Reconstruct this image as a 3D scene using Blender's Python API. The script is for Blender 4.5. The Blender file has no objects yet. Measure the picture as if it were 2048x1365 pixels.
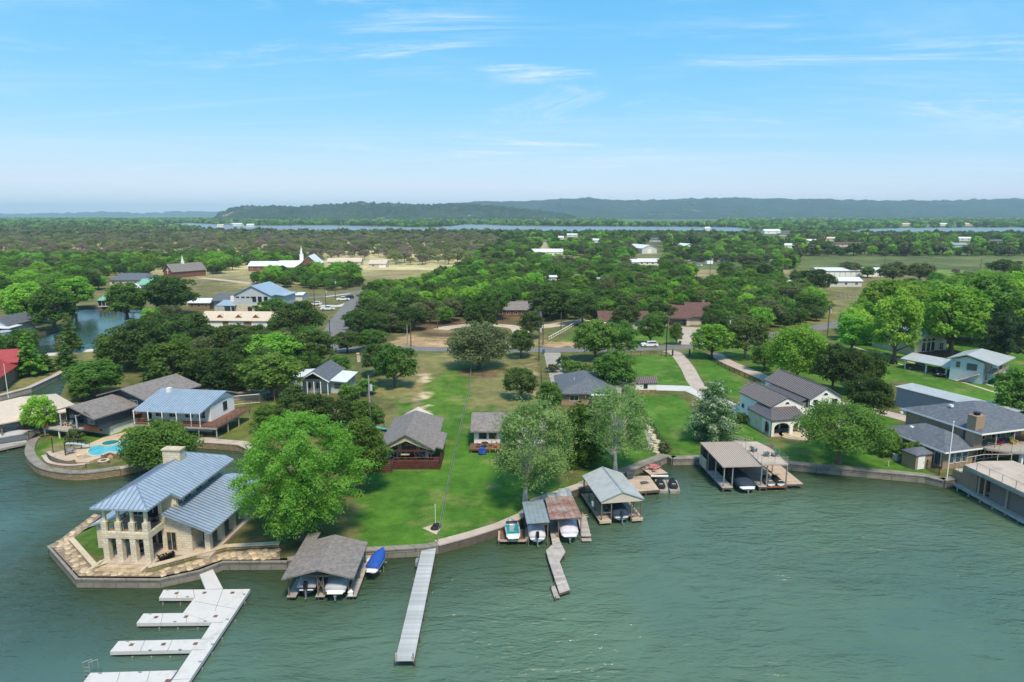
import bpy, bmesh, math, random
import numpy as np
from mathutils import Vector, Matrix
from mathutils.geometry import delaunay_2d_cdt
R = math.radians
scene = bpy.context.scene
col = scene.collection
rng = np.random.default_rng(7)
random.seed(7)

# ---------------------------------------------------------------- camera
CAM_H = 38.0
FPX = 1365.33                       # focal length in photo pixels (24 mm on 36 mm)
PITCH = math.atan((682.5 - 428) / FPX)
cam_data = bpy.data.cameras.new('camera')
cam_data.lens = 24; cam_data.sensor_width = 36
cam_data.clip_start = 0.5; cam_data.clip_end = 60000
cam = bpy.data.objects.new('camera', cam_data); col.objects.link(cam)
cam.location = (0, 0, CAM_H)
cam.rotation_euler = (R(90) - PITCH, 0, 0)
scene.camera = cam

# ---------------------------------------------------------------- world, sun, exposure
SUN_EL, SUN_AZ = R(60), R(160)      # azimuth clockwise from +Y: high, behind the viewer on the right
world = bpy.data.worlds.new('World'); scene.world = world
world.use_nodes = True
nt = world.node_tree; nt.nodes.clear()
wo = nt.nodes.new('ShaderNodeOutputWorld'); bg = nt.nodes.new('ShaderNodeBackground')
sky = nt.nodes.new('ShaderNodeTexSky'); sky.sky_type = 'NISHITA'; sky.sun_disc = False
sky.sun_elevation = SUN_EL; sky.sun_rotation = SUN_AZ
sky.altitude = 200; sky.air_density = 1.0; sky.dust_density = 0.3; sky.ozone_density = 6.0
bg.inputs['Strength'].default_value = 0.082
def wn(t, **kw):
    n = nt.nodes.new(t)
    for k, v in kw.items(): setattr(n, k, v)
    return n
tc = wn('ShaderNodeTexCoord'); sep = wn('ShaderNodeSeparateXYZ')
nt.links.new(tc.outputs['Generated'], sep.inputs[0])
def wmath(op, a, b=None, c=None):
    n = wn('ShaderNodeMath', operation=op)
    for i, v in enumerate((a, b, c)):
        if v is None: continue
        if isinstance(v, (int, float)): n.inputs[i].default_value = v
        else: nt.links.new(v, n.inputs[i])
    return n.outputs[0]
zc = wmath('MAXIMUM', sep.outputs['Z'], 0.02)
zc = wmath('ADD', zc, 0.06)
u = wmath('DIVIDE', sep.outputs['X'], zc); v = wmath('DIVIDE', sep.outputs['Y'], zc)
cmb = wn('ShaderNodeCombineXYZ'); nt.links.new(u, cmb.inputs[0]); nt.links.new(v, cmb.inputs[1])
def cloud_layer(rot, sc, nscale, lo, hi, seed, rough=0.62, dist=0.9):
    mp = wn('ShaderNodeMapping'); mp.inputs['Rotation'].default_value = (0, 0, rot)
    mp.inputs['Scale'].default_value = sc; mp.inputs['Location'].default_value = seed
    nt.links.new(cmb.outputs[0], mp.inputs['Vector'])
    nz = wn('ShaderNodeTexNoise'); nz.inputs['Scale'].default_value = nscale
    nz.inputs['Detail'].default_value = 9; nz.inputs['Roughness'].default_value = rough
    nz.inputs['Distortion'].default_value = dist
    nt.links.new(mp.outputs[0], nz.inputs['Vector'])
    rp = wn('ShaderNodeMapRange', interpolation_type='SMOOTHSTEP')
    rp.inputs['From Min'].default_value = lo; rp.inputs['From Max'].default_value = hi
    nt.links.new(nz.outputs['Fac'], rp.inputs['Value'])
    return rp.outputs[0]
c1 = cloud_layer(R(20), (0.30, 1.0, 1), 0.6, 0.46, 0.80, (0.4, 15.1, 0), 0.66, 0.8)
c2 = cloud_layer(R(35), (0.42, 1.0, 1), 0.9, 0.49, 0.76, (14.2, 3.3, 0), 0.74, 1.0)
c3 = cloud_layer(R(0), (1, 1, 1), 0.35, 0.42, 0.58, (5.5, 9.1, 0), 0.5, 0.2)
c2 = wmath('MULTIPLY', c2, c3)
cl = wmath('ADD', wmath('MULTIPLY', c1, 0.50), wmath('MULTIPLY', c2, 1.15))
cl = wmath('MINIMUM', cl, 0.82)
mixc = wn('ShaderNodeMix', data_type='RGBA')
nt.links.new(cl, mixc.inputs['Factor'])
# film response of the sky, the same everywhere
sc3 = wn('ShaderNodeSeparateColor'); cc3 = wn('ShaderNodeCombineColor'); nt.links.new(sky.outputs[0], sc3.inputs[0])
for i_, (k_, e_) in enumerate(((0.95,1.18),(2.95,0.51),(6.9,0.13))):
    nt.links.new(wmath('MINIMUM', wmath('MULTIPLY', wmath('POWER', wmath('MAXIMUM', sc3.outputs[i_], (1.25,2.3,4.2)[i_]), e_), k_), (6.9,8.3,9.3)[i_]), cc3.inputs[i_])
nt.links.new(cc3.outputs[0], mixc.inputs['A']); mixc.inputs['B'].default_value = (6.9, 8.1, 9.6, 1)
nt.links.new(mixc.outputs['Result'], bg.inputs['Color'])
nt.links.new(bg.outputs[0], wo.inputs['Surface'])

sun_data = bpy.data.lights.new('sun', 'SUN'); sun_data.energy = 3.6; sun_data.angle = R(10.0)
sun_data.color = (1.0, 0.845, 0.63)
sun = bpy.data.objects.new('sun', sun_data); col.objects.link(sun)
sd = Vector((math.sin(SUN_AZ) * math.cos(SUN_EL), math.cos(SUN_AZ) * math.cos(SUN_EL), math.sin(SUN_EL)))
sun.rotation_euler = sd.to_track_quat('Z', 'Y').to_euler()
sun.location = (60, -60, 150)

vs = scene.view_settings
vs.view_transform = 'Standard'; vs.look = 'None'; vs.gamma = 1.0; vs.exposure = 0.52
vs.use_curve_mapping = False
scene.cycles.max_bounces = 6; scene.cycles.diffuse_bounces = 4; scene.cycles.glossy_bounces = 3
scene.cycles.transmission_bounces = 3; scene.cycles.transparent_max_bounces = 8; scene.cycles.volume_bounces = 0
scene.cycles.caustics_reflective = False; scene.cycles.caustics_refractive = False
scene.cycles.use_denoising = True

# ---------------------------------------------------------------- measuring helpers
_cp, _sp = math.cos(PITCH), math.sin(PITCH)
def at(px, py, z=1.0):
    """point on the horizontal plane z seen at a photo pixel"""
    a = (px - 1024) / FPX; b = -(py - 682.5) / FPX
    d = (a, _cp + b * _sp, -_sp + b * _cp)
    t = (z - CAM_H) / d[2]
    return Vector((d[0] * t, d[1] * t, z))
def proj(p):
    dz = p[2] - CAM_H
    f = p[1] * _cp - dz * _sp; uu = p[1] * _sp + dz * _cp
    return 1024 + FPX * p[0] / f, 682.5 - FPX * uu / f
def height_at(base, top_py):
    """height above base whose top shows at photo row top_py"""
    lo, hi = 0.0, 60.0
    for _ in range(40):
        m = (lo + hi) / 2
        if proj((base[0], base[1], base[2] + m))[1] > top_py: lo = m
        else: hi = m
    return lo
def mpp(p):
    """metres per photo pixel at p"""
    return (p[1] * _cp - (p[2] - CAM_H) * _sp) / FPX

# ---------------------------------------------------------------- object helpers
def tag(o, label=None, cat=None, group=None, kind=None):
    if label: o['label'] = label
    if cat: o['category'] = cat
    if group: o['group'] = group
    if kind: o['kind'] = kind
    return o
def thing(name, label, cat, loc=(0, 0, 0), rz=0.0, group=None, parent=None):
    o = bpy.data.objects.new(name, None); col.objects.link(o)
    o.location = loc; o.rotation_euler = (0, 0, R(rz)); o.empty_display_size = 0.2
    return tag(o, label, cat, group)
def link(name, me, mat=None, parent=None):
    o = bpy.data.objects.new(name, me); col.objects.link(o)
    if mat is not None and not me.materials: me.materials.append(mat)
    if parent is not None: o.parent = parent
    return o
def copy_tree(o, parent=None):
    c = o.copy(); col.objects.link(c); c.parent = parent
    for ch in o.children: copy_tree(ch, c)
    return c

class MB:
    def __init__(s): s.v = []; s.f = []
    def add(s, vs_, fs):
        n = len(s.v); s.v += [tuple(p) for p in vs_]; s.f += [tuple(i + n for i in f) for f in fs]; return s
    def box(s, x0, x1, y0, y1, z0, z1):
        return s.add([(x0,y0,z0),(x1,y0,z0),(x1,y1,z0),(x0,y1,z0),(x0,y0,z1),(x1,y0,z1),(x1,y1,z1),(x0,y1,z1)],
                     [(3,2,1,0),(4,5,6,7),(0,1,5,4),(1,2,6,5),(2,3,7,6),(3,0,4,7)])
    def cbox(s, cx, cy, z0, w, d, h): return s.box(cx-w/2, cx+w/2, cy-d/2, cy+d/2, z0, z0+h)
    def prism(s, poly, z0, z1):
        n = len(poly)
        ar = sum(poly[i][0]*poly[(i+1)%n][1]-poly[(i+1)%n][0]*poly[i][1] for i in range(n))
        if ar < 0: poly = poly[::-1]
        vs_ = [(p[0],p[1],z0) for p in poly] + [(p[0],p[1],z1) for p in poly]
        fs = [tuple(range(n-1,-1,-1)), tuple(range(n, 2*n))]
        fs += [(i,(i+1)%n,(i+1)%n+n,i+n) for i in range(n)]
        return s.add(vs_, fs)
    def slab(s, pts, t):
        """planar 3-d polygon, counter-clockwise from above, thickened downwards"""
        n = len(pts)
        vs_ = [tuple(p) for p in pts] + [(p[0],p[1],p[2]-t) for p in pts]
        fs = [tuple(range(n)), tuple(range(2*n-1, n-1, -1))]
        fs += [((i+1)%n, i, i+n, (i+1)%n+n) for i in range(n)]
        return s.add(vs_, fs)
    def tube(s, p, q, r0, r1=None, n=6):
        if r1 is None: r1 = r0
        p = Vector(p); q = Vector(q); d = (q-p)
        if d.length < 1e-6: return s
        d.normalize()
        a = d.cross(Vector((0,0,1))) if abs(d.z) < 0.95 else d.cross(Vector((1,0,0)))
        a.normalize(); b = d.cross(a)
        vs_ = []
        for c, r in ((p,r0),(q,r1)):
            for i in range(n):
                t = 2*math.pi*i/n
                vs_.append(tuple(c + a*(r*math.cos(t)) + b*(r*math.sin(t))))
        fs = [(i,(i+1)%n,(i+1)%n+n,i+n) for i in range(n)]
        fs += [tuple(range(n-1,-1,-1)), tuple(range(n,2*n))]
        return s.add(vs_, fs)
    def bar(s, p, q, w, h):
        """rectangular bar from p to q, w wide (horizontal), h deep (down from the line)"""
        p = Vector(p); q = Vector(q); d = (q-p).normalized()
        a = Vector((-d.y, d.x, 0))
        if a.length < 1e-4: a = Vector((1,0,0))
        a.normalize(); b = d.cross(a)
        if b.z < 0: b = -b
        vs_ = []
        for c in (p, q):
            for sa, sb in ((-.5,-1),(.5,-1),(.5,0),(-.5,0)):
                vs_.append(tuple(c + a*(sa*w) + b*(sb*h)))
        return s.add(vs_, [(0,1,2,3),(7,6,5,4),(0,4,5,1),(1,5,6,2),(2,6,7,3),(3,7,4,0)])
    def disc(s, c, r, z0, z1, n=16, r2=None):
        r2 = r if r2 is None else r2
        return s.prism([(c[0]+r*math.cos(2*math.pi*i/n), c[1]+r2*math.sin(2*math.pi*i/n)) for i in range(n)], z0, z1)
    def roof(s, x0, x1, y0, y1, ze, zr, in0=0, in1=0, t=0.22, axis='y', shift=0.0):
        """ridge along axis, hipped by in0 / in1 at its two ends"""
        if axis == 'x':
            m = MB().roof(y0, y1, x0, x1, ze, zr, in0, in1, t, 'y', shift)
            return s.add([(b,a,c) for a,b,c in m.v], [f[::-1] for f in m.f])
        xm = (x0+x1)/2 + shift
        top = [(x0,y0,ze),(x1,y0,ze),(x1,y1,ze),(x0,y1,ze),(xm,y0+in0,zr),(xm,y1-in1,zr)]
        bot = [(a,b,c-t) for a,b,c in top]
        fs = [(0,4,5,3),(1,2,5,4),(0,1,4),(2,3,5)]
        if in0 == 0: fs.remove((0,1,4))
        if in1 == 0: fs.remove((2,3,5))
        al = fs + [tuple(i+6 for i in f[::-1]) for f in fs]
        al += [(1,0,6,7) if in0 else (0,6,10,4), (3,2,8,9) if in1 else (2,8,11,5)]
        if not in0: al += [(4,10,7,1)]
        if not in1: al += [(5,11,9,3)]
        al += [(2,1,7,8),(0,3,9,6)]
        return s.add(top+bot, al)
    def mesh(s, name):
        me = bpy.data.meshes.new(name); me.from_pydata(s.v, [], s.f); me.update(); return me
    def build(s, name, mat, parent=None, fix=True):
        me = s.mesh(name)
        if fix:
            bm = bmesh.new(); bm.from_mesh(me); bmesh.ops.recalc_face_normals(bm, faces=bm.faces); bm.to_mesh(me); bm.free()
        return link(name, me, mat, parent)
def smooth(o):
    o.data.polygons.foreach_set('use_smooth', [True]*len(o.data.polygons)); return o
def crom(pts, k=6):
    """Catmull-Rom through 2-d/3-d points"""
    P = [Vector(p) for p in pts]; P = [P[0]*2-P[1]] + P + [P[-1]*2-P[-2]]
    out = []
    for i in range(1, len(P)-2):
        for j in range(k):
            t = j/k
            out.append(0.5*((2*P[i]) + (P[i+1]-P[i-1])*t + (2*P[i-1]-5*P[i]+4*P[i+1]-P[i+2])*t*t + (3*P[i]-P[i-1]-3*P[i+1]+P[i+2])*t**3))
    out.append(P[-2]); return out
def offset_line(pts, w):
    out = []
    for i, p in enumerate(pts):
        a = pts[max(i-1,0)]; b = pts[min(i+1,len(pts)-1)]
        d = Vector((b[0]-a[0], b[1]-a[1])).normalized()
        out.append(Vector((p[0]-d.y*w, p[1]+d.x*w)))
    return out
def ribbon(name, pts, w, z, t, mat, parent=None, kind='structure', widths=None):
    n = len(pts); L, Rr = [], []
    for i in range(n):
        ww = widths[i] if widths else w
        o1 = offset_line(pts, ww/2)[i]; o2 = offset_line(pts, -ww/2)[i]
        L.append(o1); Rr.append(o2)
    m = MB(); vs_ = []
    for a, b in zip(L, Rr): vs_ += [(a.x,a.y,z),(b.x,b.y,z),(a.x,a.y,z-t),(b.x,b.y,z-t)]
    fs = []
    for i in range(n-1):
        k = 4*i
        fs += [(k,k+1,k+5,k+4),(k+2,k+6,k+7,k+3),(k,k+4,k+6,k+2),(k+1,k+3,k+7,k+5)]
    fs += [(0,2,3,1),(4*n-4,4*n-3,4*n-1,4*n-2)]
    m.add(vs_, fs); o = m.build(name, mat, parent)
    if kind: o['kind'] = kind
    return o

# ---------------------------------------------------------------- materials
def newmat(name):
    m = bpy.data.materials.new(name); m.use_nodes = True
    n = m.node_tree; b = n.nodes['Principled BSDF']
    return m, n, b
def nnode(n, t, **kw):
    k = n.nodes.new(t)
    for a, v_ in kw.items(): setattr(k, a, v_)
    return k
def noise_fac(n, vec, scale, detail=4, rough=0.6, lo=0.3, hi=0.7):
    nz = nnode(n, 'ShaderNodeTexNoise'); nz.inputs['Scale'].default_value = scale
    nz.inputs['Detail'].default_value = detail; nz.inputs['Roughness'].default_value = rough
    n.links.new(vec, nz.inputs['Vector'])
    mr = nnode(n, 'ShaderNodeMapRange'); mr.inputs['From Min'].default_value = lo; mr.inputs['From Max'].default_value = hi
    n.links.new(nz.outputs['Fac'], mr.inputs['Value']); return mr.outputs[0]
def mixcol(n, fac, a, b, blend='MIX'):
    mx = nnode(n, 'ShaderNodeMix', data_type='RGBA', blend_type=blend)
    for s_, v_ in ((mx.inputs['Factor'], fac), (mx.inputs['A'], a), (mx.inputs['B'], b)):
        if isinstance(v_, (int, float)): s_.default_value = v_
        elif isinstance(v_, tuple): s_.default_value = (*v_[:3], 1)
        else: n.links.new(v_, s_)
    return mx.outputs['Result']
def scl(c, k): return tuple(min(1, x*k) for x in c)
def M(name, c, rough=0.75, var=0.18, scale=1.2, bump=0.15, metal=0.0, c2=None, bscale=25, stain=None, rand=0.0, spec=0.3):
    m, n, b = newmat(name)
    t = nnode(n, 'ShaderNodeTexCoord'); vec = t.outputs['Object']
    f1 = noise_fac(n, vec, scale, 6, 0.65)
    k = mixcol(n, f1, scl(c, 1-var), c2 if c2 else scl(c, 1+var))
    f2 = noise_fac(n, vec, scale*9, 3, 0.6)
    k = mixcol(n, f2, k, mixcol(n, 1.0, k, (1+var*.5,)*3, 'MULTIPLY'))
    if stain:
        f3 = noise_fac(n, vec, stain[1], 5, 0.7, stain[2], stain[2]+0.2)
        k = mixcol(n, f3, k, stain[0])
    if rand:
        oi = nnode(n, 'ShaderNodeObjectInfo')
        mr = nnode(n, 'ShaderNodeMapRange'); mr.inputs['To Min'].default_value = 1-rand; mr.inputs['To Max'].default_value = 1+rand
        n.links.new(oi.outputs['Random'], mr.inputs['Value'])
        cc = nnode(n, 'ShaderNodeCombineColor'); [n.links.new(mr.outputs[0], cc.inputs[i]) for i in range(3)]
        k = mixcol(n, 1.0, k, cc.outputs[0], 'MULTIPLY')
    n.links.new(k, b.inputs['Base Color'])
    b.inputs['Roughness'].default_value = rough; b.inputs['Metallic'].default_value = metal
    b.inputs['Specular IOR Level'].default_value = spec
    if bump:
        nz = nnode(n, 'ShaderNodeTexNoise'); nz.inputs['Scale'].default_value = bscale; nz.inputs['Detail'].default_value = 3
        n.links.new(vec, nz.inputs['Vector'])
        bp = nnode(n, 'ShaderNodeBump'); bp.inputs['Strength'].default_value = bump; bp.inputs['Distance'].default_value = 0.05
        n.links.new(nz.outputs['Fac'], bp.inputs['Height']); n.links.new(bp.outputs[0], b.inputs['Normal'])
    return m
def brickmat(name, c1, c2, mortar, bw, bh, bump=0.5, rough=0.85, var=0.25, msize=0.02, nscale=1.5):
    """courses run horizontally on any upright or sloping face"""
    m, n, b = newmat(name)
    t = nnode(n, 'ShaderNodeTexCoord'); sp = nnode(n, 'ShaderNodeSeparateXYZ'); n.links.new(t.outputs['Object'], sp.inputs[0])
    ad = nnode(n, 'ShaderNodeMath', operation='ADD'); n.links.new(sp.outputs[0], ad.inputs[0]); n.links.new(sp.outputs[1], ad.inputs[1])
    cx = nnode(n, 'ShaderNodeCombineXYZ'); n.links.new(ad.outputs[0], cx.inputs[0]); n.links.new(sp.outputs[2], cx.inputs[1])
    br = nnode(n, 'ShaderNodeTexBrick'); br.inputs['Scale'].default_value = 1.0
    br.inputs['Brick Width'].default_value = bw; br.inputs['Row Height'].default_value = bh; br.inputs['Mortar Size'].default_value = msize
    br.inputs['Color1'].default_value = (*c1,1); br.inputs['Color2'].default_value = (*c2,1); br.inputs['Mortar'].default_value = (*mortar,1)
    n.links.new(cx.outputs[0], br.inputs['Vector'])
    f = noise_fac(n, t.outputs['Object'], nscale, 6, 0.7)
    k = mixcol(n, f, mixcol(n, 1.0, br.outputs['Color'], (1-var,)*3, 'MULTIPLY'), br.outputs['Color'])
    n.links.new(k, b.inputs['Base Color']); b.inputs['Roughness'].default_value = rough; b.inputs['Specular IOR Level'].default_value = 0.2
    bp = nnode(n, 'ShaderNodeBump'); bp.inputs['Strength'].default_value = bump; bp.inputs['Distance'].default_value = 0.03; bp.invert = True
    n.links.new(br.outputs['Fac'], bp.inputs['Height']); n.links.new(bp.outputs[0], b.inputs['Normal'])
    return m
def shinglemat(name, c):
    m = M(name, c, rough=0.95, var=0.16, scale=3.5, bump=0.35, bscale=9, spec=0.15)
    n = m.node_tree; b = n.nodes['Principled BSDF']; lk = b.inputs['Base Color'].links[0].from_socket
    t = nnode(n, 'ShaderNodeTexCoord'); v = nnode(n, 'ShaderNodeTexVoronoi'); v.inputs['Scale'].default_value = 3.2; n.links.new(t.outputs['Object'], v.inputs['Vector'])
    sc_ = nnode(n, 'ShaderNodeSeparateColor'); n.links.new(v.outputs['Color'], sc_.inputs[0])
    n.links.new(mixcol(n, sc_.outputs[0], mixcol(n,1.0,lk,(0.80,0.80,0.81),'MULTIPLY'), mixcol(n,1.0,lk,(1.16,1.15,1.14),'MULTIPLY')), b.inputs['Base Color']); return m
def foliage(name, dark, light, trans=0.48, rand=0.22, white=None):
    m, n, b = newmat(name); n.nodes.remove(b); out = n.nodes['Material Output']
    a = nnode(n, 'ShaderNodeAttribute', attribute_name='tint')
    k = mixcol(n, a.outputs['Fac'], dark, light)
    if white:
        cr = nnode(n, 'ShaderNodeMapRange'); cr.inputs['From Min'].default_value = white[1]; cr.inputs['From Max'].default_value = white[1]+0.1
        n.links.new(a.outputs['Fac'], cr.inputs['Value']); k = mixcol(n, cr.outputs[0], k, white[0])
    oi = nnode(n, 'ShaderNodeObjectInfo'); hs = nnode(n, 'ShaderNodeHueSaturation')
    mr = nnode(n, 'ShaderNodeMapRange'); mr.inputs['To Min'].default_value = 1-rand; mr.inputs['To Max'].default_value = 1+rand
    n.links.new(oi.outputs['Random'], mr.inputs['Value']); n.links.new(mr.outputs[0], hs.inputs['Value'])
    mh = nnode(n, 'ShaderNodeMath', operation='MULTIPLY'); n.links.new(oi.outputs['Random'], mh.inputs[0]); mh.inputs[1].default_value = 7.31
    fr = nnode(n, 'ShaderNodeMath', operation='FRACT'); n.links.new(mh.outputs[0], fr.inputs[0])
    m2 = nnode(n, 'ShaderNodeMapRange'); m2.inputs['To Min'].default_value = 0.485; m2.inputs['To Max'].default_value = 0.515
    n.links.new(fr.outputs[0], m2.inputs['Value']); n.links.new(m2.outputs[0], hs.inputs['Hue'])
    n.links.new(k, hs.inputs['Color'])
    d = nnode(n, 'ShaderNodeBsdfDiffuse'); tr = nnode(n, 'ShaderNodeBsdfTranslucent'); mx = nnode(n, 'ShaderNodeMixShader')
    n.links.new(hs.outputs[0], d.inputs['Color'])
    n.links.new(mixcol(n, 1.0, hs.outputs[0], (1.25,1.3,0.7), 'MULTIPLY'), tr.inputs['Color'])
    mx.inputs[0].default_value = trans; n.links.new(d.outputs[0], mx.inputs[1]); n.links.new(tr.outputs[0], mx.inputs[2])
    n.links.new(mx.outputs[0], out.inputs['Surface'])
    return m
def glassmat(name, c=(0.02,0.03,0.035), rough=0.06):
    m, n, b = newmat(name); b.inputs['Base Color'].default_value = (*c,1); b.inputs['Roughness'].default_value = rough
    b.inputs['Specular IOR Level'].default_value = 0.8; return m
def veil(name, c, opacity):
    """fine wire or screen mesh too thin to resolve singly"""
    m, n, b = newmat(name); out = n.nodes['Material Output']
    b.inputs['Base Color'].default_value = (*c,1); b.inputs['Roughness'].default_value = 0.5
    t = nnode(n, 'ShaderNodeBsdfTransparent'); mx = nnode(n, 'ShaderNodeMixShader'); mx.inputs[0].default_value = opacity
    n.links.new(t.outputs[0], mx.inputs[1]); n.links.new(b.outputs[0], mx.inputs[2]); n.links.new(mx.outputs[0], out.inputs['Surface'])
    return m
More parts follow.
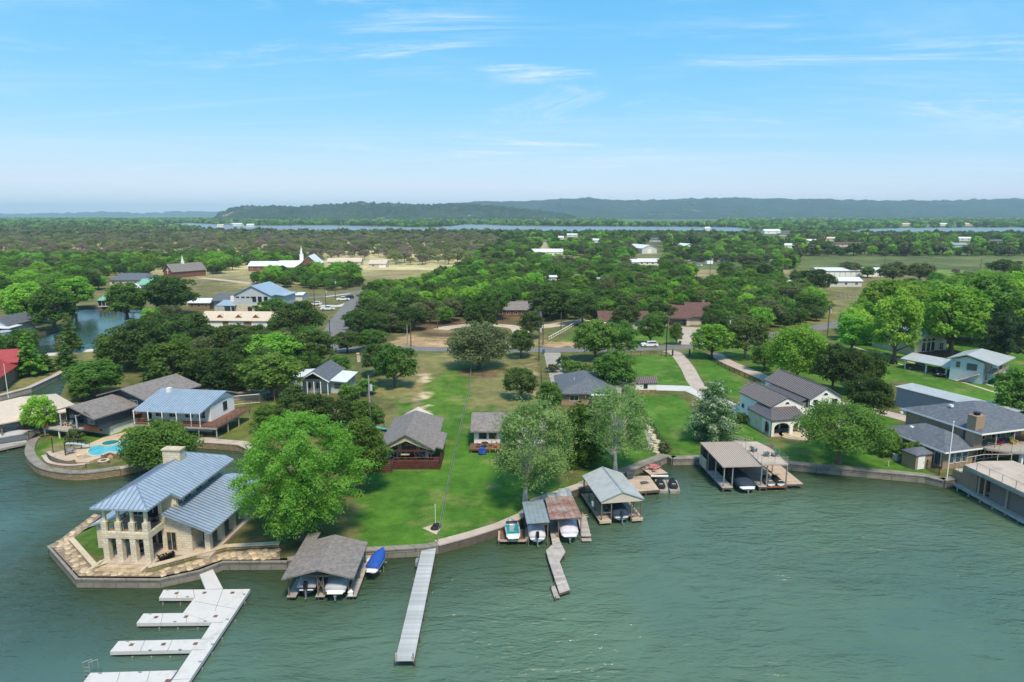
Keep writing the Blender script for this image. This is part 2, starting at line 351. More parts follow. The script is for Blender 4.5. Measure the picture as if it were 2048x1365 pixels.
MT = dict(
    limestone=brickmat('limestone', (0.74,0.67,0.53), (0.62,0.54,0.40), (0.50,0.43,0.33), 0.55, 0.28, 0.6),
    limecap=M('limestone_cap', (0.46,0.39,0.28), var=0.2),
    stucco=M('cream_stucco', (0.66,0.58,0.41), var=0.06),
    white=M('white_stucco', (0.74,0.73,0.68), var=0.07, stain=((0.5,0.47,0.42),0.6,0.62)),
    whitep=M('white_paint', (0.78,0.78,0.76), var=0.06, rough=0.5),
    bluemetal=M('blue_grey_metal', (0.33,0.40,0.48), rough=0.38, var=0.12, metal=0.3, stain=((0.26,0.32,0.40),0.25,0.55), bump=0.03, spec=0.5),
    seam=M('blue_grey_seam', (0.20,0.26,0.35), rough=0.4, var=0.06, metal=0.35, bump=0),
    bronze=M('bronze_metal', (0.105,0.085,0.085), rough=0.42, var=0.1, metal=0.2, bump=0.03, spec=0.5),
    bronzeseam=M('bronze_seam', (0.34,0.30,0.29), rough=0.4, var=0.06, metal=0.2, bump=0),
    brownroof=M('brown_metal', (0.12,0.085,0.095), rough=0.4, var=0.1, metal=0.2, bump=0.03),
    greymetal=M('pale_grey_metal', (0.43,0.45,0.46), rough=0.45, var=0.12, stain=((0.34,0.35,0.35),0.4,0.55), metal=0.25, bump=0.03, spec=0.5),
    galv=M('galvanised_metal', (0.27,0.33,0.38), rough=0.45, var=0.15, metal=0.3, bump=0.05, stain=((0.16,0.18,0.2),0.9,0.6)),
    rust=M('rusty_metal', (0.19,0.075,0.05), rough=0.75, var=0.3, metal=0.1, c2=(0.36,0.27,0.25), scale=0.8, stain=((0.30,0.30,0.31),0.5,0.5)),
    whitemetal=M('white_metal', (0.58,0.60,0.62), rough=0.45, var=0.1, bump=0.03, spec=0.5),
    shingle=shinglemat('grey_shingle', (0.16,0.15,0.147)),
    shinglebr=shinglemat('taupe_shingle', (0.185,0.170,0.165)),
    slate=shinglemat('slate_shingle', (0.105,0.12,0.145)),
    maroon=shinglemat('maroon_shingle', (0.115,0.068,0.062)),
    tanroof=M('tan_roof', (0.50,0.42,0.34), var=0.1),
    redroof=M('red_metal', (0.30,0.05,0.05), rough=0.45, var=0.1, bump=0.03),
    greenroof=M('green_metal', (0.16,0.36,0.27), rough=0.45, var=0.08, bump=0.03),
    slatewall=M('dark_blue_siding', (0.045,0.058,0.072), var=0.1),
    trimdk=M('dark_trim', (0.03,0.032,0.036), rough=0.5, var=0.1),
    cedar=M('cedar_board', (0.20,0.07,0.035), var=0.25, rough=0.6),
    redwood=M('dark_red_deck', (0.075,0.028,0.022), var=0.3, rough=0.6),
    browndeck=M('brown_deck', (0.15,0.075,0.05), var=0.3, rough=0.7),
    greywood=M('weathered_wood', (0.34,0.31,0.29), var=0.22, rough=0.85, bump=0.3, rand=0.18),
    tanwood=M('tan_deck_wood', (0.42,0.33,0.26), var=0.16, rough=0.85, bump=0.3, rand=0.12),
    darkwood=M('wet_pile_wood', (0.11,0.09,0.075), var=0.3),
    framewood=M('brown_frame_wood', (0.14,0.115,0.095), var=0.2),
    concrete=M('concrete', (0.31,0.29,0.26), var=0.18, scale=0.6, stain=((0.17,0.15,0.12),0.6,0.50)),
    whitecon=M('white_concrete', (0.50,0.49,0.485), var=0.09, scale=0.5, bump=0.1, stain=((0.38,0.37,0.36),0.5,0.54)),
    pinkcon=M('pinkish_concrete', (0.40,0.335,0.285), var=0.14, scale=0.4, stain=((0.24,0.19,0.16),0.5,0.56)),
    greydeck=M('grey_composite_deck', (0.36,0.375,0.385), var=0.14, rough=0.8, rand=0.16, bump=0.3),
    asphalt=M('asphalt', (0.15,0.148,0.15), var=0.14, scale=0.3, rough=0.9, stain=((0.17,0.165,0.16),0.12,0.55)),
    gravel=M('caliche_gravel', (0.42,0.34,0.26), var=0.2, scale=0.4, rough=0.95, stain=((0.5,0.44,0.36),0.3,0.55)),
    flag=M('flagstone', (0.36,0.26,0.16), var=0.35, c2=(0.52,0.42,0.29), scale=0.9, rand=0.4, bump=0.35),
    flagjoint=M('flagstone_joint', (0.20,0.15,0.11), var=0.2),
    seaw=brickmat('stained_concrete', (0.30,0.275,0.24), (0.25,0.23,0.20), (0.10,0.09,0.08), 2.3, 0.62, 0.5, 0.9, 0.45, 0.03, 0.7),
    stonewall=brickmat('rubble_stone', (0.42,0.33,0.21), (0.28,0.20,0.12), (0.17,0.13,0.10), 0.5, 0.22, 0.8, 0.9, 0.35, 0.03),
    tanbrick=brickmat('tan_brick', (0.36,0.26,0.175), (0.31,0.22,0.15), (0.33,0.26,0.19), 0.22, 0.075, 0.3, 0.85, 0.12, 0.008),
    redbrick=brickmat('red_brick', (0.23,0.085,0.055), (0.18,0.065,0.045), (0.22,0.15,0.12), 0.22, 0.075, 0.3, 0.85, 0.15, 0.008),
    bluepanel=M('blue_grey_siding', (0.235,0.26,0.32), var=0.06, rough=0.5),
    paleblue=M('pale_blue_siding', (0.50,0.58,0.62), var=0.06),
    greysiding=M('grey_siding', (0.42,0.46,0.50), var=0.06),
    beige=M('beige_siding', (0.52,0.47,0.40), var=0.06),
    metalwall=M('pale_metal_wall', (0.56,0.56,0.54), var=0.06, rough=0.5),
    black=M('black_metal', (0.012,0.012,0.013), rough=0.45, var=0.1, bump=0),
    wire=M('wire', (0.05,0.05,0.055), rough=0.5, var=0, bump=0),
    steel=M('steel_rail', (0.34,0.34,0.34), rough=0.4, metal=0.5, var=0.1, bump=0),
    pole=M('pole_wood', (0.10,0.07,0.055), var=0.25),
    glass=glassmat('window_glass'),
    glassb=glassmat('blue_window_glass', (0.07,0.10,0.12)),
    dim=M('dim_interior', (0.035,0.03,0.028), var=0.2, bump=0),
    hullw=M('white_gelcoat', (0.72,0.73,0.74), rough=0.25, var=0.05, bump=0, spec=0.6),
    hullnavy=M('navy_gelcoat', (0.03,0.045,0.08), rough=0.25, var=0.05, bump=0, spec=0.6),
    hullgrey=M('grey_gelcoat', (0.30,0.33,0.36), rough=0.25, var=0.05, bump=0, spec=0.6),
    canvasg=M('grey_canvas', (0.36,0.37,0.40), var=0.12, bump=0.2),
    canvasl=M('lilac_grey_canvas', (0.50,0.48,0.55), var=0.1, bump=0.2),
    canvasn=M('navy_canvas', (0.02,0.035,0.06), var=0.2, bump=0.2),
    canvasb=M('blue_canvas', (0.015,0.07,0.32), var=0.2, bump=0.2),
    canvask=M('black_canvas', (0.012,0.014,0.017), var=0.2, bump=0.2),
    canvasdk=M('charcoal_canvas', (0.07,0.08,0.09), var=0.15, bump=0.2),
    teal=M('teal_vinyl', (0.02,0.30,0.34), rough=0.4, var=0.15),
    royal=M('royal_blue_vinyl', (0.02,0.06,0.20), rough=0.4, var=0.15),
    rubber=M('rubber', (0.015,0.015,0.016), rough=0.8, var=0.1, bump=0.1),
    carwhite=M('white_car_paint', (0.75,0.76,0.78), rough=0.2, var=0.02, bump=0, spec=0.7),
    carblack=M('black_car_paint', (0.015,0.016,0.018), rough=0.2, var=0.02, bump=0, spec=0.7),
    carsilver=M('silver_car_paint', (0.4,0.42,0.44), rough=0.25, metal=0.4, var=0.02, bump=0),
    lampred=M('tail_lamp', (0.3,0.01,0.01), rough=0.3, var=0, bump=0),
    lampw=M('head_lamp', (0.6,0.62,0.65), rough=0.15, var=0, bump=0),
    red=M('red_plastic', (0.40,0.02,0.03), rough=0.5, var=0.08, bump=0),
    coral=M('coral_metal', (0.45,0.12,0.12), rough=0.5, var=0.1, bump=0),
    bluep=M('blue_plastic', (0.01,0.12,0.28), rough=0.5, var=0.08, bump=0),
    yellow=M('yellow_plastic', (0.62,0.42,0.02), rough=0.5, var=0.08, bump=0),
    orange=M('orange_plastic', (0.5,0.13,0.02), rough=0.5, var=0.08, bump=0),
    greenp=M('green_plastic', (0.02,0.2,0.12), rough=0.5, var=0.08, bump=0),
    greyp=M('grey_plastic', (0.17,0.19,0.21), rough=0.6, var=0.1, bump=0),
    bark=M('bark', (0.10,0.08,0.065), var=0.35, scale=2, bump=0.6, bscale=8),
    palebark=M('pale_bark', (0.50,0.48,0.43), var=0.3, scale=1.5, bump=0.4, bscale=8, stain=((0.2,0.18,0.15),1.2,0.55)),
    mesh=veil('chain_link', (0.35,0.37,0.36), 0.16),
    meshdk=veil('dark_fence_mesh', (0.01,0.03,0.02), 0.45),
)
FOL = dict(
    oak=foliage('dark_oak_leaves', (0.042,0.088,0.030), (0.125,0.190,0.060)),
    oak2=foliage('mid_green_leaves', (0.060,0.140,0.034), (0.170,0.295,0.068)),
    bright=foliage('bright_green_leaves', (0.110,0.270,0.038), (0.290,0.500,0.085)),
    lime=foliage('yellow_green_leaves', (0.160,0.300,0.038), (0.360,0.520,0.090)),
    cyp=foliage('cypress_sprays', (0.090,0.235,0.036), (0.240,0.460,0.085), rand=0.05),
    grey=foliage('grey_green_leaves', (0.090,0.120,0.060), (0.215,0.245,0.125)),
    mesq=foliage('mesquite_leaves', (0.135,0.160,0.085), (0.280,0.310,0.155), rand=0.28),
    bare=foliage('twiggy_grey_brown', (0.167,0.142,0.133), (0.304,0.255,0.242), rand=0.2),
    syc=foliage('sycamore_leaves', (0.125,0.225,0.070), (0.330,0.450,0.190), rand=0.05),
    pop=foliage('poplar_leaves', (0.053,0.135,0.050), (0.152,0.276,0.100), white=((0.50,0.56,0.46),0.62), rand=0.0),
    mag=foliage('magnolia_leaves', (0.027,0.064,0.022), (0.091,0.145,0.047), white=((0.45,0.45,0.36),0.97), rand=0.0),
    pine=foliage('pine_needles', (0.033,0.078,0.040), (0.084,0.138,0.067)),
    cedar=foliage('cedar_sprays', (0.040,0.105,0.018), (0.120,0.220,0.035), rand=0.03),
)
# ================================================================ SETTING
# ---------------------------------------------------------------- water
def water_material(name, deep, shallow, wave=1.0, rough=0.11):
    m, n, b = newmat(name)
    t = nnode(n, 'ShaderNodeTexCoord'); vec = t.outputs['Object']
    f = noise_fac(n, vec, 0.025, 4, 0.6, 0.35, 0.68)
    if deep is None:
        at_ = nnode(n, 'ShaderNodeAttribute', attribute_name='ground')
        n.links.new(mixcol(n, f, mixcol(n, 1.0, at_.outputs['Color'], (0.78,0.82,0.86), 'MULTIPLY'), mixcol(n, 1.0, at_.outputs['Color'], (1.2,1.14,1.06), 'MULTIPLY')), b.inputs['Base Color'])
    else: n.links.new(mixcol(n, f, deep, shallow), b.inputs['Base Color'])
    b.inputs['Roughness'].default_value = rough; b.inputs['IOR'].default_value = 1.333
    b.inputs['Specular IOR Level'].default_value = 0.5
    def nz(scale, det, rot, stretch, dist=0.0):
        mp = nnode(n, 'ShaderNodeMapping'); mp.inputs['Rotation'].default_value = (0,0,rot); mp.inputs['Scale'].default_value = stretch
        n.links.new(vec, mp.inputs['Vector'])
        k = nnode(n, 'ShaderNodeTexNoise'); k.inputs['Scale'].default_value = scale; k.inputs['Detail'].default_value = det
        k.inputs['Roughness'].default_value = 0.55; k.inputs['Distortion'].default_value = dist
        n.links.new(mp.outputs[0], k.inputs['Vector']); return k.outputs['Fac']
    def mul(a, k):
        q = nnode(n, 'ShaderNodeMath', operation='MULTIPLY'); n.links.new(a, q.inputs[0])
        if isinstance(k, (int, float)): q.inputs[1].default_value = k
        else: n.links.new(k, q.inputs[1])
        return q.outputs[0]
    def add(a, b_):
        q = nnode(n, 'ShaderNodeMath', operation='ADD'); n.links.new(a, q.inputs[0]); n.links.new(b_, q.inputs[1]); return q.outputs[0]
    h = mul(nz(0.22, 4, R(14), (0.45,1.3,1), 0.8), 0.55)
    h = add(h, mul(nz(0.8, 3, R(-20), (0.5,1.3,1), 0.6), 0.40))
    h = add(h, mul(nz(2.6, 3, R(28), (0.6,1.3,1)), 0.13))
    amp = noise_fac(n, vec, 0.03, 4, 0.65, 0.36, 0.64)
    k2 = nnode(n, 'ShaderNodeMapRange'); k2.inputs['To Min'].default_value = 0.25; k2.inputs['To Max'].default_value = 1.35
    n.links.new(amp, k2.inputs['Value'])
    bp = nnode(n, 'ShaderNodeBump'); bp.inputs['Strength'].default_value = 1.0; bp.inputs['Distance'].default_value = 0.42*wave
    n.links.new(mul(h, k2.outputs[0]), bp.inputs['Height']); n.links.new(bp.outputs[0], b.inputs['Normal'])
    return m
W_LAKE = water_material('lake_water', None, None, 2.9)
W_CANAL = water_material('canal_water', (0.014,0.030,0.028), (0.02,0.04,0.034), 0.35)
W_FAR = water_material('far_lake_water', (0.14,0.17,0.18), (0.16,0.19,0.20), 0.4, 0.3)
# ---------------------------------------------------------------- land with its shoreline
S = lambda *pts: [at(x, y, 1.0) for x, y in pts]
SHORE_RED = S((-260,835),(-60,806),(0,792),(60,776),(112,752),(136,738))
SHORE_POOL = S((136,738),(134,760),(118,800),(100,850),(80,868),(62,882),(54,903),(62,921),(85,937),(130,946),(180,946),(240,938),(300,926),(350,908),(392,884))
SHORE_LEDGE = S((392,884),(440,887),(478,890),(500,900))
SHORE_LIME = [Vector((-32.5,97,1)), Vector((-36,90,1)), Vector((-46.5,88.5,1)), Vector((-49.2,81,1))] + S((100,1092),(157,1156),(320,1157),(398,1140),(446,1122),(575,1121))
SHORE_BH = S((575,1121),(690,1103),(736,1101),(845,1095),(876,1090))
SHORE_MID = S((876,1090),(940,1073),(1000,1054),(1050,1032),(1075,1003),(1130,985),(1168,972))
SHORE_SYC = S((1168,972),(1252,944),(1332,914),(1345,918))
SHORE_WHITE = S((1345,918),(1412,917),(1580,928),(1720,941),(1850,953),(1888,962))
SHORE_BROWN = S((1888,962),(1990,945),(2150,930))
shore = SHORE_RED + SHORE_POOL[1:] + SHORE_LEDGE[1:] + SHORE_LIME + SHORE_BH[1:] + SHORE_MID[1:] + SHORE_SYC[1:] + SHORE_WHITE[1:] + SHORE_BROWN[1:]
outline = [Vector((-260,105,1))] + [p for p in shore if p.x > -250] + [Vector((300,102,1)), Vector((300,460,1)), Vector((-260,460,1))]
pond = S((-140,676),(20,671),(56,668),(92,663),(128,653),(146,634),(150,613),(200,611),(272,612),(322,622),(326,640),(290,668),(240,692),(140,702),(60,708),(-60,716),(-140,720))
def inside(poly, X, Y):
    n = len(poly); r = np.zeros(len(X), bool); j = n-1
    for i in range(n):
        xi, yi, xj, yj = poly[i][0], poly[i][1], poly[j][0], poly[j][1]
        if yi != yj:
            c = ((yi > Y) != (yj > Y)) & (X < (xj-xi)*(Y-yi)/(yj-yi)+xi); r ^= c
        j = i
    return r
def seg_dist(poly, X, Y, closed=True):
    d = np.full(len(X), 1e9)
    m = len(poly) if closed else len(poly)-1
    for i in range(m):
        a, b_ = poly[i], poly[(i+1) % len(poly)]
        dx, dy = b_[0]-a[0], b_[1]-a[1]; L = dx*dx+dy*dy+1e-9
        t = np.clip(((X-a[0])*dx+(Y-a[1])*dy)/L, 0, 1)
        d = np.minimum(d, np.hypot(X-a[0]-t*dx, Y-a[1]-t*dy))
    return d
def grid(x0, x1, y0, y1, s):
    gx, gy = np.meshgrid(np.arange(x0, x1, s), np.arange(y0, y1, s)); gx = gx.ravel(); gy = gy.ravel()
    return gx + rng.uniform(-.3,.3,len(gx))*s, gy + rng.uniform(-.3,.3,len(gy))*s
g1 = grid(-112, 112, 62, 205, 1.35); g2 = grid(-255, 296, 110, 456, 4.2)
keep2 = ~((np.abs(g2[0]) < 112) & (g2[1] < 205))
PX = np.concatenate([g1[0], g2[0][keep2]]); PY = np.concatenate([g1[1], g2[1][keep2]])
ok = inside(outline, PX, PY) & ~inside(pond, PX, PY) & (seg_dist(outline, PX, PY) > 0.7) & (seg_dist(pond, PX, PY) > 0.7)
PX, PY = PX[ok], PY[ok]
vv = [Vector((p.x, p.y)) for p in outline] + [Vector((p.x, p.y)) for p in pond] + [Vector((a, b_)) for a, b_ in zip(PX, PY)]
no, npd = len(outline), len(pond)
ed = [(i, (i+1) % no) for i in range(no)] + [(no+i, no+(i+1) % npd) for i in range(npd)]
cv, ce, cf, *_ = delaunay_2d_cdt(vv, ed, [], 0, 1e-4)
CX = np.array([p.x for p in cv]); CY = np.array([p.y for p in cv])
F3 = np.array([f for f in cf]); mx_, my_ = CX[F3].mean(1), CY[F3].mean(1)
F3 = F3[inside(outline, mx_, my_) & ~inside(pond, mx_, my_)]

LAWN = (0.058,0.150,0.020); LAWN2 = (0.070,0.150,0.022); DULL = (0.105,0.115,0.045); DRY = (0.205,0.175,0.095)
DIRT = (0.36,0.25,0.16); SAV = (0.40,0.36,0.21); MIX = (0.155,0.158,0.068); PALE = (0.42,0.36,0.26); BEDS = (0.11,0.075,0.05)
ZONES = [  # (photo polygon, colour, edge raggedness in metres, share covered)
    ([(700,1115),(730,960),(770,900),(800,800),(850,760),(945,760),(1045,790),(1110,960),(1180,970),(1000,1060),(870,1095)], LAWN, 0.8, 1),
    ([(560,1130),(740,960),(700,930),(480,1060)], (0.085,0.10,0.035), 0.8, 1),
    ([(745,800),(775,715),(905,705),(940,735),(905,800),(850,800)], MIX, 2.5, 1),
    ([(850,770),(905,735),(945,735),(930,810),(900,850),(850,830)], LAWN2, 2, 0.9),
    ([(930,815),(945,735),(1010,715),(1062,712),(1080,800),(1060,830)], MIX, 2, 1),
    ([(810,800),(825,735),(855,730),(850,780),(835,830)], DRY, 1.5, 0.6),
    ([(1056,735),(1064,712),(1074,712),(1082,800),(1070,800)], DIRT, 0.5, 0.35),
    ([(830,840),(845,735),(858,735),(858,790),(850,840)], PALE, 1.0, 0.35),
    ([(905,745),(990,730),(1010,742),(1000,755),(930,760)], BEDS, 1.2, 0.6),
    ([(960,1000),(985,940),(1040,950),(1030,990)], DRY, 1.2, 0.25),
    ([(1160,980),(1235,950),(1330,910),(1290,830),(1250,780),(1170,900)], LAWN, 0.8, 1),
    ([(1262,712),(1345,712),(1395,770),(1385,778),(1262,772)], LAWN, 0.3, 1),
    ([(1372,700),(1400,700),(1500,770),(1480,800),(1420,780)], LAWN, 0.4, 1),
    ([(1268,790),(1360,790),(1405,850),(1480,830),(1560,900),(1560,930),(1345,920),(1290,840)], LAWN, 0.5, 1),
    ([(1540,905),(1760,830),(1800,840),(1800,880),(1890,965),(1700,945),(1570,930)], LAWN, 0.6, 1),
    ([(1440,700),(1500,690),(1660,690),(1800,740),(2080,800),(2080,850),(1990,830),(1790,760),(1740,800),(1640,800),(1530,760)], LAWN2, 1.5, 1),
    ([(1640,670),(2060,690),(2080,860),(1880,790),(1760,720)], LAWN, 2, 1),
    ([(1620,620),(1760,560),(1800,640),(1700,670),(1640,660)], MIX, 4, 1),
    ([(1640,612),(1690,600),(1760,640),(1720,660)], DRY, 3, 0.5),
    ([(1600,545),(1640,520),(1900,515),(2080,520),(2080,552),(1870,552)], (0.13,0.20,0.05), 3, 1),
    ([(1590,528),(1640,512),(1900,518),(1700,532)], DIRT, 3, 0.8),
    ([(1150,668),(1210,640),(1260,650),(1390,660),(1400,690),(1100,690)], LAWN2, 0.8, 1),
    ([(1090,684),(1250,682),(1250,698),(1090,694)], DIRT, 1.0, 0.8),
    ([(780,694),(800,662),(880,660),(1090,675),(1090,695),(900,700)], DRY, 2, 1),
    ([(780,692),(800,670),(905,672),(900,698)], DIRT, 1.5, 0.75),
    ([(820,672),(850,640),(1000,640),(1010,665),(900,676)], BEDS, 2, 0.7),
    ([(60,905),(90,880),(180,870),(260,850),(300,850),(260,900),(140,930),(80,930)], LAWN2, 0.5, 1),
    ([(80,905),(110,888),(170,885),(150,915)], DRY, 0.8, 0.6),
    ([(140,1075),(190,1025),(215,1030),(220,1110),(190,1120)], (0.045,0.105,0.02), 0.3, 1),
    ([(310,1130),(420,1080),(500,1060),(570,1100),(560,1120),(440,1110)], (0.085,0.085,0.04), 0.6, 1),
    ([(385,880),(430,850),(520,800),(560,800),(520,860),(500,890)], (0.10,0.13,0.035), 0.8, 1),
    ([(400,850),(470,835),(455,880),(400,880)], PALE, 0.8, 0.5),
    ([(0,780),(60,770),(160,730),(230,690),(80,715),(0,730)], MIX, 2, 1),
    ([(480,545),(640,545),(660,560),(560,575),(470,575)], (0.30,0.26,0.14), 4, 0.8),
    ([(590,740),(640,700),(740,700),(760,740),(700,790)], (0.085,0.105,0.04), 1.5, 1),
    ([(740,540),(930,520),(1010,560),(800,570)], (0.26,0.22,0.12), 5, 0.8),
    ([(1040,520),(1250,510),(1250,560),(1050,556)], (0.45,0.32,0.21), 5, 0.8),
    ([(1330,520),(1580,520),(1580,548),(1330,560)], (0.26,0.22,0.13), 4, 0.9),
    ([(730,600),(900,600),(1060,640),(1000,655),(720,650)], BEDS, 3, 0.5),
]
def ground_colour(X, Y):
    """what grows or lies at each point (not its light)"""
    n = len(X); C = np.tile(np.array(DULL), (n,1))
    far = np.clip((Y-230)/120, 0, 1)[:,None]; C = C*(1-far) + np.array((0.15,0.145,0.07))*far
    sav = (np.clip((Y-380)/90, 0, 1)*np.clip((60-X)/80, 0, 1))[:,None]; C = C*(1-sav) + np.array(SAV)*sav
    for poly, c, rag, share in ZONES:
        w = [at(x, y) for x, y in poly]
        ph = np.sin(X*0.9+Y*0.55)+np.sin(X*0.37-Y*0.8+2)+rng.normal(0,0.35,n)
        m = inside(w, X + ph*rag*0.4 + rng.normal(0,rag*0.3,n), Y + rng.normal(0,rag*0.6,n) + ph*rag*0.4)
        if share < 1:
            s_ = np.sin(X*0.6/max(rag,.5)+1.3)*np.cos(Y*0.35/max(rag,.5)) + rng.normal(0,0.6,n)
            m &= s_ < np.interp(share, [0,.5,1], [-1.2,0,1.4])
        C[m] = c
    return C
def sheet(name, X, Y, Z, F, C, mat):
    me = bpy.data.meshes.new(name)
    me.from_pydata(np.stack([X,Y,Z],1).tolist(), [], [tuple(f) for f in F.tolist()])
    a = me.color_attributes.new('ground', 'FLOAT_COLOR', 'POINT')
    a.data.foreach_set('color', np.concatenate([C, np.ones((len(C),1))],1).astype(np.float32).ravel())
    bm = bmesh.new(); bm.from_mesh(me); bmesh.ops.recalc_face_normals(bm, faces=bm.faces)
    if sum(f.normal.z for f in bm.faces) < 0: bmesh.ops.reverse_faces(bm, faces=bm.faces)
    bm.to_mesh(me); bm.free()
    return tag(link(name, me, mat), kind='structure')
def ground_material(name, s=1.0, bump=0.5, amp=0.38):
    m, n, b = newmat(name)
    a = nnode(n, 'ShaderNodeAttribute', attribute_name='ground'); t = nnode(n, 'ShaderNodeTexCoord'); vec = t.outputs['Object']
    k = a.outputs['Color']
    k = mixcol(n, noise_fac(n, vec, 0.07*s, 5, 0.65), mixcol(n, 1.0, k, (1-amp*.9,1-amp*.75,1-amp*.8), 'MULTIPLY'), mixcol(n, 1.0, k, (1+amp,1+amp*.75,1+amp*.5), 'MULTIPLY'))
    k = mixcol(n, noise_fac(n, vec, 0.5*s, 5, 0.7), mixcol(n, 1.0, k, (1-amp,1-amp*.8,1-amp*.8), 'MULTIPLY'), mixcol(n, 1.0, k, (1+amp,1+amp*.8,1+amp*.7), 'MULTIPLY'))
    k = mixcol(n, noise_fac(n, vec, 6*s, 3, 0.7), mixcol(n, 1.0, k, (0.68,0.72,0.7), 'MULTIPLY'), mixcol(n, 1.0, k, (1.28,1.22,1.2), 'MULTIPLY'))
    k = mixcol(n, noise_fac(n, vec, 0.16*s, 6, 0.75, 0.52, 0.68), k, mixcol(n, 0.48, k, (0.27,0.24,0.10)))
    n.links.new(k, b.inputs['Base Color']); b.inputs['Roughness'].default_value = 0.95; b.inputs['Specular IOR Level'].default_value = 0.1
    nz = nnode(n, 'ShaderNodeTexNoise'); nz.inputs['Scale'].default_value = 7*s; nz.inputs['Detail'].default_value = 4; n.links.new(vec, nz.inputs['Vector'])
    bp = nnode(n, 'ShaderNodeBump'); bp.inputs['Strength'].default_value = bump; bp.inputs['Distance'].default_value = 0.12
    n.links.new(nz.outputs['Fac'], bp.inputs['Height']); n.links.new(bp.outputs[0], b.inputs['Normal'])
    return m
G_NEAR = ground_material('grass_ground'); G_FAR = ground_material('far_ground', 0.12, 0.3, 0.35)
gz = lambda X, Y: np.full(len(X), 1.0)
sheet('land', CX, CY, gz(CX, CY), F3, ground_colour(CX, CY), G_NEAR)
# the lake: murkier olive over the shallows with shoreline shading painted in, paler green-blue over deep water
lx = np.concatenate([np.linspace(-500,-125,20), np.arange(-120,121,2.5), np.linspace(125,500,20)]); ly = np.concatenate([np.linspace(-200,35,14), np.arange(38,130,2.5), np.linspace(135,460,20)])
gx, gy = np.meshgrid(lx, ly); X, Y = gx.ravel(), gy.ravel(); nx = len(lx)
LF = np.array([(j*nx+i, j*nx+i+1, (j+1)*nx+i+1, (j+1)*nx+i) for j in range(len(ly)-1) for i in range(nx-1)])
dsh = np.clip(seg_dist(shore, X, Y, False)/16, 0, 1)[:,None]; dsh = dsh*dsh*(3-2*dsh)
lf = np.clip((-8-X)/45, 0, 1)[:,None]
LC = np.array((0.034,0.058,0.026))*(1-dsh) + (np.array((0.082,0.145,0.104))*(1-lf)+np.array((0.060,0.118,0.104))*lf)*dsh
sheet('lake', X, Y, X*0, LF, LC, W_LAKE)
tag(MB().add([(p.x,p.y,0.05) for p in pond], [tuple(range(npd))]).build('canal_water', W_CANAL), kind='structure')
# banks below the pond's edge and the open shore
for nm, pl, cl_ in (('pond_bank', pond, True),):
    m = MB()
    for i in range(len(pl)):
        a, b_ = pl[i], pl[(i+1) % len(pl)]
        m.add([(a.x,a.y,1.0),(b_.x,b_.y,1.0),(b_.x,b_.y,-1),(a.x,a.y,-1)], [(0,1,2,3)])
    tag(m.build(nm, MT['flagjoint'], fix=False), kind='structure')

def far_grid(name, xs, ys, zf, cf_):
    gx, gy = np.meshgrid(xs, ys); X, Y = gx.ravel(), gy.ravel(); nx = len(xs)
    F = np.array([(j*nx+i, j*nx+i+1, (j+1)*nx+i+1, (j+1)*nx+i) for j in range(len(ys)-1) for i in range(nx-1)])
    return sheet(name, X, Y, zf(X, Y), F, cf_(X, Y), G_FAR)
def far_colour(X, Y):
    n = len(X); C = np.tile(np.array((0.085,0.115,0.045)), (n,1))
    sav = (np.clip((120-X+0.05*Y)/160, 0, 1)*np.clip((1300-Y)/500, 0.15, 1))[:,None]; C = C*(1-sav) + np.array(SAV)*sav
    gr = (np.clip((Y-2600)/400,0,1))[:,None]; C = C*(1-gr) + np.array((0.075,0.135,0.04))*gr
    w = rng.uniform(0.8,1.25,(n,1)); return C*w
far_grid('plain', np.concatenate([np.linspace(-16000,-2600,24), np.linspace(-2500,2500,120), np.linspace(2600,16000,24)]),
         np.concatenate([np.linspace(460,3200,90), np.geomspace(3300,24000,30)]), gz, far_colour)
far_grid('side_plain', np.linspace(-4000,-260,30), np.linspace(105,460,14), gz, far_colour)
far_grid('side_plain', np.linspace(300,4000,30), np.linspace(102,460,14), gz, far_colour)

# ---------------------------------------------------------------- distant lake and hills
def water_patch(name, pts, z, mat):
    w = [at(x, y, z) for x, y in pts]
    return tag(MB().add([tuple(p) for p in w], [tuple(range(len(w)))]).build(name, mat), kind='structure')
LAKE_PX = [(300,456),(380,456),(430,461),(520,463),(700,463),(900,464),(1060,463),(1240,463),(1400,465),(1480,466),(1500,460),(1475,455.5),(1400,454.5),(1240,453.5),(1060,453),(960,450),(930,449),(900,453),(860,456),(760,453.5),(650,451),(560,452),(480,452),(430,449),(380,446.5),(350,448)]
water_patch('distant_lake', LAKE_PX, 1.3, W_FAR)
INLET_PX = [(1690,470),(1740,473),(1800,471),(1850,466),(1960,465),(2048,463),(2200,462),(2200,455),(2048,456),(1930,456),(1800,457),(1720,459)]
water_patch('distant_inlet', INLET_PX, 1.3, W_FAR)

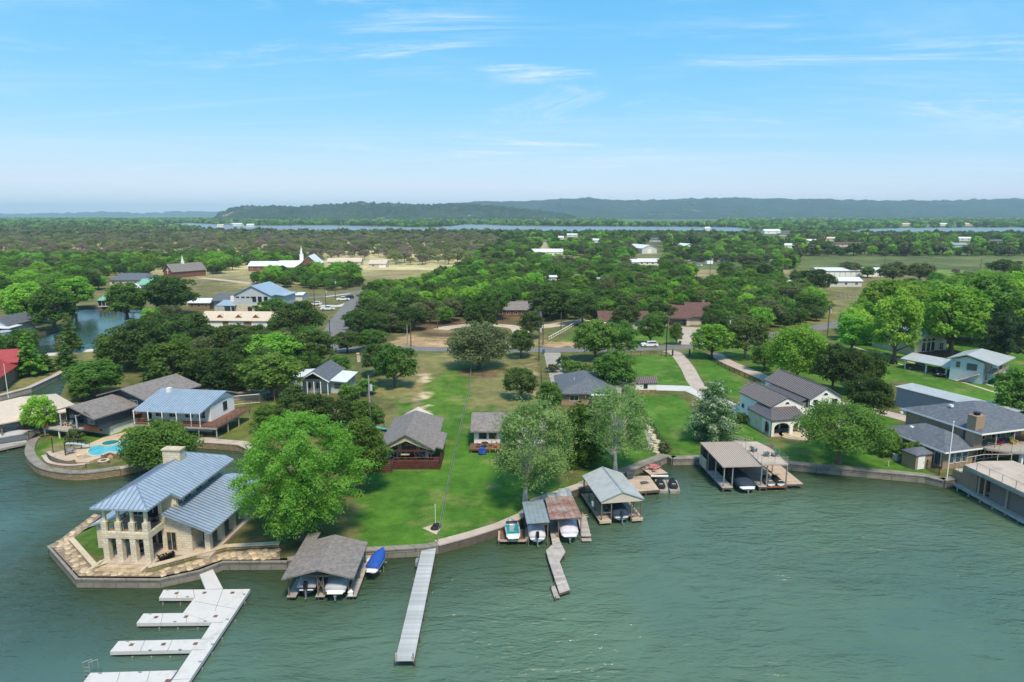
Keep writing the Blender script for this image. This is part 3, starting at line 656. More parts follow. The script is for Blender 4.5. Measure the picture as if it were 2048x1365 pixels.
def hill(name, D, depth, ridge, colr, seed, rough=12):
    r_ = np.random.default_rng(seed)
    xs = np.linspace(ridge[0][0], ridge[-1][0], 260)
    ys = np.interp(xs, [p[0] for p in ridge], [p[1] for p in ridge])
    rows = 26; V, F = [], []
    r2 = np.convolve(r_.normal(0,1,len(xs)),[.25,.5,.25],'same')
    for j in range(rows):
        t = j/(rows-1)
        for i, (x, y) in enumerate(zip(xs, ys)):
            d = D - depth*(1-t)**0.9
            top = CAM_H + (431-y+1.3*r2[i])/FPX*D
            s_ = t*t*(3-2*t)
            gully = 0.5+0.5*math.sin(i*0.33+math.sin(i*0.11)*3+j*0.12)
            z = 0.5 + max(top,2)*(s_*(0.80+0.20*t) - 0.10*gully*math.sin(t*math.pi)) + r_.normal(0,1)*rough*0.16*(0.3+t)
            V.append(((x-1024)/FPX*d*1.0, d, z))
    n = len(xs)
    for j in range(rows):
        pass
    base = len(V)
    for i, (x, y) in enumerate(zip(xs, ys)): V.append(((x-1024)/FPX*(D+depth*0.8), D+depth*0.8, 0))
    for j in range(rows-1):
        for i in range(n-1): F.append((j*n+i, j*n+i+1, (j+1)*n+i+1, (j+1)*n+i))
    for i in range(n-1): F.append(((rows-1)*n+i, (rows-1)*n+i+1, base+i+1, base+i))
    m, nn, b = newmat(name+'_woods')
    t = nnode(nn, 'ShaderNodeTexCoord'); vec = t.outputs['Object']
    k = mixcol(nn, noise_fac(nn, vec, 0.004, 6, 0.7), scl(colr,0.6), scl(colr,1.35))
    k = mixcol(nn, noise_fac(nn, vec, 0.03, 4, 0.75), mixcol(nn,1.0,k,(0.40,0.45,0.42),'MULTIPLY'), k)
    k = mixcol(nn, noise_fac(nn, vec, 0.006, 8, 0.85, 0.60, 0.66), k, (0.40,0.37,0.29))
    nzb = nnode(nn,'ShaderNodeTexNoise'); nzb.inputs['Scale'].default_value = 0.02; nzb.inputs['Detail'].default_value = 5; nn.links.new(vec, nzb.inputs['Vector'])
    bpb = nnode(nn,'ShaderNodeBump'); bpb.inputs['Distance'].default_value = 60; nn.links.new(nzb.outputs['Fac'], bpb.inputs['Height']); nn.links.new(bpb.outputs[0], b.inputs['Normal'])
    nn.links.new(k, b.inputs['Base Color']); b.inputs['Roughness'].default_value = 1.0; b.inputs['Specular IOR Level'].default_value = 0.0
    o = MB().add(V, F).build(name, m); smooth(o); return tag(o, kind='structure')
hill('bluff_hills', 3900, 900, [(424,446),(436,438),(450,428),(470,421),(500,416),(545,416),(600,417),(640,415),(690,411),(730,409),(800,412),(860,413),(920,412),(1000,416),(1080,424),(1150,436)], (0.060,0.095,0.058), 3, 16)
hill('ridge_hills', 6800, 2200, [(820,432),(880,412),(960,407),(1060,406),(1100,403),(1150,401),(1185,402),(1225,405),(1260,405),(1330,403),(1420,400),(1480,401),(1560,402),(1700,405),(1900,405),(2048,401),(2400,401)], (0.055,0.095,0.070), 5, 14)
hill('far_hills', 12500, 2500, [(-500,432),(0,431),(120,430),(230,427),(300,430),(350,426),(430,427),(520,429),(700,431)], (0.05,0.085,0.05), 9, 14)

# ---------------------------------------------------------------- roads, drives, paths
def px_line(pts, k=6): return crom([at(x, y) for x, y in pts], k)
ribbon('road', px_line([(655,702),(760,698),(900,699),(1090,700),(1250,698),(1380,693),(1470,684),(1560,668),(1640,655),(1720,640),(1800,630)]), 6.2, 1.024, 0.1, MT['asphalt'])
ribbon('road', px_line([(664,700),(668,672),(678,650),(694,625),(712,602),(733,584),(744,578),(790,572),(860,566)]), 7.6, 1.036, 0.1, MT['asphalt'])
ribbon('road', px_line([(742,579),(690,588),(640,594),(560,600),(470,610)]), 4.6, 1.030, 0.1, MT['asphalt'])
ribbon('path', px_line([(60,712),(130,707),(210,698),(300,690)]), 4.2, 1.02, 0.1, MT['whitecon'])
ribbon('path', px_line([(700,588),(650,594)]), 2.0, 1.045, 0.1, MT['whitecon'])
ribbon('driveway', px_line([(1334,702),(1352,708),(1374,735),(1392,768),(1420,790)]), 3.4, 1.05, 0.1, MT['pinkcon'])
ribbon('driveway', px_line([(1310,776),(1350,777),(1385,780),(1430,800),(1480,822),(1530,828)]), 4.6, 1.046, 0.1, MT['whitecon'])
ribbon('driveway', px_line([(1430,708),(1450,722),(1520,752),(1600,790),(1700,812),(1790,832),(1850,850)]), 3.6, 1.042, 0.1, MT['pinkcon'])
ribbon('driveway', px_line([(1104,706),(1112,735),(1128,785)]), 4.4, 1.04, 0.1, MT['concrete'])
ribbon('driveway', px_line([(1385,690),(1378,672),(1384,655)]), 7.5, 1.042, 0.1, MT['pinkcon'])
ribbon('driveway', px_line([(1010,690),(1040,672),(1030,655),(960,650),(900,655),(880,660)]), 5.5, 1.02, 0.1, MT['gravel'])
ribbon('driveway', px_line([(1060,655),(1100,652),(1170,640)]), 6, 1.022, 0.1, MT['gravel'])
ribbon('path', px_line([(1700,700),(1760,718),(1860,745),(1990,785),(2060,806)]), 0.8, 1.02, 0.08, MT['gravel'])
ribbon('path', px_line([(1706,694),(1766,711),(1870,738),(2000,777),(2066,798)]), 0.8, 1.02, 0.08, MT['gravel'])
ribbon('path', px_line([(1294,900),(1302,885),(1292,850),(1284,835)]), 1.3, 1.06, 0.1, MT['concrete'])
ribbon('driveway', px_line([(612,708),(640,690),(665,690)]), 4.0, 1.02, 0.1, MT['gravel'])
ribbon('driveway', px_line([(445,795),(490,790),(545,775),(600,765)]), 6.5, 1.03, 0.1, MT['concrete'])
ribbon('driveway', px_line([(640,612),(680,612),(705,606)]), 5.0, 1.02, 0.1, MT['whitecon'])
ribbon('driveway', px_line([(560,585),(520,570),(440,560),(400,556)]), 5.0, 1.02, 0.1, MT['gravel'])
ribbon('driveway', px_line([(1060,535),(1130,528),(1180,515),(1250,512)]), 6.0, 1.02, 0.1, MT['gravel'])

# ---------------------------------------------------------------- seawalls, each property its own
def seawall(pts, label, mat, w=0.7, top=1.10, cap=None, name='seawall'):
    root = thing(name, label, 'seawall', (pts[0].x, pts[0].y, 0))
    a = offset_line(pts, w*0.12); b_ = offset_line(pts, w)
    # the land lies to the left of the listed direction
    def strip(L, Rr, z0, z1, mt, nm):
        m = MB(); vs_ = []
        for p, q in zip(L, Rr): vs_ += [(p.x,p.y,z1),(q.x,q.y,z1),(q.x,q.y,z0),(p.x,p.y,z0)]
        fs = []
        for i in range(len(L)-1):
            k = 4*i
            fs += [(k,k+1,k+5,k+4),(k+1,k+2,k+6,k+5),(k+2,k+3,k+7,k+6),(k+3,k,k+4,k+7)]
        fs += [(0,3,2,1),(4*len(L)-4,4*len(L)-3,4*len(L)-2,4*len(L)-1)]
        m.add([(x-pts[0].x, y-pts[0].y, z) for x, y, z in vs_], fs); return m.build(nm, mt, root)
    strip(offset_line(pts, -0.25), offset_line(pts, 0.3), -1.2, top-0.14, mat, 'wall_face')
    strip(offset_line(pts, -0.32), offset_line(pts, w), top-0.14, top, cap or mat, 'cap')
    return root
seawall(SHORE_RED, 'concrete bulkhead below the red-roofed house along the narrow channel', MT['pinkcon'], 1.0)
seawall(crom(SHORE_POOL[3:12], 4), 'curved pale concrete bulkhead around the pool terrace point', MT['stonewall'], 1.0, 1.12, MT['seaw'])
seawall(SHORE_POOL[11:], 'stone bulkhead hidden behind the leafy tree by the pool', MT['stonewall'], 0.8, 1.1, MT['pinkcon'])
seawall(SHORE_LEDGE, 'tan stone ledge along the cove below the blue-roofed house', MT['stonewall'], 1.6, 1.12, MT['pinkcon'])
seawall(SHORE_LIME[:4], 'rear bank wall of the limestone house along the cove', MT['stonewall'], 0.8)
seawall(SHORE_LIME[3:], 'grey concrete seawall wrapping the flagstone terrace of the limestone house', MT['seaw'], 0.45, 1.0)
seawall(SHORE_BH, 'grey seawall behind the shingled double boathouse and long dock', MT['seaw'], 0.6)
seawall(SHORE_MID, 'pinkish concrete seawall between the long dock and the metal-roofed slips', MT['darkwood'], 1.0, 1.1, MT['pinkcon'])
seawall(SHORE_SYC, 'pale concrete walkway edge beside the wooden platform with coral chairs', MT['seaw'], 1.3)
seawall(SHORE_WHITE, 'long concrete seawall below the white house lawn', MT['seaw'], 1.1)
seawall(SHORE_BROWN, 'low seawall under the tan brick lake house', MT['seaw'], 0.8)
# ================================================================ TREES
def leaf_mesh(name, P, N, size, tint, mat, aspect=0.6, r_=rng):
    n = len(P)
    t1 = r_.normal(0,1,(n,3)); t1 -= (t1*N).sum(1,keepdims=True)*N; t1 /= np.linalg.norm(t1,axis=1,keepdims=True)+1e-9
    t2 = np.cross(N, t1)
    s = (size*r_.uniform(0.6,1.4,n))[:,None]
    V = np.stack([P-t1*s, P-t2*s*aspect, P+t1*s, P+t2*s*aspect],1).reshape(-1,3).astype(np.float32)
    me = bpy.data.meshes.new(name)
    me.vertices.add(4*n); me.vertices.foreach_set('co', V.ravel())
    me.loops.add(4*n); me.loops.foreach_set('vertex_index', np.arange(4*n, dtype=np.int32))
    me.polygons.add(n); me.polygons.foreach_set('loop_start', np.arange(0,4*n,4,dtype=np.int32))
    try: me.polygons.foreach_set('loop_total', np.full(n,4,dtype=np.int32))
    except Exception: pass
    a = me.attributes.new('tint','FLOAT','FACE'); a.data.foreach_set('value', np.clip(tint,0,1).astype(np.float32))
    me.update(calc_edges=True); me.materials.append(mat); return me
def clump_points(C, Rad, counts, r_, floor=-0.55, shell=0.42, axis=None, elong=1.0):
    """leaf positions and facing directions in clumps"""
    P, N, T = [], [], []
    for i, (c, rd, k) in enumerate(zip(C, Rad, counts)):
        d = r_.normal(0,1,(k,3)); d /= np.linalg.norm(d,axis=1,keepdims=True)+1e-9
        d[:,2] = np.where(d[:,2] < floor, -d[:,2], d[:,2])
        rr = r_.uniform(0,1,k)**shell
        q = d*rr[:,None]*rd
        if axis is not None:
            ax = axis[i]; q = q + np.outer((q@ax)*(elong-1), ax)
        P.append(c+q); N.append(d*0.8 + np.array((0,0,0.45)) + r_.normal(0,0.55,(k,3)))
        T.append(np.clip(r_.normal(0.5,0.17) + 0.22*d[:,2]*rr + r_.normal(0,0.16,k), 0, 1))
    P = np.concatenate(P); N = np.concatenate(N); N /= np.linalg.norm(N,axis=1,keepdims=True)+1e-9
    return P, N, np.concatenate(T)
def limbs(name, H, rt, targets, mat, r_, fork=0.3, lean=(0,0), n=7, limb_r=0.35):
    m = MB(); top = H*0.8; px, py = 0.0, 0.0; spine = []
    K = 6
    for i in range(K+1):
        t = i/K; spine.append(Vector((lean[0]*t*t*H + (r_.normal(0,0.04)*H*0.3*t if 0<i<K else 0), lean[1]*t*t*H + (r_.normal(0,0.04)*H*0.3*t if 0<i<K else 0), t*top)))
    rad = [rt*(1.35 if i==0 else (1-0.82*i/K)) for i in range(K+1)]
    for i in range(K): m.tube(spine[i], spine[i+1], rad[i], rad[i+1], n)
    for c in targets:
        c = Vector(c); h = min(max(c.z*0.55, H*fork*0.7), top*0.85); t = h/top*K; i = min(int(t),K-1); f = t-i
        p = spine[i].lerp(spine[i+1], f); r0 = (rad[i]*(1-f)+rad[i+1]*f)*limb_r*1.6
        mid = p.lerp(c, 0.5) + Vector((0,0,(c-p).length*0.10)) + Vector(r_.normal(0,0.05,3))*(c-p).length
        m.tube(p, mid, r0, r0*0.6, 5); m.tube(mid, c, r0*0.6, r0*0.18, 4)
    me = m.mesh(name); me.materials.append(mat); return me
def broad(seed, Rx=4.5, H=8.0, nc=34, leaves=5200, leaf=0.26, flat=0.75, base=0.32, mat='oak', trunk=0.28, bark='bark', cl=(0.26,0.40), shell=0.42, lean=(0,0), stray=0.0, asp=0.6):
    r_ = np.random.default_rng(seed)
    Rz = H*(1-base)/2; cz = H*base+Rz
    C, Rad = [], []
    lob = r_.uniform(0,6.28,3)
    for i in range(nc):
        a = i*2.39996+r_.normal(0,0.25); zz = 1-1.74*(i+0.5)/nc
        rr = math.sqrt(max(0,1-zz*zz*0.9)); k = r_.uniform(0.50,0.86)
        wob = 1+0.16*math.sin(2*a+lob[0])+0.10*math.sin(3*a+lob[1])
        f = r_.uniform(*cl)
        C.append((rr*math.cos(a)*Rx*k*wob + lean[0]*H*0.6, rr*math.sin(a)*Rx*k*wob + lean[1]*H*0.6, cz+zz*Rz*(0.62+0.3*r_.uniform())))
        Rad.append(np.array((Rx*f, Rx*f, Rx*f*flat*r_.uniform(0.75,1.1))))
    C = np.array(C); w = np.array([q[0]**2 for q in Rad]); cnt = np.maximum((leaves*w/w.sum()).astype(int), 8)
    P, N, T = clump_points(C, Rad, cnt, r_, shell=shell)
    if stray:
        k = int(leaves*stray); idx = r_.integers(0,len(P),k)
        P = np.concatenate([P, P[idx]+r_.normal(0,Rx*0.12,(k,3))]); N = np.concatenate([N,N[idx]]); T = np.concatenate([T,T[idx]])
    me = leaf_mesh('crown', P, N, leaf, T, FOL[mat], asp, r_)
    tg = [c for c in C if c[2] < H*0.93][::2]
    return me, limbs('trunk', H, trunk, tg, MT[bark], r_, base, lean)
def conic(seed, Rx=2.6, H=9.0, tiers=11, per=7, leaves=5200, leaf=0.22, mat='cyp', base=0.12, trunk=0.2, power=0.85, droop=0.12, bark='bark', rnd=0.18, thick=0.2):
    """feathery conifer: sprays reaching out from the stem in loose tiers"""
    r_ = np.random.default_rng(seed); C, Rad, A = [], [], []
    for t in range(tiers):
        f = t/(tiers-1); z = H*(base+(1-base)*0.97*f); rr = Rx*(1-f)**power + 0.25
        if f < 0.12: rr *= 0.75+2*f
        k = max(3, int(per*(0.4+0.6*rr/Rx)))
        for j in range(k):
            a = j*6.283/k+t*1.1+r_.normal(0,rnd); L = rr*r_.uniform(0.75,1.1); d = np.array((math.cos(a),math.sin(a),-droop+r_.normal(0,0.06)))
            for q, wq in ((0.45,0.9),(0.8,0.75)):
                C.append(np.array((0,0,z))+d*L*q); A.append(d/np.linalg.norm(d)); Rad.append(np.array((1,1,0.75))*(L*thick*wq+0.12))
    w = np.array([q[0]**2 for q in Rad]); cnt = np.maximum((leaves*w/w.sum()).astype(int),5)
    P, N, T = clump_points(C, Rad, cnt, r_, axis=A, elong=1.9)
    me = leaf_mesh('crown', P, N, leaf, T, FOL[mat], 0.45, r_)
    tr = limbs('trunk', H*1.15, trunk, [c for c in C[::4]], MT[bark], r_, 0.2, limb_r=0.22)
    return me, tr
PROTO = {
    'oak': [broad(11, 4.5, 8.0, 60, 6600, 0.22, base=0.14, cl=(0.18,0.31)), broad(12, 4.5, 8.0, 52, 6200, 0.22, 0.7, 0.12, cl=(0.19,0.33)), broad(13, 4.6, 7.4, 64, 6600, 0.22, base=0.16, cl=(0.17,0.30)), broad(14, 4.2, 8.4, 50, 6200, 0.22, base=0.10, cl=(0.19,0.33))],
    'elm': [broad(21, 4.0, 9.0, 66, 7000, 0.21, 0.85, 0.08, 'bright', cl=(0.18,0.31)), broad(22, 4.2, 8.8, 58, 6600, 0.22, 0.8, 0.06, 'bright', cl=(0.19,0.33)), broad(23, 3.9, 9.4, 70, 7000, 0.21, 0.85, 0.10, 'bright', cl=(0.18,0.30))],
    'mesq': [broad(31, 4.6, 6.2, 26, 2600, 0.24, 0.6, 0.34, 'mesq', 0.22, cl=(0.24,0.38), shell=0.6), broad(32, 4.4, 5.8, 22, 2300, 0.25, 0.6, 0.36, 'mesq', 0.22, shell=0.6), broad(33, 4.2, 6.4, 28, 2700, 0.23, 0.65, 0.3, 'mesq', 0.2, shell=0.6)],
    'con': [conic(41), conic(42, 2.4, 9.5, 13, 7, 5200)],
    'airy': [broad(71, 3.8, 8.6, 56, 4200, 0.21, 0.9, 0.10, 'oak2', 0.2, cl=(0.15,0.28), shell=0.75, stray=0.2), broad(72, 4.4, 7.4, 48, 4000, 0.22, 0.7, 0.16, 'oak2', 0.24, cl=(0.16,0.30), shell=0.7, stray=0.25), broad(73, 3.2, 8.8, 50, 4000, 0.20, 1.0, 0.06, 'oak2', 0.2, cl=(0.18,0.32), shell=0.6, stray=0.2)],
    'shrub': [broad(51, 1.6, 2.4, 16, 1500, 0.15, 0.85, 0.02, 'oak2', 0.07), broad(52, 1.8, 2.2, 18, 1600, 0.15, 0.8, 0.0, 'oak2', 0.07)],
    'low': [broad(61, 4.4, 7.2, 22, 420, 0.85, 0.7, 0.16, 'oak', 0.3), broad(62, 4.6, 6.8, 20, 400, 0.9, 0.7, 0.16, 'oak', 0.3), broad(63, 4.2, 7.6, 24, 430, 0.85, 0.75, 0.14, 'oak', 0.3)],
    'lowm': [broad(64, 4.5, 5.6, 18, 330, 0.75, 0.6, 0.26, 'mesq', 0.3), broad(65, 4.6, 5.4, 16, 300, 0.8, 0.6, 0.26, 'mesq', 0.3)],
}
DIM = {'oak':[(4.5,8),(4.5,8),(4.6,7.4),(4.2,8.4)], 'elm':[(4,9),(4.2,8.8),(3.9,9.4)], 'mesq':[(4.6,6.2),(4.4,5.8),(4.2,6.4)], 'con':[(2.6,9),(2.4,9.5)], 'shrub':[(1.6,2.4),(1.8,2.2)], 'airy':[(3.8,8.6),(4.4,7.4),(3.2,8.8)],
       'low':[(4.4,7.2),(4.6,6.8),(4.2,7.6)], 'lowm':[(4.5,5.6),(4.6,5.4)]}
def tree_obj(name, meshes, loc, sc, rz, label, cat='tree', group=None, fol=None):
    o = thing(name, label, cat, loc, rz, group); o.scale = sc
    cr = link('crown', meshes[0], None, o); link('trunk', meshes[1], meshes[1].materials[0] if meshes[1].materials else MT['bark'], o)
    if fol:
        cr.material_slots[0].link = 'OBJECT'; cr.material_slots[0].material = FOL[fol]
    return o
TREES = []   # x, y, radius already taken
tk = [0]
def px_tree(kind, bx, by, top, wpx, label, fol=None, name=None, group=None, lean=0, cat='tree'):
    b = at(bx, by); s_ = mpp(b); r_ = wpx*s_/2; h = height_at(b, top)
    i = tk[0] % len(PROTO[kind]); tk[0] += 1
    d = DIM[kind][i]; k = r_/(d[0]*0.98); kz = h/(d[1]*0.97)
    o = tree_obj(name or {'oak':'oak_tree','elm':'leafy_tree','mesq':'mesquite_tree','con':'cypress_tree','shrub':'shrub'}[kind], PROTO[kind][i], b, (k,k,kz), tk[0]*67 % 360, label, cat, group, fol)
    TREES.append((b.x, b.y, r_)); return o
def own_tree(name, meshes, bx, by, label, rz=0, scale=(1,1,1)):
    b = at(bx, by); o = tree_obj(name, meshes, b, scale, rz, label); TREES.append((b.x,b.y,6)); return o
for k_ in PROTO:
    for a_ in PROTO[k_]: 
        if not a_[1].materials: a_[1].materials.append(MT['bark'])

# --- the big trees along the water, each modelled by itself
def hero_dims(bx, by, top, w):
    b = at(bx, by); return w*mpp(b)/2, height_at(b, top)
rx, hh = hero_dims(602, 1078, 822, 258)
def big_cypress(seed):
    """rounded crown of many drooping feathery sprays"""
    r_ = np.random.default_rng(seed); C, Rad, A = [], [], []
    nc = 230; Rz = hh*0.47; cz = hh*0.52
    for i in range(nc):
        a = i*2.39996+r_.normal(0,0.2); zz = 1-1.93*(i+0.5)/nc; rr = math.sqrt(max(0.02,1-zz*zz))
        k = r_.uniform(0.62,0.93)*(1+0.10*math.sin(3*a+1)+0.08*math.sin(5*a+zz*4)); low = 1.0 if zz > -0.5 else 0.86
        p = np.array((rr*math.cos(a)*rx*k*low, rr*math.sin(a)*rx*k*low, cz+zz*Rz*(0.80+0.15*r_.uniform())))
        d = np.array((math.cos(a), math.sin(a), 0.25*zz-0.22)); C.append(p); A.append(d/np.linalg.norm(d)); Rad.append(np.array((1,1,0.72))*rx*r_.uniform(0.085,0.15))
    for i in range(50):
        d = r_.normal(0,1,3); d /= np.linalg.norm(d); q = r_.uniform(0.2,0.55); C.append(np.array((d[0]*rx*q,d[1]*rx*q,cz+d[2]*Rz*q))); A.append(np.array((d[0],d[1],0.01))/np.hypot(d[0],d[1])); Rad.append(np.array((1,1,.8))*rx*0.15)
    w = np.array([q[0]**2 for q in Rad]); cnt = np.maximum((60000*w/w.sum()).astype(int),10)
    P, N, T = clump_points(C, Rad, cnt, r_, axis=A, elong=1.75, shell=0.55)
    return leaf_mesh('crown', P, N, 0.15, T, FOL['cyp'], 0.4, r_), limbs('trunk', hh*1.0, 0.5, C[::9], MT['bark'], r_, 0.2, limb_r=0.22)
own_tree('cypress_tree', big_cypress(101), 602, 1078, 'huge bright green feathery cypress beside the limestone house')
rx, hh = hero_dims(722, 985, 838, 112)
own_tree('broadleaf_tree', broad(102, rx, hh, 60, 15000, 0.17, 0.85, 0.10, 'oak2', 0.3), 722, 985, 'rounded deep green tree between the cypress and the brown cabin')
rx, hh = hero_dims(320, 945, 848, 138)
own_tree('broadleaf_tree', broad(103, rx, hh, 60, 15000, 0.18, 0.85, 0.06, 'oak2', 0.3), 320, 945, 'dense deep green tree between the swimming pool and stone chimney')
def sycamore(seed, rx, hh, lean, leaves):
    return broad(seed, rx, hh, 80, leaves, 0.13, 0.8, 0.10, 'syc', 0.30, 'palebark', cl=(0.13,0.24), shell=0.8, lean=lean, stray=0.3)
rx, hh = hero_dims(1055, 1004, 800, 205)
own_tree('sycamore_tree', sycamore(104, rx, hh, (0.13,0.02), 27000), 1050, 1004, 'airy pale-trunked sycamore leaning over the two metal-roofed boat slips')
rx, hh = hero_dims(1232, 945, 768, 160)
own_tree('sycamore_tree', sycamore(105, rx, hh, (0.04,0.05), 16000), 1230, 945, 'airy pale-trunked sycamore behind the gable-roofed boathouse')
rx, hh = hero_dims(1160, 925, 800, 112)
own_tree('cedar_tree', conic(106, rx*1.05, hh, 13, 9, 17000, 0.17, 'cedar', 0.03, 0.3, 0.45, 0.02, thick=0.22), 1158, 925, 'dense dark olive cedar between the two sycamores')
rx, hh = hero_dims(1425, 884, 757, 100)
own_tree('poplar_tree', conic(107, rx*1.05, hh, 16, 10, 19000, 0.17, 'pop', 0.02, 0.2, 0.5, -0.16, thick=0.25, rnd=0.3), 1425, 884, 'cone-shaped tree with silvery white leaves on the mown lawn')
rx, hh = hero_dims(1680, 928, 812, 205)
own_tree('oak_tree', broad(108, rx, hh, 64, 15000, 0.17, 0.72, 0.24, 'oak2', 0.42, cl=(0.19,0.30)), 1676, 927, 'spreading lone oak on the lawn beside the white house')
rx, hh = hero_dims(1737, 840, 754, 88)
own_tree('magnolia_tree', broad(109, rx, hh, 46, 9000, 0.20, 0.8, 0.12, 'mag', 0.22), 1737, 840, 'dark magnolia dotted with white blossom beside the drive')
rx, hh = hero_dims(1592, 768, 655, 128)
own_tree('maple_tree', broad(110, rx, hh, 60, 15000, 0.24, 0.85, 0.08, 'bright', 0.3), 1592, 768, 'large vivid green tree behind the white house roof')
rx, hh = hero_dims(2003, 742, 618, 100)
own_tree('pine_tree', conic(111, rx*1.05, hh, 10, 7, 9500, 0.26, 'pine', 0.32, 0.45, 0.5, 0.0, 'bark', thick=0.25), 2003, 742, 'tall dark pine with bare trunk beside the pale blue house')
rx, hh = hero_dims(958, 738, 648, 122)
own_tree('oak_tree', broad(112, rx, hh, 56, 13000, 0.26, 0.72, 0.05, 'grey', 0.4), 958, 738, 'broad grey-green oak at the top of the centre fence')

# --- other single trees, measured from their foot and crown
NEAR = [
 ('oak',1042,716,660,62,'dark green tree beside the broad grey-green oak',None),
 ('oak',1042,800,738,76,'lone round tree behind the low shingled house',None),
 ('elm',1100,828,764,56,'small bushy tree between shingled house and slate-roofed ranch','oak2'),
 ('elm',1190,722,640,86,'tall green tree left of the paired trees by the road','oak2'),
 ('elm',1236,718,645,74,'tall green tree behind the slate-roofed ranch cupola','oak2'),
 ('oak',1228,786,706,98,'rounded dark tree beside the ranch cupola','oak2'),
 ('shrub',1165,756,728,52,'low round shrubs beside the concrete drive',None),
 ('shrub',1140,746,722,40,'dark rounded bush at the head of the concrete drive',None),
 ('elm',1423,718,648,80,'bright roadside tree next to the gated drive','bright'),
 ('oak',1490,718,640,84,'dark roadside tree beyond the gated drive',None),
 ('elm',1528,742,690,54,'thin leaning tree along the pinkish drive','oak2'),
 ('oak',1664,782,692,78,'dark tree nearest the vivid green tree',None),
 ('oak',1698,790,700,84,'dark tree at the middle of the trio by the drive',None),
 ('oak',1738,780,704,74,'dark tree behind the magnolia',None),
 ('elm',2040,850,736,118,'leafy tree cut by the picture edge beside the long grey barn','oak2'),
 ('elm',1703,706,628,72,'small upright tree on the lawn near the road','bright'),
 ('elm',1788,720,588,104,'yellow-green tree over the parked mower','lime'),
 ('elm',1900,712,570,140,'great yellow-green tree behind the carport','bright'),
 ('elm',1962,690,548,130,'pale green tree behind the great yellow-green one','oak2'),
 ('elm',2036,690,545,130,'bright tree at the picture edge behind the pine','bright'),
 ('oak',1775,650,560,110,'mid green tree behind the grey-roofed beige house','bright'),
 ('con',60,752,668,66,'pointed cypress beside the red roof',None),
 ('con',143,706,628,52,'slim pointed cypress at the canal edge','oak2'),
 ('con',133,738,688,50,'short cypress below the slim canal cypress','oak2'),
 ('elm',196,792,722,120,'bushy tree spreading beside the dark house roof','oak2'),
 ('elm',164,802,758,56,'low tree between the channel and dark house','oak2'),
 ('elm',345,790,682,128,'large rounded green tree behind the blue-roofed white house','oak2'),
 ('oak',430,800,704,104,'dark tree overhanging the fenced pavement',None),
 ('elm',236,740,664,96,'tree at the near end of the canal road','oak2'),
 ('oak',292,742,640,104,'dark oak beside the canal water',None),
 ('elm',545,796,708,124,'pale green tree above the grey cottage fence','oak2'),
 ('elm',545,748,670,126,'dome-shaped vivid green tree uphill of the cottage','bright'),
 ('oak',625,738,660,100,'dark tree by the stone gate pillars',None),
 ('elm',676,752,712,52,'small tree behind the grey cottage roof','oak2'),
 ('oak',752,752,690,66,'dark tree at the corner of the dry field',None),
 ('oak',790,776,690,88,'leafy dark tree overhanging the dry field','oak2'),
 ('elm',742,700,660,66,'light green tree beside the road junction','oak2'),
 ('oak',695,706,664,54,'dark tree at the road junction',None),
 ('elm',84,872,794,64,'slender bright tree by the kayaks','bright'),
 ('oak',600,872,778,110,'dark bushy tree behind the huge cypress','oak'),
 ('oak',668,868,800,96,'second bushy tree behind the huge cypress','oak'),
 ('elm',720,858,800,66,'bushy green tree beside the utility pole','oak2'),
 ('elm',540,862,812,84,'low green tree left of the bushy pair','oak2'),
 ('oak',388,705,630,100,'dark oak beside the tan garage roof',None),
 ('oak',470,720,650,104,'dark oak below the tan garage roof',None),
 ('oak',505,748,672,80,'dark oak between garage and vivid dome tree',None),
 ('oak',600,690,605,96,'dark oak at the bend of the street',None),
 ('oak',548,640,598,70,'dark oak beside the grey stone house','oak2'),
 ('elm',255,640,566,90,'tree beside the white gazebo','oak2'),
 ('oak',340,632,555,120,'broad oak beyond the canal end',None),
 ('con',92,745,700,40,'small pointed tree beside the canal road','oak2'),
 ('elm',56,650,565,100,'tall leafy tree over the canal cottage','bright'),
 ('elm',110,660,575,100,'tall leafy tree on the canal bank','oak2'),
 ('elm',150,620,555,90,'leafy tree behind the green-roofed boathouse','bright'),
 ('oak',985,640,575,70,'oak in front of the brick house','oak2'),
 ('oak',1100,640,572,92,'rounded oak beside the white garage door',None),
 ('oak',1165,650,590,76,'oak behind the white fence',None),
 ('oak',1062,676,624,58,'dark tree between two poles beyond the road',None),
 ('oak',964,672,606,78,'oak in front of the gravel turnaround',None),
 ('elm',1300,690,630,52,'young tree in front of the maroon roof','oak2'),
 ('elm',1352,690,646,28,'small tree beside the brown bin','oak2'),
 ('oak',1250,660,612,60,'oak covering part of the maroon roof',None),
 ('oak',1630,590,540,66,'broad dark oak beside the white workshop',None),
 ('oak',1785,566,525,64,'wide dark oak before the long storage building','grey'),
 ('oak',1838,566,526,64,'second wide oak before the long storage building','grey'),
 ('oak',1700,552,525,50,'grey-green tree before the storage building','grey'),
 ('elm',1735,556,534,32,'small green tree by the storage building','oak2'),
 ('oak',2008,550,520,64,'dark clump tree in the green paddock',None),
 ('shrub',1748,590,572,36,'round bush in the paddock beside the ring of stones',None),
 ('oak',1500,540,510,60,'oak standing in the dry yard by the grey fence','grey'),
]
for kind, bx, by, top, w, lab, fol in NEAR: px_tree(kind, bx, by, top, w, lab, fol, cat='shrub' if kind == 'shrub' else 'tree')
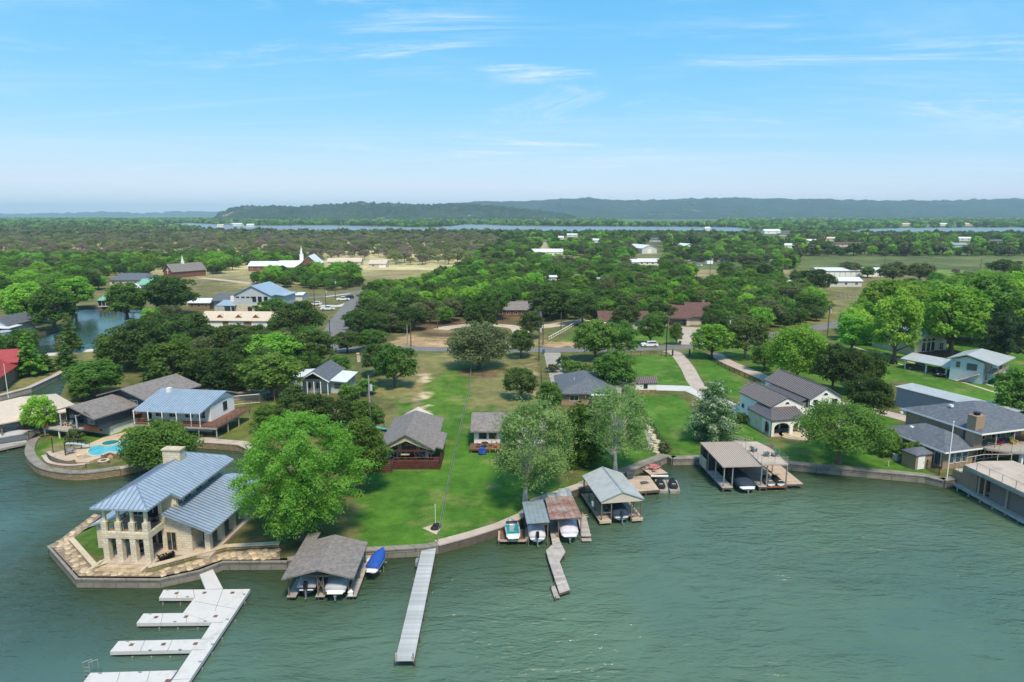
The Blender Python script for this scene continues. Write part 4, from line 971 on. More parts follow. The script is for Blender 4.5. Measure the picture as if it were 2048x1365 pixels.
# ---------------------------------------------------------------- woods: nearest trees one by one, the rest as masses
KEEP = [  # clearings (photo polygons on the ground)
 [(640,710),(655,660),(690,612),(735,572),(870,558),(870,572),(760,590),(725,605),(700,650),(690,710)],
 [(600,705),(780,690),(1100,688),(1400,682),(1560,660),(1700,630),(1820,618),(1820,645),(1700,662),(1560,690),(1400,705),(600,712)],
 [(860,652),(1000,632),(1130,640),(1200,640),(1200,690),(1000,692),(800,696),(790,672)],
 [(1190,690),(1195,640),(1230,655),(1260,655),(1330,665),(1400,662),(1420,690)],
 [(1030,628),(1090,622),(1095,648),(1030,648)],
 [(380,590),(400,650),(540,665),(560,650),(720,620),(720,585),(600,578),(420,580)],
 [(480,536),(640,532),(655,548),(560,556),(470,572),(410,560)],
 [(740,555),(830,530),(870,540),(820,560)],
 [(1080,518),(1160,514),(1240,520),(1240,530),(1130,532)], [(1340,524),(1580,526),(1580,538),(1440,548),(1390,565),(1372,545)],
 [(1620,552),(1640,520),(1780,520),(2090,515),(2090,552),(1880,556),(1770,600),(1800,620),(1700,660),(1630,625),(1650,590)],
 [(180,600),(330,600),(330,640),(230,700),(60,715),(0,720),(0,670),(130,655),(150,610)],
 [(300,540),(420,545),(420,562),(300,565)],
 [(200,560),(340,560),(340,600),(200,600)],
 [(1380,560),(1430,535),(1450,570),(1400,590)],
]
# open yards in front of buildings, the street and the canal: centre column, half width, far row, near row
CLEAR = [(470,80,600,700),(475,60,590,690),(665,40,640,735),(690,45,590,660),(190,110,600,712),(80,90,655,716),(1030,60,610,665),(1250,60,640,690),(1370,50,615,690),(525,46,532,553),(605,40,532,550),(360,50,540,575),(690,50,520,545),(755,30,520,548),
 (1300,34,490,522),(1385,24,490,508),(1095,36,500,526),(1288,36,520,546),(1700,80,535,600),(1575,18,560,592),(1110,20,565,590),(1160,14,562,585),(1195,14,568,590),(260,20,575,605),(255,45,555,585)]
CLEAR += [(x,w*0.7,y-3,y+(9 if y < 460 else 14)) for x,y,w in ((1812,452,26),(1546,468,34),(1568,473,18),(1886,452,18),(1908,451,20),(1936,452,22),(2022,450,18),(1855,454,14),(1620,487,22),(1660,482,22),(1578,497,24),(1700,494,60),(1930,482,24),(1918,496,34),(1990,488,30),(1145,474,22),(1192,486,18),(1120,480,14),(1310,484,24),(1090,488,16),(472,452,26),(985,447,26))]
KEEPW = [[at(x, y) for x, y in k] for k in KEEP]
TX = [t[0] for t in TREES]; TY = [t[1] for t in TREES]; TR = [t[2] for t in TREES]
def scatter(poly, n, rmin, rmax, space, seed, keep=True, world=False):
    r_ = np.random.default_rng(seed)
    w = poly if world else [at(x, y) for x, y in poly]
    xs = [p[0] for p in w]; ys = [p[1] for p in w]
    X = r_.uniform(min(xs), max(xs), n); Y = r_.uniform(min(ys), max(ys), n)
    ok = inside(w, X, Y) & ~inside(pond, X, Y)
    if keep:
        for k in KEEPW: ok &= ~inside(k, X, Y)
    X, Y = X[ok], Y[ok]; out = []
    if len(X):
        dz_ = 1-CAM_H; f_ = Y*_cp-dz_*_sp; U = 1024+FPX*X/f_; V = 682.5-FPX*(Y*_sp+dz_*_cp)/f_
        good = np.ones(len(X), bool)
        for cx_, hw_, y0_, y1_ in CLEAR: good &= ~((np.abs(U-cx_) < hw_) & (V > y0_) & (V < y1_))
        X, Y = X[good], Y[good]
    cell = {}
    cs = 14.0
    for x, y, r in zip(TX, TY, TR): cell.setdefault((int(x//cs), int(y//cs)), []).append((x, y, r))
    for x, y in zip(X, Y):
        r = r_.uniform(rmin, rmax); ci, cj = int(x//cs), int(y//cs); bad = False
        for a in (-1,0,1):
            for b_ in (-1,0,1):
                for q in cell.get((ci+a,cj+b_),()):
                    if (q[0]-x)**2+(q[1]-y)**2 < (space*(q[2]+r))**2: bad = True; break
                if bad: break
            if bad: break
        if not bad: out.append((x,y,r)); cell.setdefault((ci,cj),[]).append((x,y,r))
    return out
# zone: polygon, tries, radius range, spacing, height/width, list of (foliage, weight), name, label, group
WOODS = [
 ([(700,672),(722,610),(760,575),(900,556),(1060,554),(1250,548),(1330,552),(1440,552),(1560,556),(1600,575),(1640,612),(1630,660),(1560,668),(1440,690),(1380,665),(1200,660),(1000,660),(800,672)], 9000, 2.8, 5.4, 0.60,
   ('oak','airy'), [('oak',5),('oak2',4),('grey',2.2),('bare',0.8),('bright',0.8)], 'oak_tree', 'oak in the close wood between the street bend and far road', 'oaks of the central wood'),
 ([(-60,735),(0,720),(120,715),(230,700),(330,660),(340,600),(200,600),(150,605),(130,650),(0,665),(-60,660)], 2500, 2.6, 4.6, 0.62,
   ('elm','oak'), [('oak2',4),('bright',3),('oak',2)], 'leafy_tree', 'leafy tree growing along the canal banks', 'trees along the canal'),
 ([(330,770),(250,720),(230,690),(330,655),(400,660),(540,668),(640,690),(650,730),(560,790),(420,800)], 2500, 2.6, 4.6, 0.62,
   ('airy','oak'), [('oak',4),('oak2',4),('grey',1)], 'oak_tree', 'dark tree in the wooded lots behind the blue-roofed house', 'trees of the wooded lots'),
 ([(-60,600),(120,590),(300,575),(330,545),(460,560),(560,590),(640,590),(720,575),(700,545),(560,520),(300,520),(0,525),(-60,530)], 4500, 3.0, 5.4, 0.62,
   ('oak','airy'), [('oak2',5),('bright',3),('oak',3),('grey',1)], 'leafy_tree', 'leafy tree in the green belt below the churches', 'trees of the green belt'),
 ([(1660,650),(1700,610),(1800,590),(1900,575),(2090,560),(2090,690),(1980,700),(1830,690),(1700,690)], 2500, 3.2, 5.6, 0.62,
   ('airy','elm'), [('bright',5),('oak2',3),('lime',2)], 'leafy_tree', 'bright leafy tree in the grove behind the beige house', 'trees of the bright grove'),
 ([(1450,650),(1620,605),(1700,640),(1640,660),(1560,672),(1480,682)], 1200, 2.4, 4.4, 0.62,
   ('oak','mesq'), [('oak2',3),('grey',3),('bright',1)], 'scrub_tree', 'scrubby tree along the bend of the far road', 'scrub along the road'),
]
cand = []
for zi, (poly, n, r0, r1, sp, kinds, fols, nm, lab, grp) in enumerate(WOODS):
    for x, y, r in scatter(poly, n, r0, r1, sp, 500+zi): cand.append((y, x, r, zi))
    TX += [c[1] for c in cand if c[3]==zi]; TY += [c[0] for c in cand if c[3]==zi]; TR += [c[2] for c in cand if c[3]==zi]
cand.sort()
LIMIT = 215
wr = np.random.default_rng(77)
rest = []
for i, (y, x, r, zi) in enumerate(cand):
    poly, n, r0, r1, sp, kinds, fols, nm, lab, grp = WOODS[zi]
    kind = kinds[0] if (len(kinds) == 1 or wr.random() < 0.65) else kinds[1]
    ws = np.array([f[1] for f in fols], float); fo = fols[wr.choice(len(fols), p=ws/ws.sum())][0]
    if i < LIMIT:
        j = wr.integers(len(PROTO[kind])); d = DIM[kind][j]; k = r/d[0]
        h = r*wr.uniform(1.35,1.95) if kind != 'elm' else r*wr.uniform(1.6,2.2)
        tree_obj(nm, PROTO[kind][j], (x, y, 1.0), (k, k, h/d[1]), wr.uniform(0,360), lab, 'tree', grp, fo)
    else: rest.append((x, y, r, fo))
# ---- masses
def mass(name, label, cat, pts, protos, fols, seed, zscale=(0.85,1.25)):
    """one object: points that carry tree shapes"""
    r_ = np.random.default_rng(seed)
    n = len(pts); me = bpy.data.meshes.new(name)
    me.vertices.add(n); me.vertices.foreach_set('co', np.array([(p[0],p[1],p[3] if len(p)>3 else 0.9) for p in pts], np.float32).ravel())
    def fa(nm, dat, typ='FLOAT'):
        a = me.attributes.new(nm, typ, 'POINT'); a.data.foreach_set('vector' if typ=='FLOAT_VECTOR' else 'value', np.asarray(dat).ravel())
    rr = np.array([p[2] for p in pts])
    fa('sc', np.stack([rr, rr, rr*r_.uniform(*zscale, n)],1).astype(np.float32), 'FLOAT_VECTOR')
    fa('rot', np.stack([np.zeros(n), np.zeros(n), r_.uniform(0,6.28,n)],1).astype(np.float32), 'FLOAT_VECTOR')
    fa('idx', r_.integers(0, len(protos)*len(fols), n).astype(np.int32), 'INT')
    o = link(name, me); tag(o, label, cat, kind='stuff')
    ng = bpy.data.node_groups.new(name, 'GeometryNodeTree')
    ng.interface.new_socket('Geometry', in_out='INPUT', socket_type='NodeSocketGeometry'); ng.interface.new_socket('Geometry', in_out='OUTPUT', socket_type='NodeSocketGeometry')
    gi = ng.nodes.new('NodeGroupInput'); go = ng.nodes.new('NodeGroupOutput'); ip = ng.nodes.new('GeometryNodeInstanceOnPoints')
    jn = ng.nodes.new('GeometryNodeGeometryToInstance')
    objs = []
    for fo in fols:
        for (cm, tm), d in protos:
            cc = cm.copy(); cc.materials.clear(); cc.materials.append(FOL[fo]); cc.materials.append(MT['bark'])
            bm = bmesh.new(); bm.from_mesh(cc); nf = len(bm.faces); bm.from_mesh(tm); bm.faces.ensure_lookup_table()
            for f in bm.faces[nf:]: f.material_index = 1
            bmesh.ops.scale(bm, vec=(1/d[0],1/d[0],1.62/d[1]), verts=bm.verts)
            bm.to_mesh(cc); bm.free()
            po = bpy.data.objects.new('tree_shape', cc); objs.append(po)
    # links into a multi-input socket are evaluated last-linked first; order does not matter here
    for po in objs:
        oi = ng.nodes.new('GeometryNodeObjectInfo'); oi.inputs['Object'].default_value = po; oi.inputs['As Instance'].default_value = True
        ng.links.new(oi.outputs['Geometry'], jn.inputs[0])
    def attr(nm, typ):
        a = ng.nodes.new('GeometryNodeInputNamedAttribute'); a.data_type = typ; a.inputs['Name'].default_value = nm
        return a.outputs['Attribute']
    ng.links.new(gi.outputs[0], ip.inputs['Points']); ng.links.new(jn.outputs[0], ip.inputs['Instance'])
    ip.inputs['Pick Instance'].default_value = True
    ng.links.new(attr('idx','INT'), ip.inputs['Instance Index']); ng.links.new(attr('sc','FLOAT_VECTOR'), ip.inputs['Scale'])
    e2r = ng.nodes.new('FunctionNodeEulerToRotation'); ng.links.new(attr('rot','FLOAT_VECTOR'), e2r.inputs[0]); ng.links.new(e2r.outputs[0], ip.inputs['Rotation'])
    ng.links.new(ip.outputs[0], go.inputs[0])
    md = o.modifiers.new('trees', 'NODES'); md.node_group = ng
    return o
PL = list(zip(PROTO['low'], DIM['low'])); PM = list(zip(PROTO['lowm'], DIM['lowm'])); PO = list(zip(PROTO['oak'][:2]+PROTO['airy'][:2], DIM['oak'][:2]+DIM['airy'][:2]))
byf = {}
for x, y, r, fo in rest: byf.setdefault('dark' if fo in ('oak','grey','bare') else 'green', []).append((x,y,r))
if byf.get('dark'): mass('woodland', 'dark oaks massed deeper in the central wood', 'woodland', byf['dark'], PO, ['oak','oak2','grey','oak2'], 1, (0.75,1.35))
if byf.get('green'): mass('woodland', 'brighter leafy trees massed deeper in the wooded belts', 'woodland', byf['green'], PO, ['oak2','bright'], 2)
# mesquite savanna beyond the churches
sv = scatter([(-500,505),(60,545),(420,545),(520,532),(760,532),(960,528),(1000,500),(980,475),(400,470),(-500,470)], 14000, 2.8, 6.4, 0.98, 601)
mass('savanna_trees', 'grey-green mesquite trees scattered over the pale savanna', 'woodland', sv, list(zip(PROTO['mesq'],DIM['mesq'])), ['mesq','grey','bare','mesq'], 3, (0.7,1.0))
sv2 = scatter([(-800,478),(400,478),(1040,478),(1060,470),(430,467),(250,459),(-800,459)], 30000, 3.0, 6.2, 0.92, 602)
mass('savanna_trees', 'dark massed trees at the far edge of the savanna', 'woodland', sv2, PL+PM, ['oak','grey','mesq'], 4)
md_ = scatter([(880,566),(1050,552),(1260,545),(1590,540),(1600,512),(1500,490),(1000,492),(940,525)], 14000, 2.6, 5.4, 0.62, 603)
mass('yard_trees', 'green trees among the metal workshops and yards', 'woodland', md_, PO, ['oak','oak2','bright','grey'], 5)
md2 = scatter([(1000,496),(1500,494),(1620,513),(2300,513),(2300,478),(1600,476),(1000,474)], 16000, 2.4, 6.6, 0.74, 604)
mass('woodland', 'dark dense trees in the belt before the distant lake', 'woodland', md2, PL+PO, ['oak','oak2','grey','bright','oak'], 6, (0.6,1.25))
md3 = scatter([(900,474),(1480,474),(2400,480),(2400,474),(1500,472),(900,469)], 12000, 3.2, 5.5, 0.60, 605, keep=False)
lakes = [[at(x,y,1.3) for x,y in q] for q in ([(300,456),(430,460),(900,462),(1400,462.5),(1500,460),(1475,455),(900,452),(350,447)],)]
mass('woodland', 'darker trees lining the near shore of the distant lake', 'woodland', md3, PL, ['oak','oak2'], 7)
fx = []
r_ = np.random.default_rng(606)
LK = [[at(x,y,1.3) for x,y in q] for q in (LAKE_PX, INLET_PX)]
fX = r_.uniform(-0.85,0.85,26000); fY = r_.uniform(1500,4500,26000); fX *= fY
wet = inside(LK[0], fX, fY) | inside(LK[1], fX, fY)
for x, y, w_ in zip(fX, fY, wet):
    u_, v_ = proj((x,y,1))
    if w_ or (440 < u_ < 1510 and v_ > 458) or (u_ <= 440 and v_ > 460) or (u_ >= 1510 and v_ > 474): continue
    if v_ > 452 and any(abs(u_-h_[0]) < h_[1]*0.7 and h_[2]-4 < v_ < h_[3] for h_ in CLEAR[-22:]): continue
    if 1240 < u_ < 1440 and 439 < v_ < 452: continue
    s_ = 1 if v_ > 455 else 1.5
    fx.append((x,y,r_.uniform(3.5,7)*s_))
mass('woodland', 'hazy woodland spread over the plain beyond the distant lake', 'woodland', fx, PL, ['oak','oak2','bright'], 8, (0.7,1.0))
# ================================================================ BUILDING HELPERS
def fmap(face, p):
    """(along, out, z) -> local xyz for a wall at plane p"""
    return {'y-': lambda a, o, z: (a, p-o, z), 'y+': lambda a, o, z: (a, p+o, z), 'x-': lambda a, o, z: (p-o, a, z), 'x+': lambda a, o, z: (p+o, a, z)}[face]
def fbox(m, T, a0, a1, o0, o1, z0, z1):
    q = [T(a, o, z) for z in (z0, z1) for a, o in ((a0,o0),(a1,o0),(a1,o1),(a0,o1))]
    xs = [c[0] for c in q]; ys = [c[1] for c in q]; return m.box(min(xs),max(xs),min(ys),max(ys),z0,z1)
def win(par, face, p, a, z, w, h, fm='whitep', gm='glass', mull=1, bar=0, name='window', fr=0.07):
    T = fmap(face, p); m = MB(); a0, a1, z1 = a-w/2, a+w/2, z+h
    fbox(m,T,a0-fr,a1+fr,-0.02,0.07,z-fr,z); fbox(m,T,a0-fr,a1+fr,-0.02,0.07,z1,z1+fr); fbox(m,T,a0-fr,a0,-0.02,0.07,z,z1); fbox(m,T,a1,a1+fr,-0.02,0.07,z,z1)
    for i in range(mull): c = a0+w*(i+1)/(mull+1); fbox(m,T,c-fr*.35,c+fr*.35,-0.02,0.06,z,z1)
    for i in range(bar): c = z+h*(i+1)/(bar+1); fbox(m,T,a0,a1,-0.02,0.055,c-fr*.3,c+fr*.3)
    o = m.build(name, MT[fm], par)
    g = MB(); fbox(g,T,a0,a1,-0.02,0.03,z,z1); g.build('pane', MT[gm], o); return o
def door(par, face, p, a, z, w, h, mat='whitep', fm='whitep'):
    T = fmap(face, p); m = MB(); fbox(m,T,a-w/2,a+w/2,-0.02,0.05,z,z+h); o = m.build('door', MT[mat], par)
    f = MB(); fbox(f,T,a-w/2-.08,a-w/2,-0.02,0.08,z,z+h); fbox(f,T,a+w/2,a+w/2+.08,-0.02,0.08,z,z+h); fbox(f,T,a-w/2-.08,a+w/2+.08,-0.02,0.08,z+h,z+h+.08); f.build('door_frame', MT[fm], o)
    k = MB(); fbox(k,T,a+w/2-.16,a+w/2-.09,0.05,0.11,z+0.95,z+1.05); k.build('handle', MT['steel'], o); return o
def garage(par, face, p, a, z, w, h, mat='whitep', rows=4):
    T = fmap(face, p); root = MB(); fbox(root,T,a-w/2-.1,a+w/2+.1,-0.02,0.04,z,z+h+.1); o = root.build('garage_door', MT[mat], par)
    for i in range(rows):
        m = MB(); fbox(m,T,a-w/2,a+w/2,0.04,0.07,z+h*i/rows+.02,z+h*(i+1)/rows-.02); m.build('panel', MT[mat], o)
    return o
def railing(par, pts, h, mat, step=1.2, rails=(1.0,), r=0.025, name='railing', bal=0.0, post=0.04):
    m = MB()
    for a, b in zip(pts[:-1], pts[1:]):
        a, b = Vector(a), Vector(b); n = max(1, round((b-a).length/step))
        for i in range(n+1):
            q = a.lerp(b, i/n); m.tube(q, q+Vector((0,0,h)), post, post, 5)
        for k in rails: m.tube(a+Vector((0,0,h*k)), b+Vector((0,0,h*k)), r, r, 5)
        if bal:
            n = int((b-a).length/bal)
            for i in range(n): q = a.lerp(b,(i+.5)/n); m.tube(q+Vector((0,0,h*.08)), q+Vector((0,0,h)), 0.012, 0.012, 3)
    return m.build(name, mat if not isinstance(mat, str) else MT[mat], par, fix=False)
def seams(par, poly, spacing, mat, w=0.06, h=0.06, name='seam', lift=0.0, one=False):
    """raised ribs running up a roof plane; poly[0]-poly[1] is the eave"""
    P = [Vector(p) for p in poly]; e = P[1]-P[0]; L = e.length; ed = e.normalized()
    nrm = None
    for q in P[2:]:
        c = e.cross(q-P[0])
        if c.length > 1e-4: nrm = c.normalized(); break
    if nrm.z < 0: nrm = -nrm
    up = nrm.cross(ed); up = up if up.z > 0 else -up
    # plane coordinates
    Q = [((p-P[0]).dot(ed), (p-P[0]).dot(up)) for p in P]
    k = max(1, int(L/spacing)); one_m = MB()
    for i in range(k+1):
        s_ = min(max(L*i/k, 0.03), L-0.03); hits = []
        for (x0,y0),(x1,y1) in zip(Q, Q[1:]+Q[:1]):
            if (x0-s_)*(x1-s_) < 0: hits.append(y0+(y1-y0)*(s_-x0)/(x1-x0))
        if not hits: continue
        t1 = max(hits); 
        if t1 < 0.15: continue
        a = P[0]+ed*s_; b = a+up*t1
        vs_ = []
        for c in (a, b):
            for sa, sn in ((-w/2,-0.03),(w/2,-0.03),(w/2,h),(-w/2,h)): vs_.append(tuple(c+ed*sa+nrm*(sn+lift)))
        m = one_m if one else MB()
        m.add(vs_, [(0,1,2,3),(7,6,5,4),(0,4,5,1),(1,5,6,2),(2,6,7,3),(3,7,4,0)])
        if not one: m.build(name, MT[mat], par)
    if one: o = one_m.build(name, MT[mat], par); return o
def roof_part(par, args, mat, name='roof', **kw):
    return MB().roof(*args, **kw).build(name, MT[mat], par)
def planks(par, x0, x1, y0, y1, z, pw, mat, along='x', t=0.05, name='plank', gap=0.012, skip=None):
    """deck boards, one object each, sharing one mesh"""
    me = None
    if along == 'x':
        n = max(1, round((y1-y0)/pw)); pw = (y1-y0)/n; me = MB().box(0, x1-x0, 0, pw-gap, -t, 0).mesh(name)
        for i in range(n): o = link(name, me, MT[mat], par); o.location = (x0, y0+i*pw, z + random.uniform(-.006,.006))
    else:
        n = max(1, round((x1-x0)/pw)); pw = (x1-x0)/n; me = MB().box(0, pw-gap, 0, y1-y0, -t, 0).mesh(name)
        for i in range(n): o = link(name, me, MT[mat], par); o.location = (x0+i*pw, y0, z + random.uniform(-.006,.006))
def gable_end(m, x0, x1, y, z0, z1, t=0.12, axis='y', xm=None):
    xm = (x0+x1)/2 if xm is None else xm
    if axis == 'y':
        m.add([(x0,y,z0),(x1,y,z0),(xm,y,z1),(x0,y+t,z0),(x1,y+t,z0),(xm,y+t,z1)], [(0,1,2),(5,4,3),(0,3,4,1),(1,4,5,2),(2,5,3,0)])
    else:
        m.add([(y,x0,z0),(y,x1,z0),(y,xm,z1),(y+t,x0,z0),(y+t,x1,z0),(y+t,xm,z1)], [(0,1,2),(5,4,3),(0,3,4,1),(1,4,5,2),(2,5,3,0)])
    return m
def gabled_body(x0, x1, y0, y1, z0, ze, zr, axis='y'):
    """walls with gable tops as one solid"""
    m = MB()
    if axis == 'y':
        xm = (x0+x1)/2; pr = [(x0,z0),(x1,z0),(x1,ze),(xm,zr),(x0,ze)]
        vs_ = [(a,y0,b) for a,b in pr]+[(a,y1,b) for a,b in pr]
    else:
        ym = (y0+y1)/2; pr = [(y0,z0),(y1,z0),(y1,ze),(ym,zr),(y0,ze)]
        vs_ = [(x0,a,b) for a,b in pr]+[(x1,a,b) for a,b in pr]
    fs = [(0,1,2,3,4),(9,8,7,6,5)]+[(i,(i+1)%5,(i+1)%5+5,i+5) for i in range(5)]
    return m.add(vs_, fs)
def columns(par, pts, z0, z1, w, mat, name='column'):
    me = MB().cbox(0,0,0,w,w,z1-z0).mesh(name)
    for x, y in pts: o = link(name, me, MT[mat], par); o.location = (x, y, z0)
def steps(par, x0, x1, y0, dy, z0, n, dz, mat, name='step', sgn=-1):
    for i in range(n):
        MB().box(x0, x1, min(y0+sgn*dy*i, y0+sgn*dy*(i+1)), max(y0+sgn*dy*i, y0+sgn*dy*(i+1)), z0-dz*(i+1)-0.3, z0-dz*(i+1)+dz*0.98-dz*0.0).build(name, MT[mat], par)
GRP_CH = 'patio chairs'
def lounge_chair(loc, rz, mat, label, group=None, name='patio_chair'):
    """slatted chair with sloping seat and fanned back"""
    o = thing(name, label, 'chair', loc, rz, group)
    for s in (-1,1):
        MB().box(s*.30-.04, s*.30+.04, -.36,-.28,0,.50).build('leg', MT[mat], o)
        MB().bar((s*.30,.45,.10),(s*.30,-.30,.36),.05,.12).build('leg', MT[mat], o)
        MB().box(s*.36-.08, s*.36+.08, -.42,.35,.52,.56).build('armrest', MT[mat], o)
    MB().add([(-.28,-.36,.38),(.28,-.36,.38),(.28,.25,.24),(-.28,.25,.24),(-.28,-.36,.34),(.28,-.36,.34),(.28,.25,.20),(-.28,.25,.20)],[(0,1,2,3),(7,6,5,4),(0,4,5,1),(1,5,6,2),(2,6,7,3),(3,7,4,0)]).build('seat', MT[mat], o)
    for i in range(5):
        x = (i-2)*.115; MB().bar((x,.20,.22),(x*1.25,.52,.98-abs(i-2)*.05),.10,.03).build('back_slat', MT[mat], o)
    return o

# ================================================================ LIMESTONE HOUSE on the point
lh = thing('limestone_house', 'two-storey limestone house with blue-grey metal roof and balcony porch', 'house', (-43.8, 68.2, 1.0), -4.5)
MB().box(-0.4,5.6,-0.8,4,0.0,0.3).box(5.3,10.8,1.6,15.5,0.0,0.26).build('patio_slab', MT['pinkcon'], lh)
MB().box(0.0,6.1,3.9,15.2,0.1,3.5).build('ground_floor_wall', MT['limestone'], lh)
MB().box(0.1,6.0,3.92,15.1,3.5,6.35).build('upper_floor_wall', MT['stucco'], lh)
front = gabled_body(4.9,8.3,2.5,7.0,0.1,3.15,3.16).build('stone_wing_wall', MT['limestone'], lh)
MB().add([(4.9,2.5,3.15),(8.3,2.5,3.15),(8.3,2.5,3.55),(6.0,2.5,4.75),(4.9,2.5,4.2),(4.9,3.9,3.15),(8.3,3.9,3.15),(8.3,3.9,3.55),(6.0,3.9,4.75),(4.9,3.9,4.2)],
  [(0,1,2,3,4),(9,8,7,6,5)]+[(i,(i+1)%5,(i+1)%5+5,i+5) for i in range(5)]).build('gable_wall', MT['limestone'], lh)
columns(lh, [(0.3,0),(1.83,0),(3.37,0),(4.9,0)], 0.28, 2.95, 0.62, 'limestone')
columns(lh, [(10.0,2.9),(10.0,5.6),(10.0,8.3),(10.0,11.0),(10.0,13.6)], 0.24, 3.0, 0.6, 'limestone')
columns(lh, [(8.0,8.6),(8.0,11.5)], 0.24, 3.0, 0.55, 'limestone')
columns(lh, [(-2.7,3.2),(-2.7,7.0)], 0.0, 3.1, 0.6, 'limestone')
MB().box(-0.03,5.23,-0.33,0.33,2.95,3.62).box(-0.03,0.55,0.33,3.9,2.95,3.60).box(4.65,5.23,0.33,3.9,2.95,3.60).build('balcony_beam', MT['limestone'], lh)
MB().box(0.5,4.7,0.3,3.92,3.3,3.5).build('balcony_floor', MT['tanwood'], lh)
columns(lh, [(0.3,0),(1.83,0),(3.37,0),(4.9,0)], 3.6, 4.75, 0.6, 'limestone', 'pier')
columns(lh, [(0.3,0),(1.83,0),(3.37,0),(4.9,0)], 4.75, 6.4, 0.28, 'stucco', 'post')
columns(lh, [(4.9,2.6)], 3.6, 6.4, 0.28, 'stucco', 'post')
for a, b in ((0.6,1.53),(2.13,3.07),(3.67,4.6)): railing(lh, [(a,0,3.62),(b,0,3.62)], 1.0, 'black', 3, (0.1,1.0), 0.03, bal=0.12)
railing(lh, [(4.95,0.35,3.6),(4.95,2.5,3.6)], 1.0, 'black', 3, (0.1,1.0), 0.03, bal=0.12)
MB().box(0.1,5.1,-0.15,0.15,6.2,6.42).build('porch_header', MT['stucco'], lh)
for a in (1.4, 3.2): win(lh,'y-',3.92,a,3.7,1.3,2.0,'stucco','glass',1)
for a in (1.0,2.7,4.1): win(lh,'y-',3.9,a,0.35,1.15,2.2,'limecap','glass',1)
win(lh,'y-',2.5,6.0,0.35,1.0,2.1,'limecap','glass',1)
win(lh,'x+',8.3,5.2,0.4,1.1,2.0,'limecap','glass',1)
win(lh,'x+',6.0,4.6,4.85,0.75,1.05,'stucco','glass',1)
for a in (6.2,8.6,11.4): win(lh,'x+',6.0,a,4.75,1.3,1.15,'stucco','glassb',1)
for a in (6.0,9.0,12.0): win(lh,'x-',0.0,a,0.8,1.2,1.5,'limecap','glass',1)
zs = (8.0-6.5)/3.2
rf = MB().roof(-0.7,5.7,-0.75,15.9,6.5,8.0,3.2,3.2,0.2).build('roof', MT['bluemetal'], lh)
MB().slab([(5.7,3.6,6.5),(6.8,3.6,6.5-1.1*zs),(6.8,15.9,6.5-1.1*zs),(5.7,15.9,6.5)],0.2).build('roof_extension', MT['bluemetal'], rf)
seams(rf, [(5.7,-0.75,6.5),(5.7,3.6,6.5),(2.5,3.6,8.0),(2.5,2.45,8.0)], 0.52, 'seam')
seams(rf, [(6.8,3.6,6.5-1.1*zs),(6.8,15.9,6.5-1.1*zs),(2.5,12.7,8.0),(2.5,3.6,8.0)], 0.52, 'seam')
seams(rf, [(-0.7,-0.75,6.5),(5.7,-0.75,6.5),(2.5,2.45,8.0)], 0.5, 'seam')
seams(rf, [(-0.7,15.9,6.5),(-0.7,-0.75,6.5),(2.5,2.45,8.0),(2.5,12.7,8.0)], 0.6, 'seam', one=True, name='seams')['kind'] = 'stuff'
cap = MB(); 
for a, b in (((5.7,-.75,6.52),(2.5,2.45,8.02)),((-.7,-.75,6.52),(2.5,2.45,8.02)),((2.5,2.45,8.02),(2.5,12.7,8.02)),((2.5,12.7,8.02),(5.7,15.9,6.52))): cap.bar(a,b,0.16,0.05)
cap.build('ridge_cap', MT['seam'], rf)
l2 = MB().slab([(5.6,1.7,4.95),(11.0,1.7,2.95),(11.0,13.4,2.95),(6.0,13.4,4.95)],0.18)
l2.build('lower_roof', MT['bluemetal'], lh)
lr = lh.children[-1]
seams(lr, [(11.0,1.7,2.95),(11.0,13.4,2.95),(6.0,13.4,4.95),(5.6,1.7,4.95)], 0.52, 'seam')
MB().slab([(6.1,13.4,4.93),(11.0,13.4,2.93),(9.2,18.2,2.93),(6.1,16.2,4.0)],0.18).build('hip_roof', MT['bluemetal'], lh)
MB().slab([(0.1,2.4,4.1),(0.1,9.6,4.1),(-3.3,9.6,2.95),(-3.3,2.4,2.95)],0.18).build('porch_roof', MT['bluemetal'], lh)
ch = MB().box(0.9,3.1,10.2,11.3,6.6,9.0).build('chimney', MT['limestone'], lh)
MB().box(0.8,3.2,10.1,11.4,9.0,9.18).build('chimney_cap', MT['limecap'], ch)
MB().tube((8.6,12.0,3.9),(8.6,12.0,4.6),0.10,0.10,8).build('vent_pipe', MT['black'], lh)
# steps, low walls and terrace furniture
st = thing('stone_steps', 'broad flagstone steps leading from the limestone porch to the terrace', 'steps', (-43.8,68.2,1.0), -4.5)
MB().box(0.1,5.0,-1.45,-0.8,-0.2,0.19).build('step', MT['flag'], st); MB().box(0.0,5.1,-2.1,-1.45,-0.2,0.10).build('step', MT['flag'], st)
MB().box(-0.35,0.0,-2.3,-0.5,-0.2,0.45).build('cheek_wall', MT['limecap'], st); MB().box(5.1,5.45,-2.3,-0.5,-0.2,0.45).build('cheek_wall', MT['limecap'], st)
def low_wall(pts, label, w=0.45, z=1.0, h=0.4, mat='stonewall', cap='limecap', name='stone_wall'):
    o = thing(name, label, 'wall', (pts[0].x,pts[0].y,z)); rel = [Vector((p.x-pts[0].x,p.y-pts[0].y)) for p in pts]
    ribbon('wall_body', rel, w, h-0.1, h+0.1, MT[mat], o, None); ribbon('coping', rel, w+0.1, h, 0.1, MT[cap], o, None); return o
low_wall([at(142,1082),at(193,1140),at(214,1130)], 'low pale stone wall around the grass beside the limestone steps')
low_wall([at(296,1140),at(400,1112),at(452,1098),at(560,1092)], 'low rubble wall edging the brown grass below the limestone house', 0.6)
def fire_chair(): pass
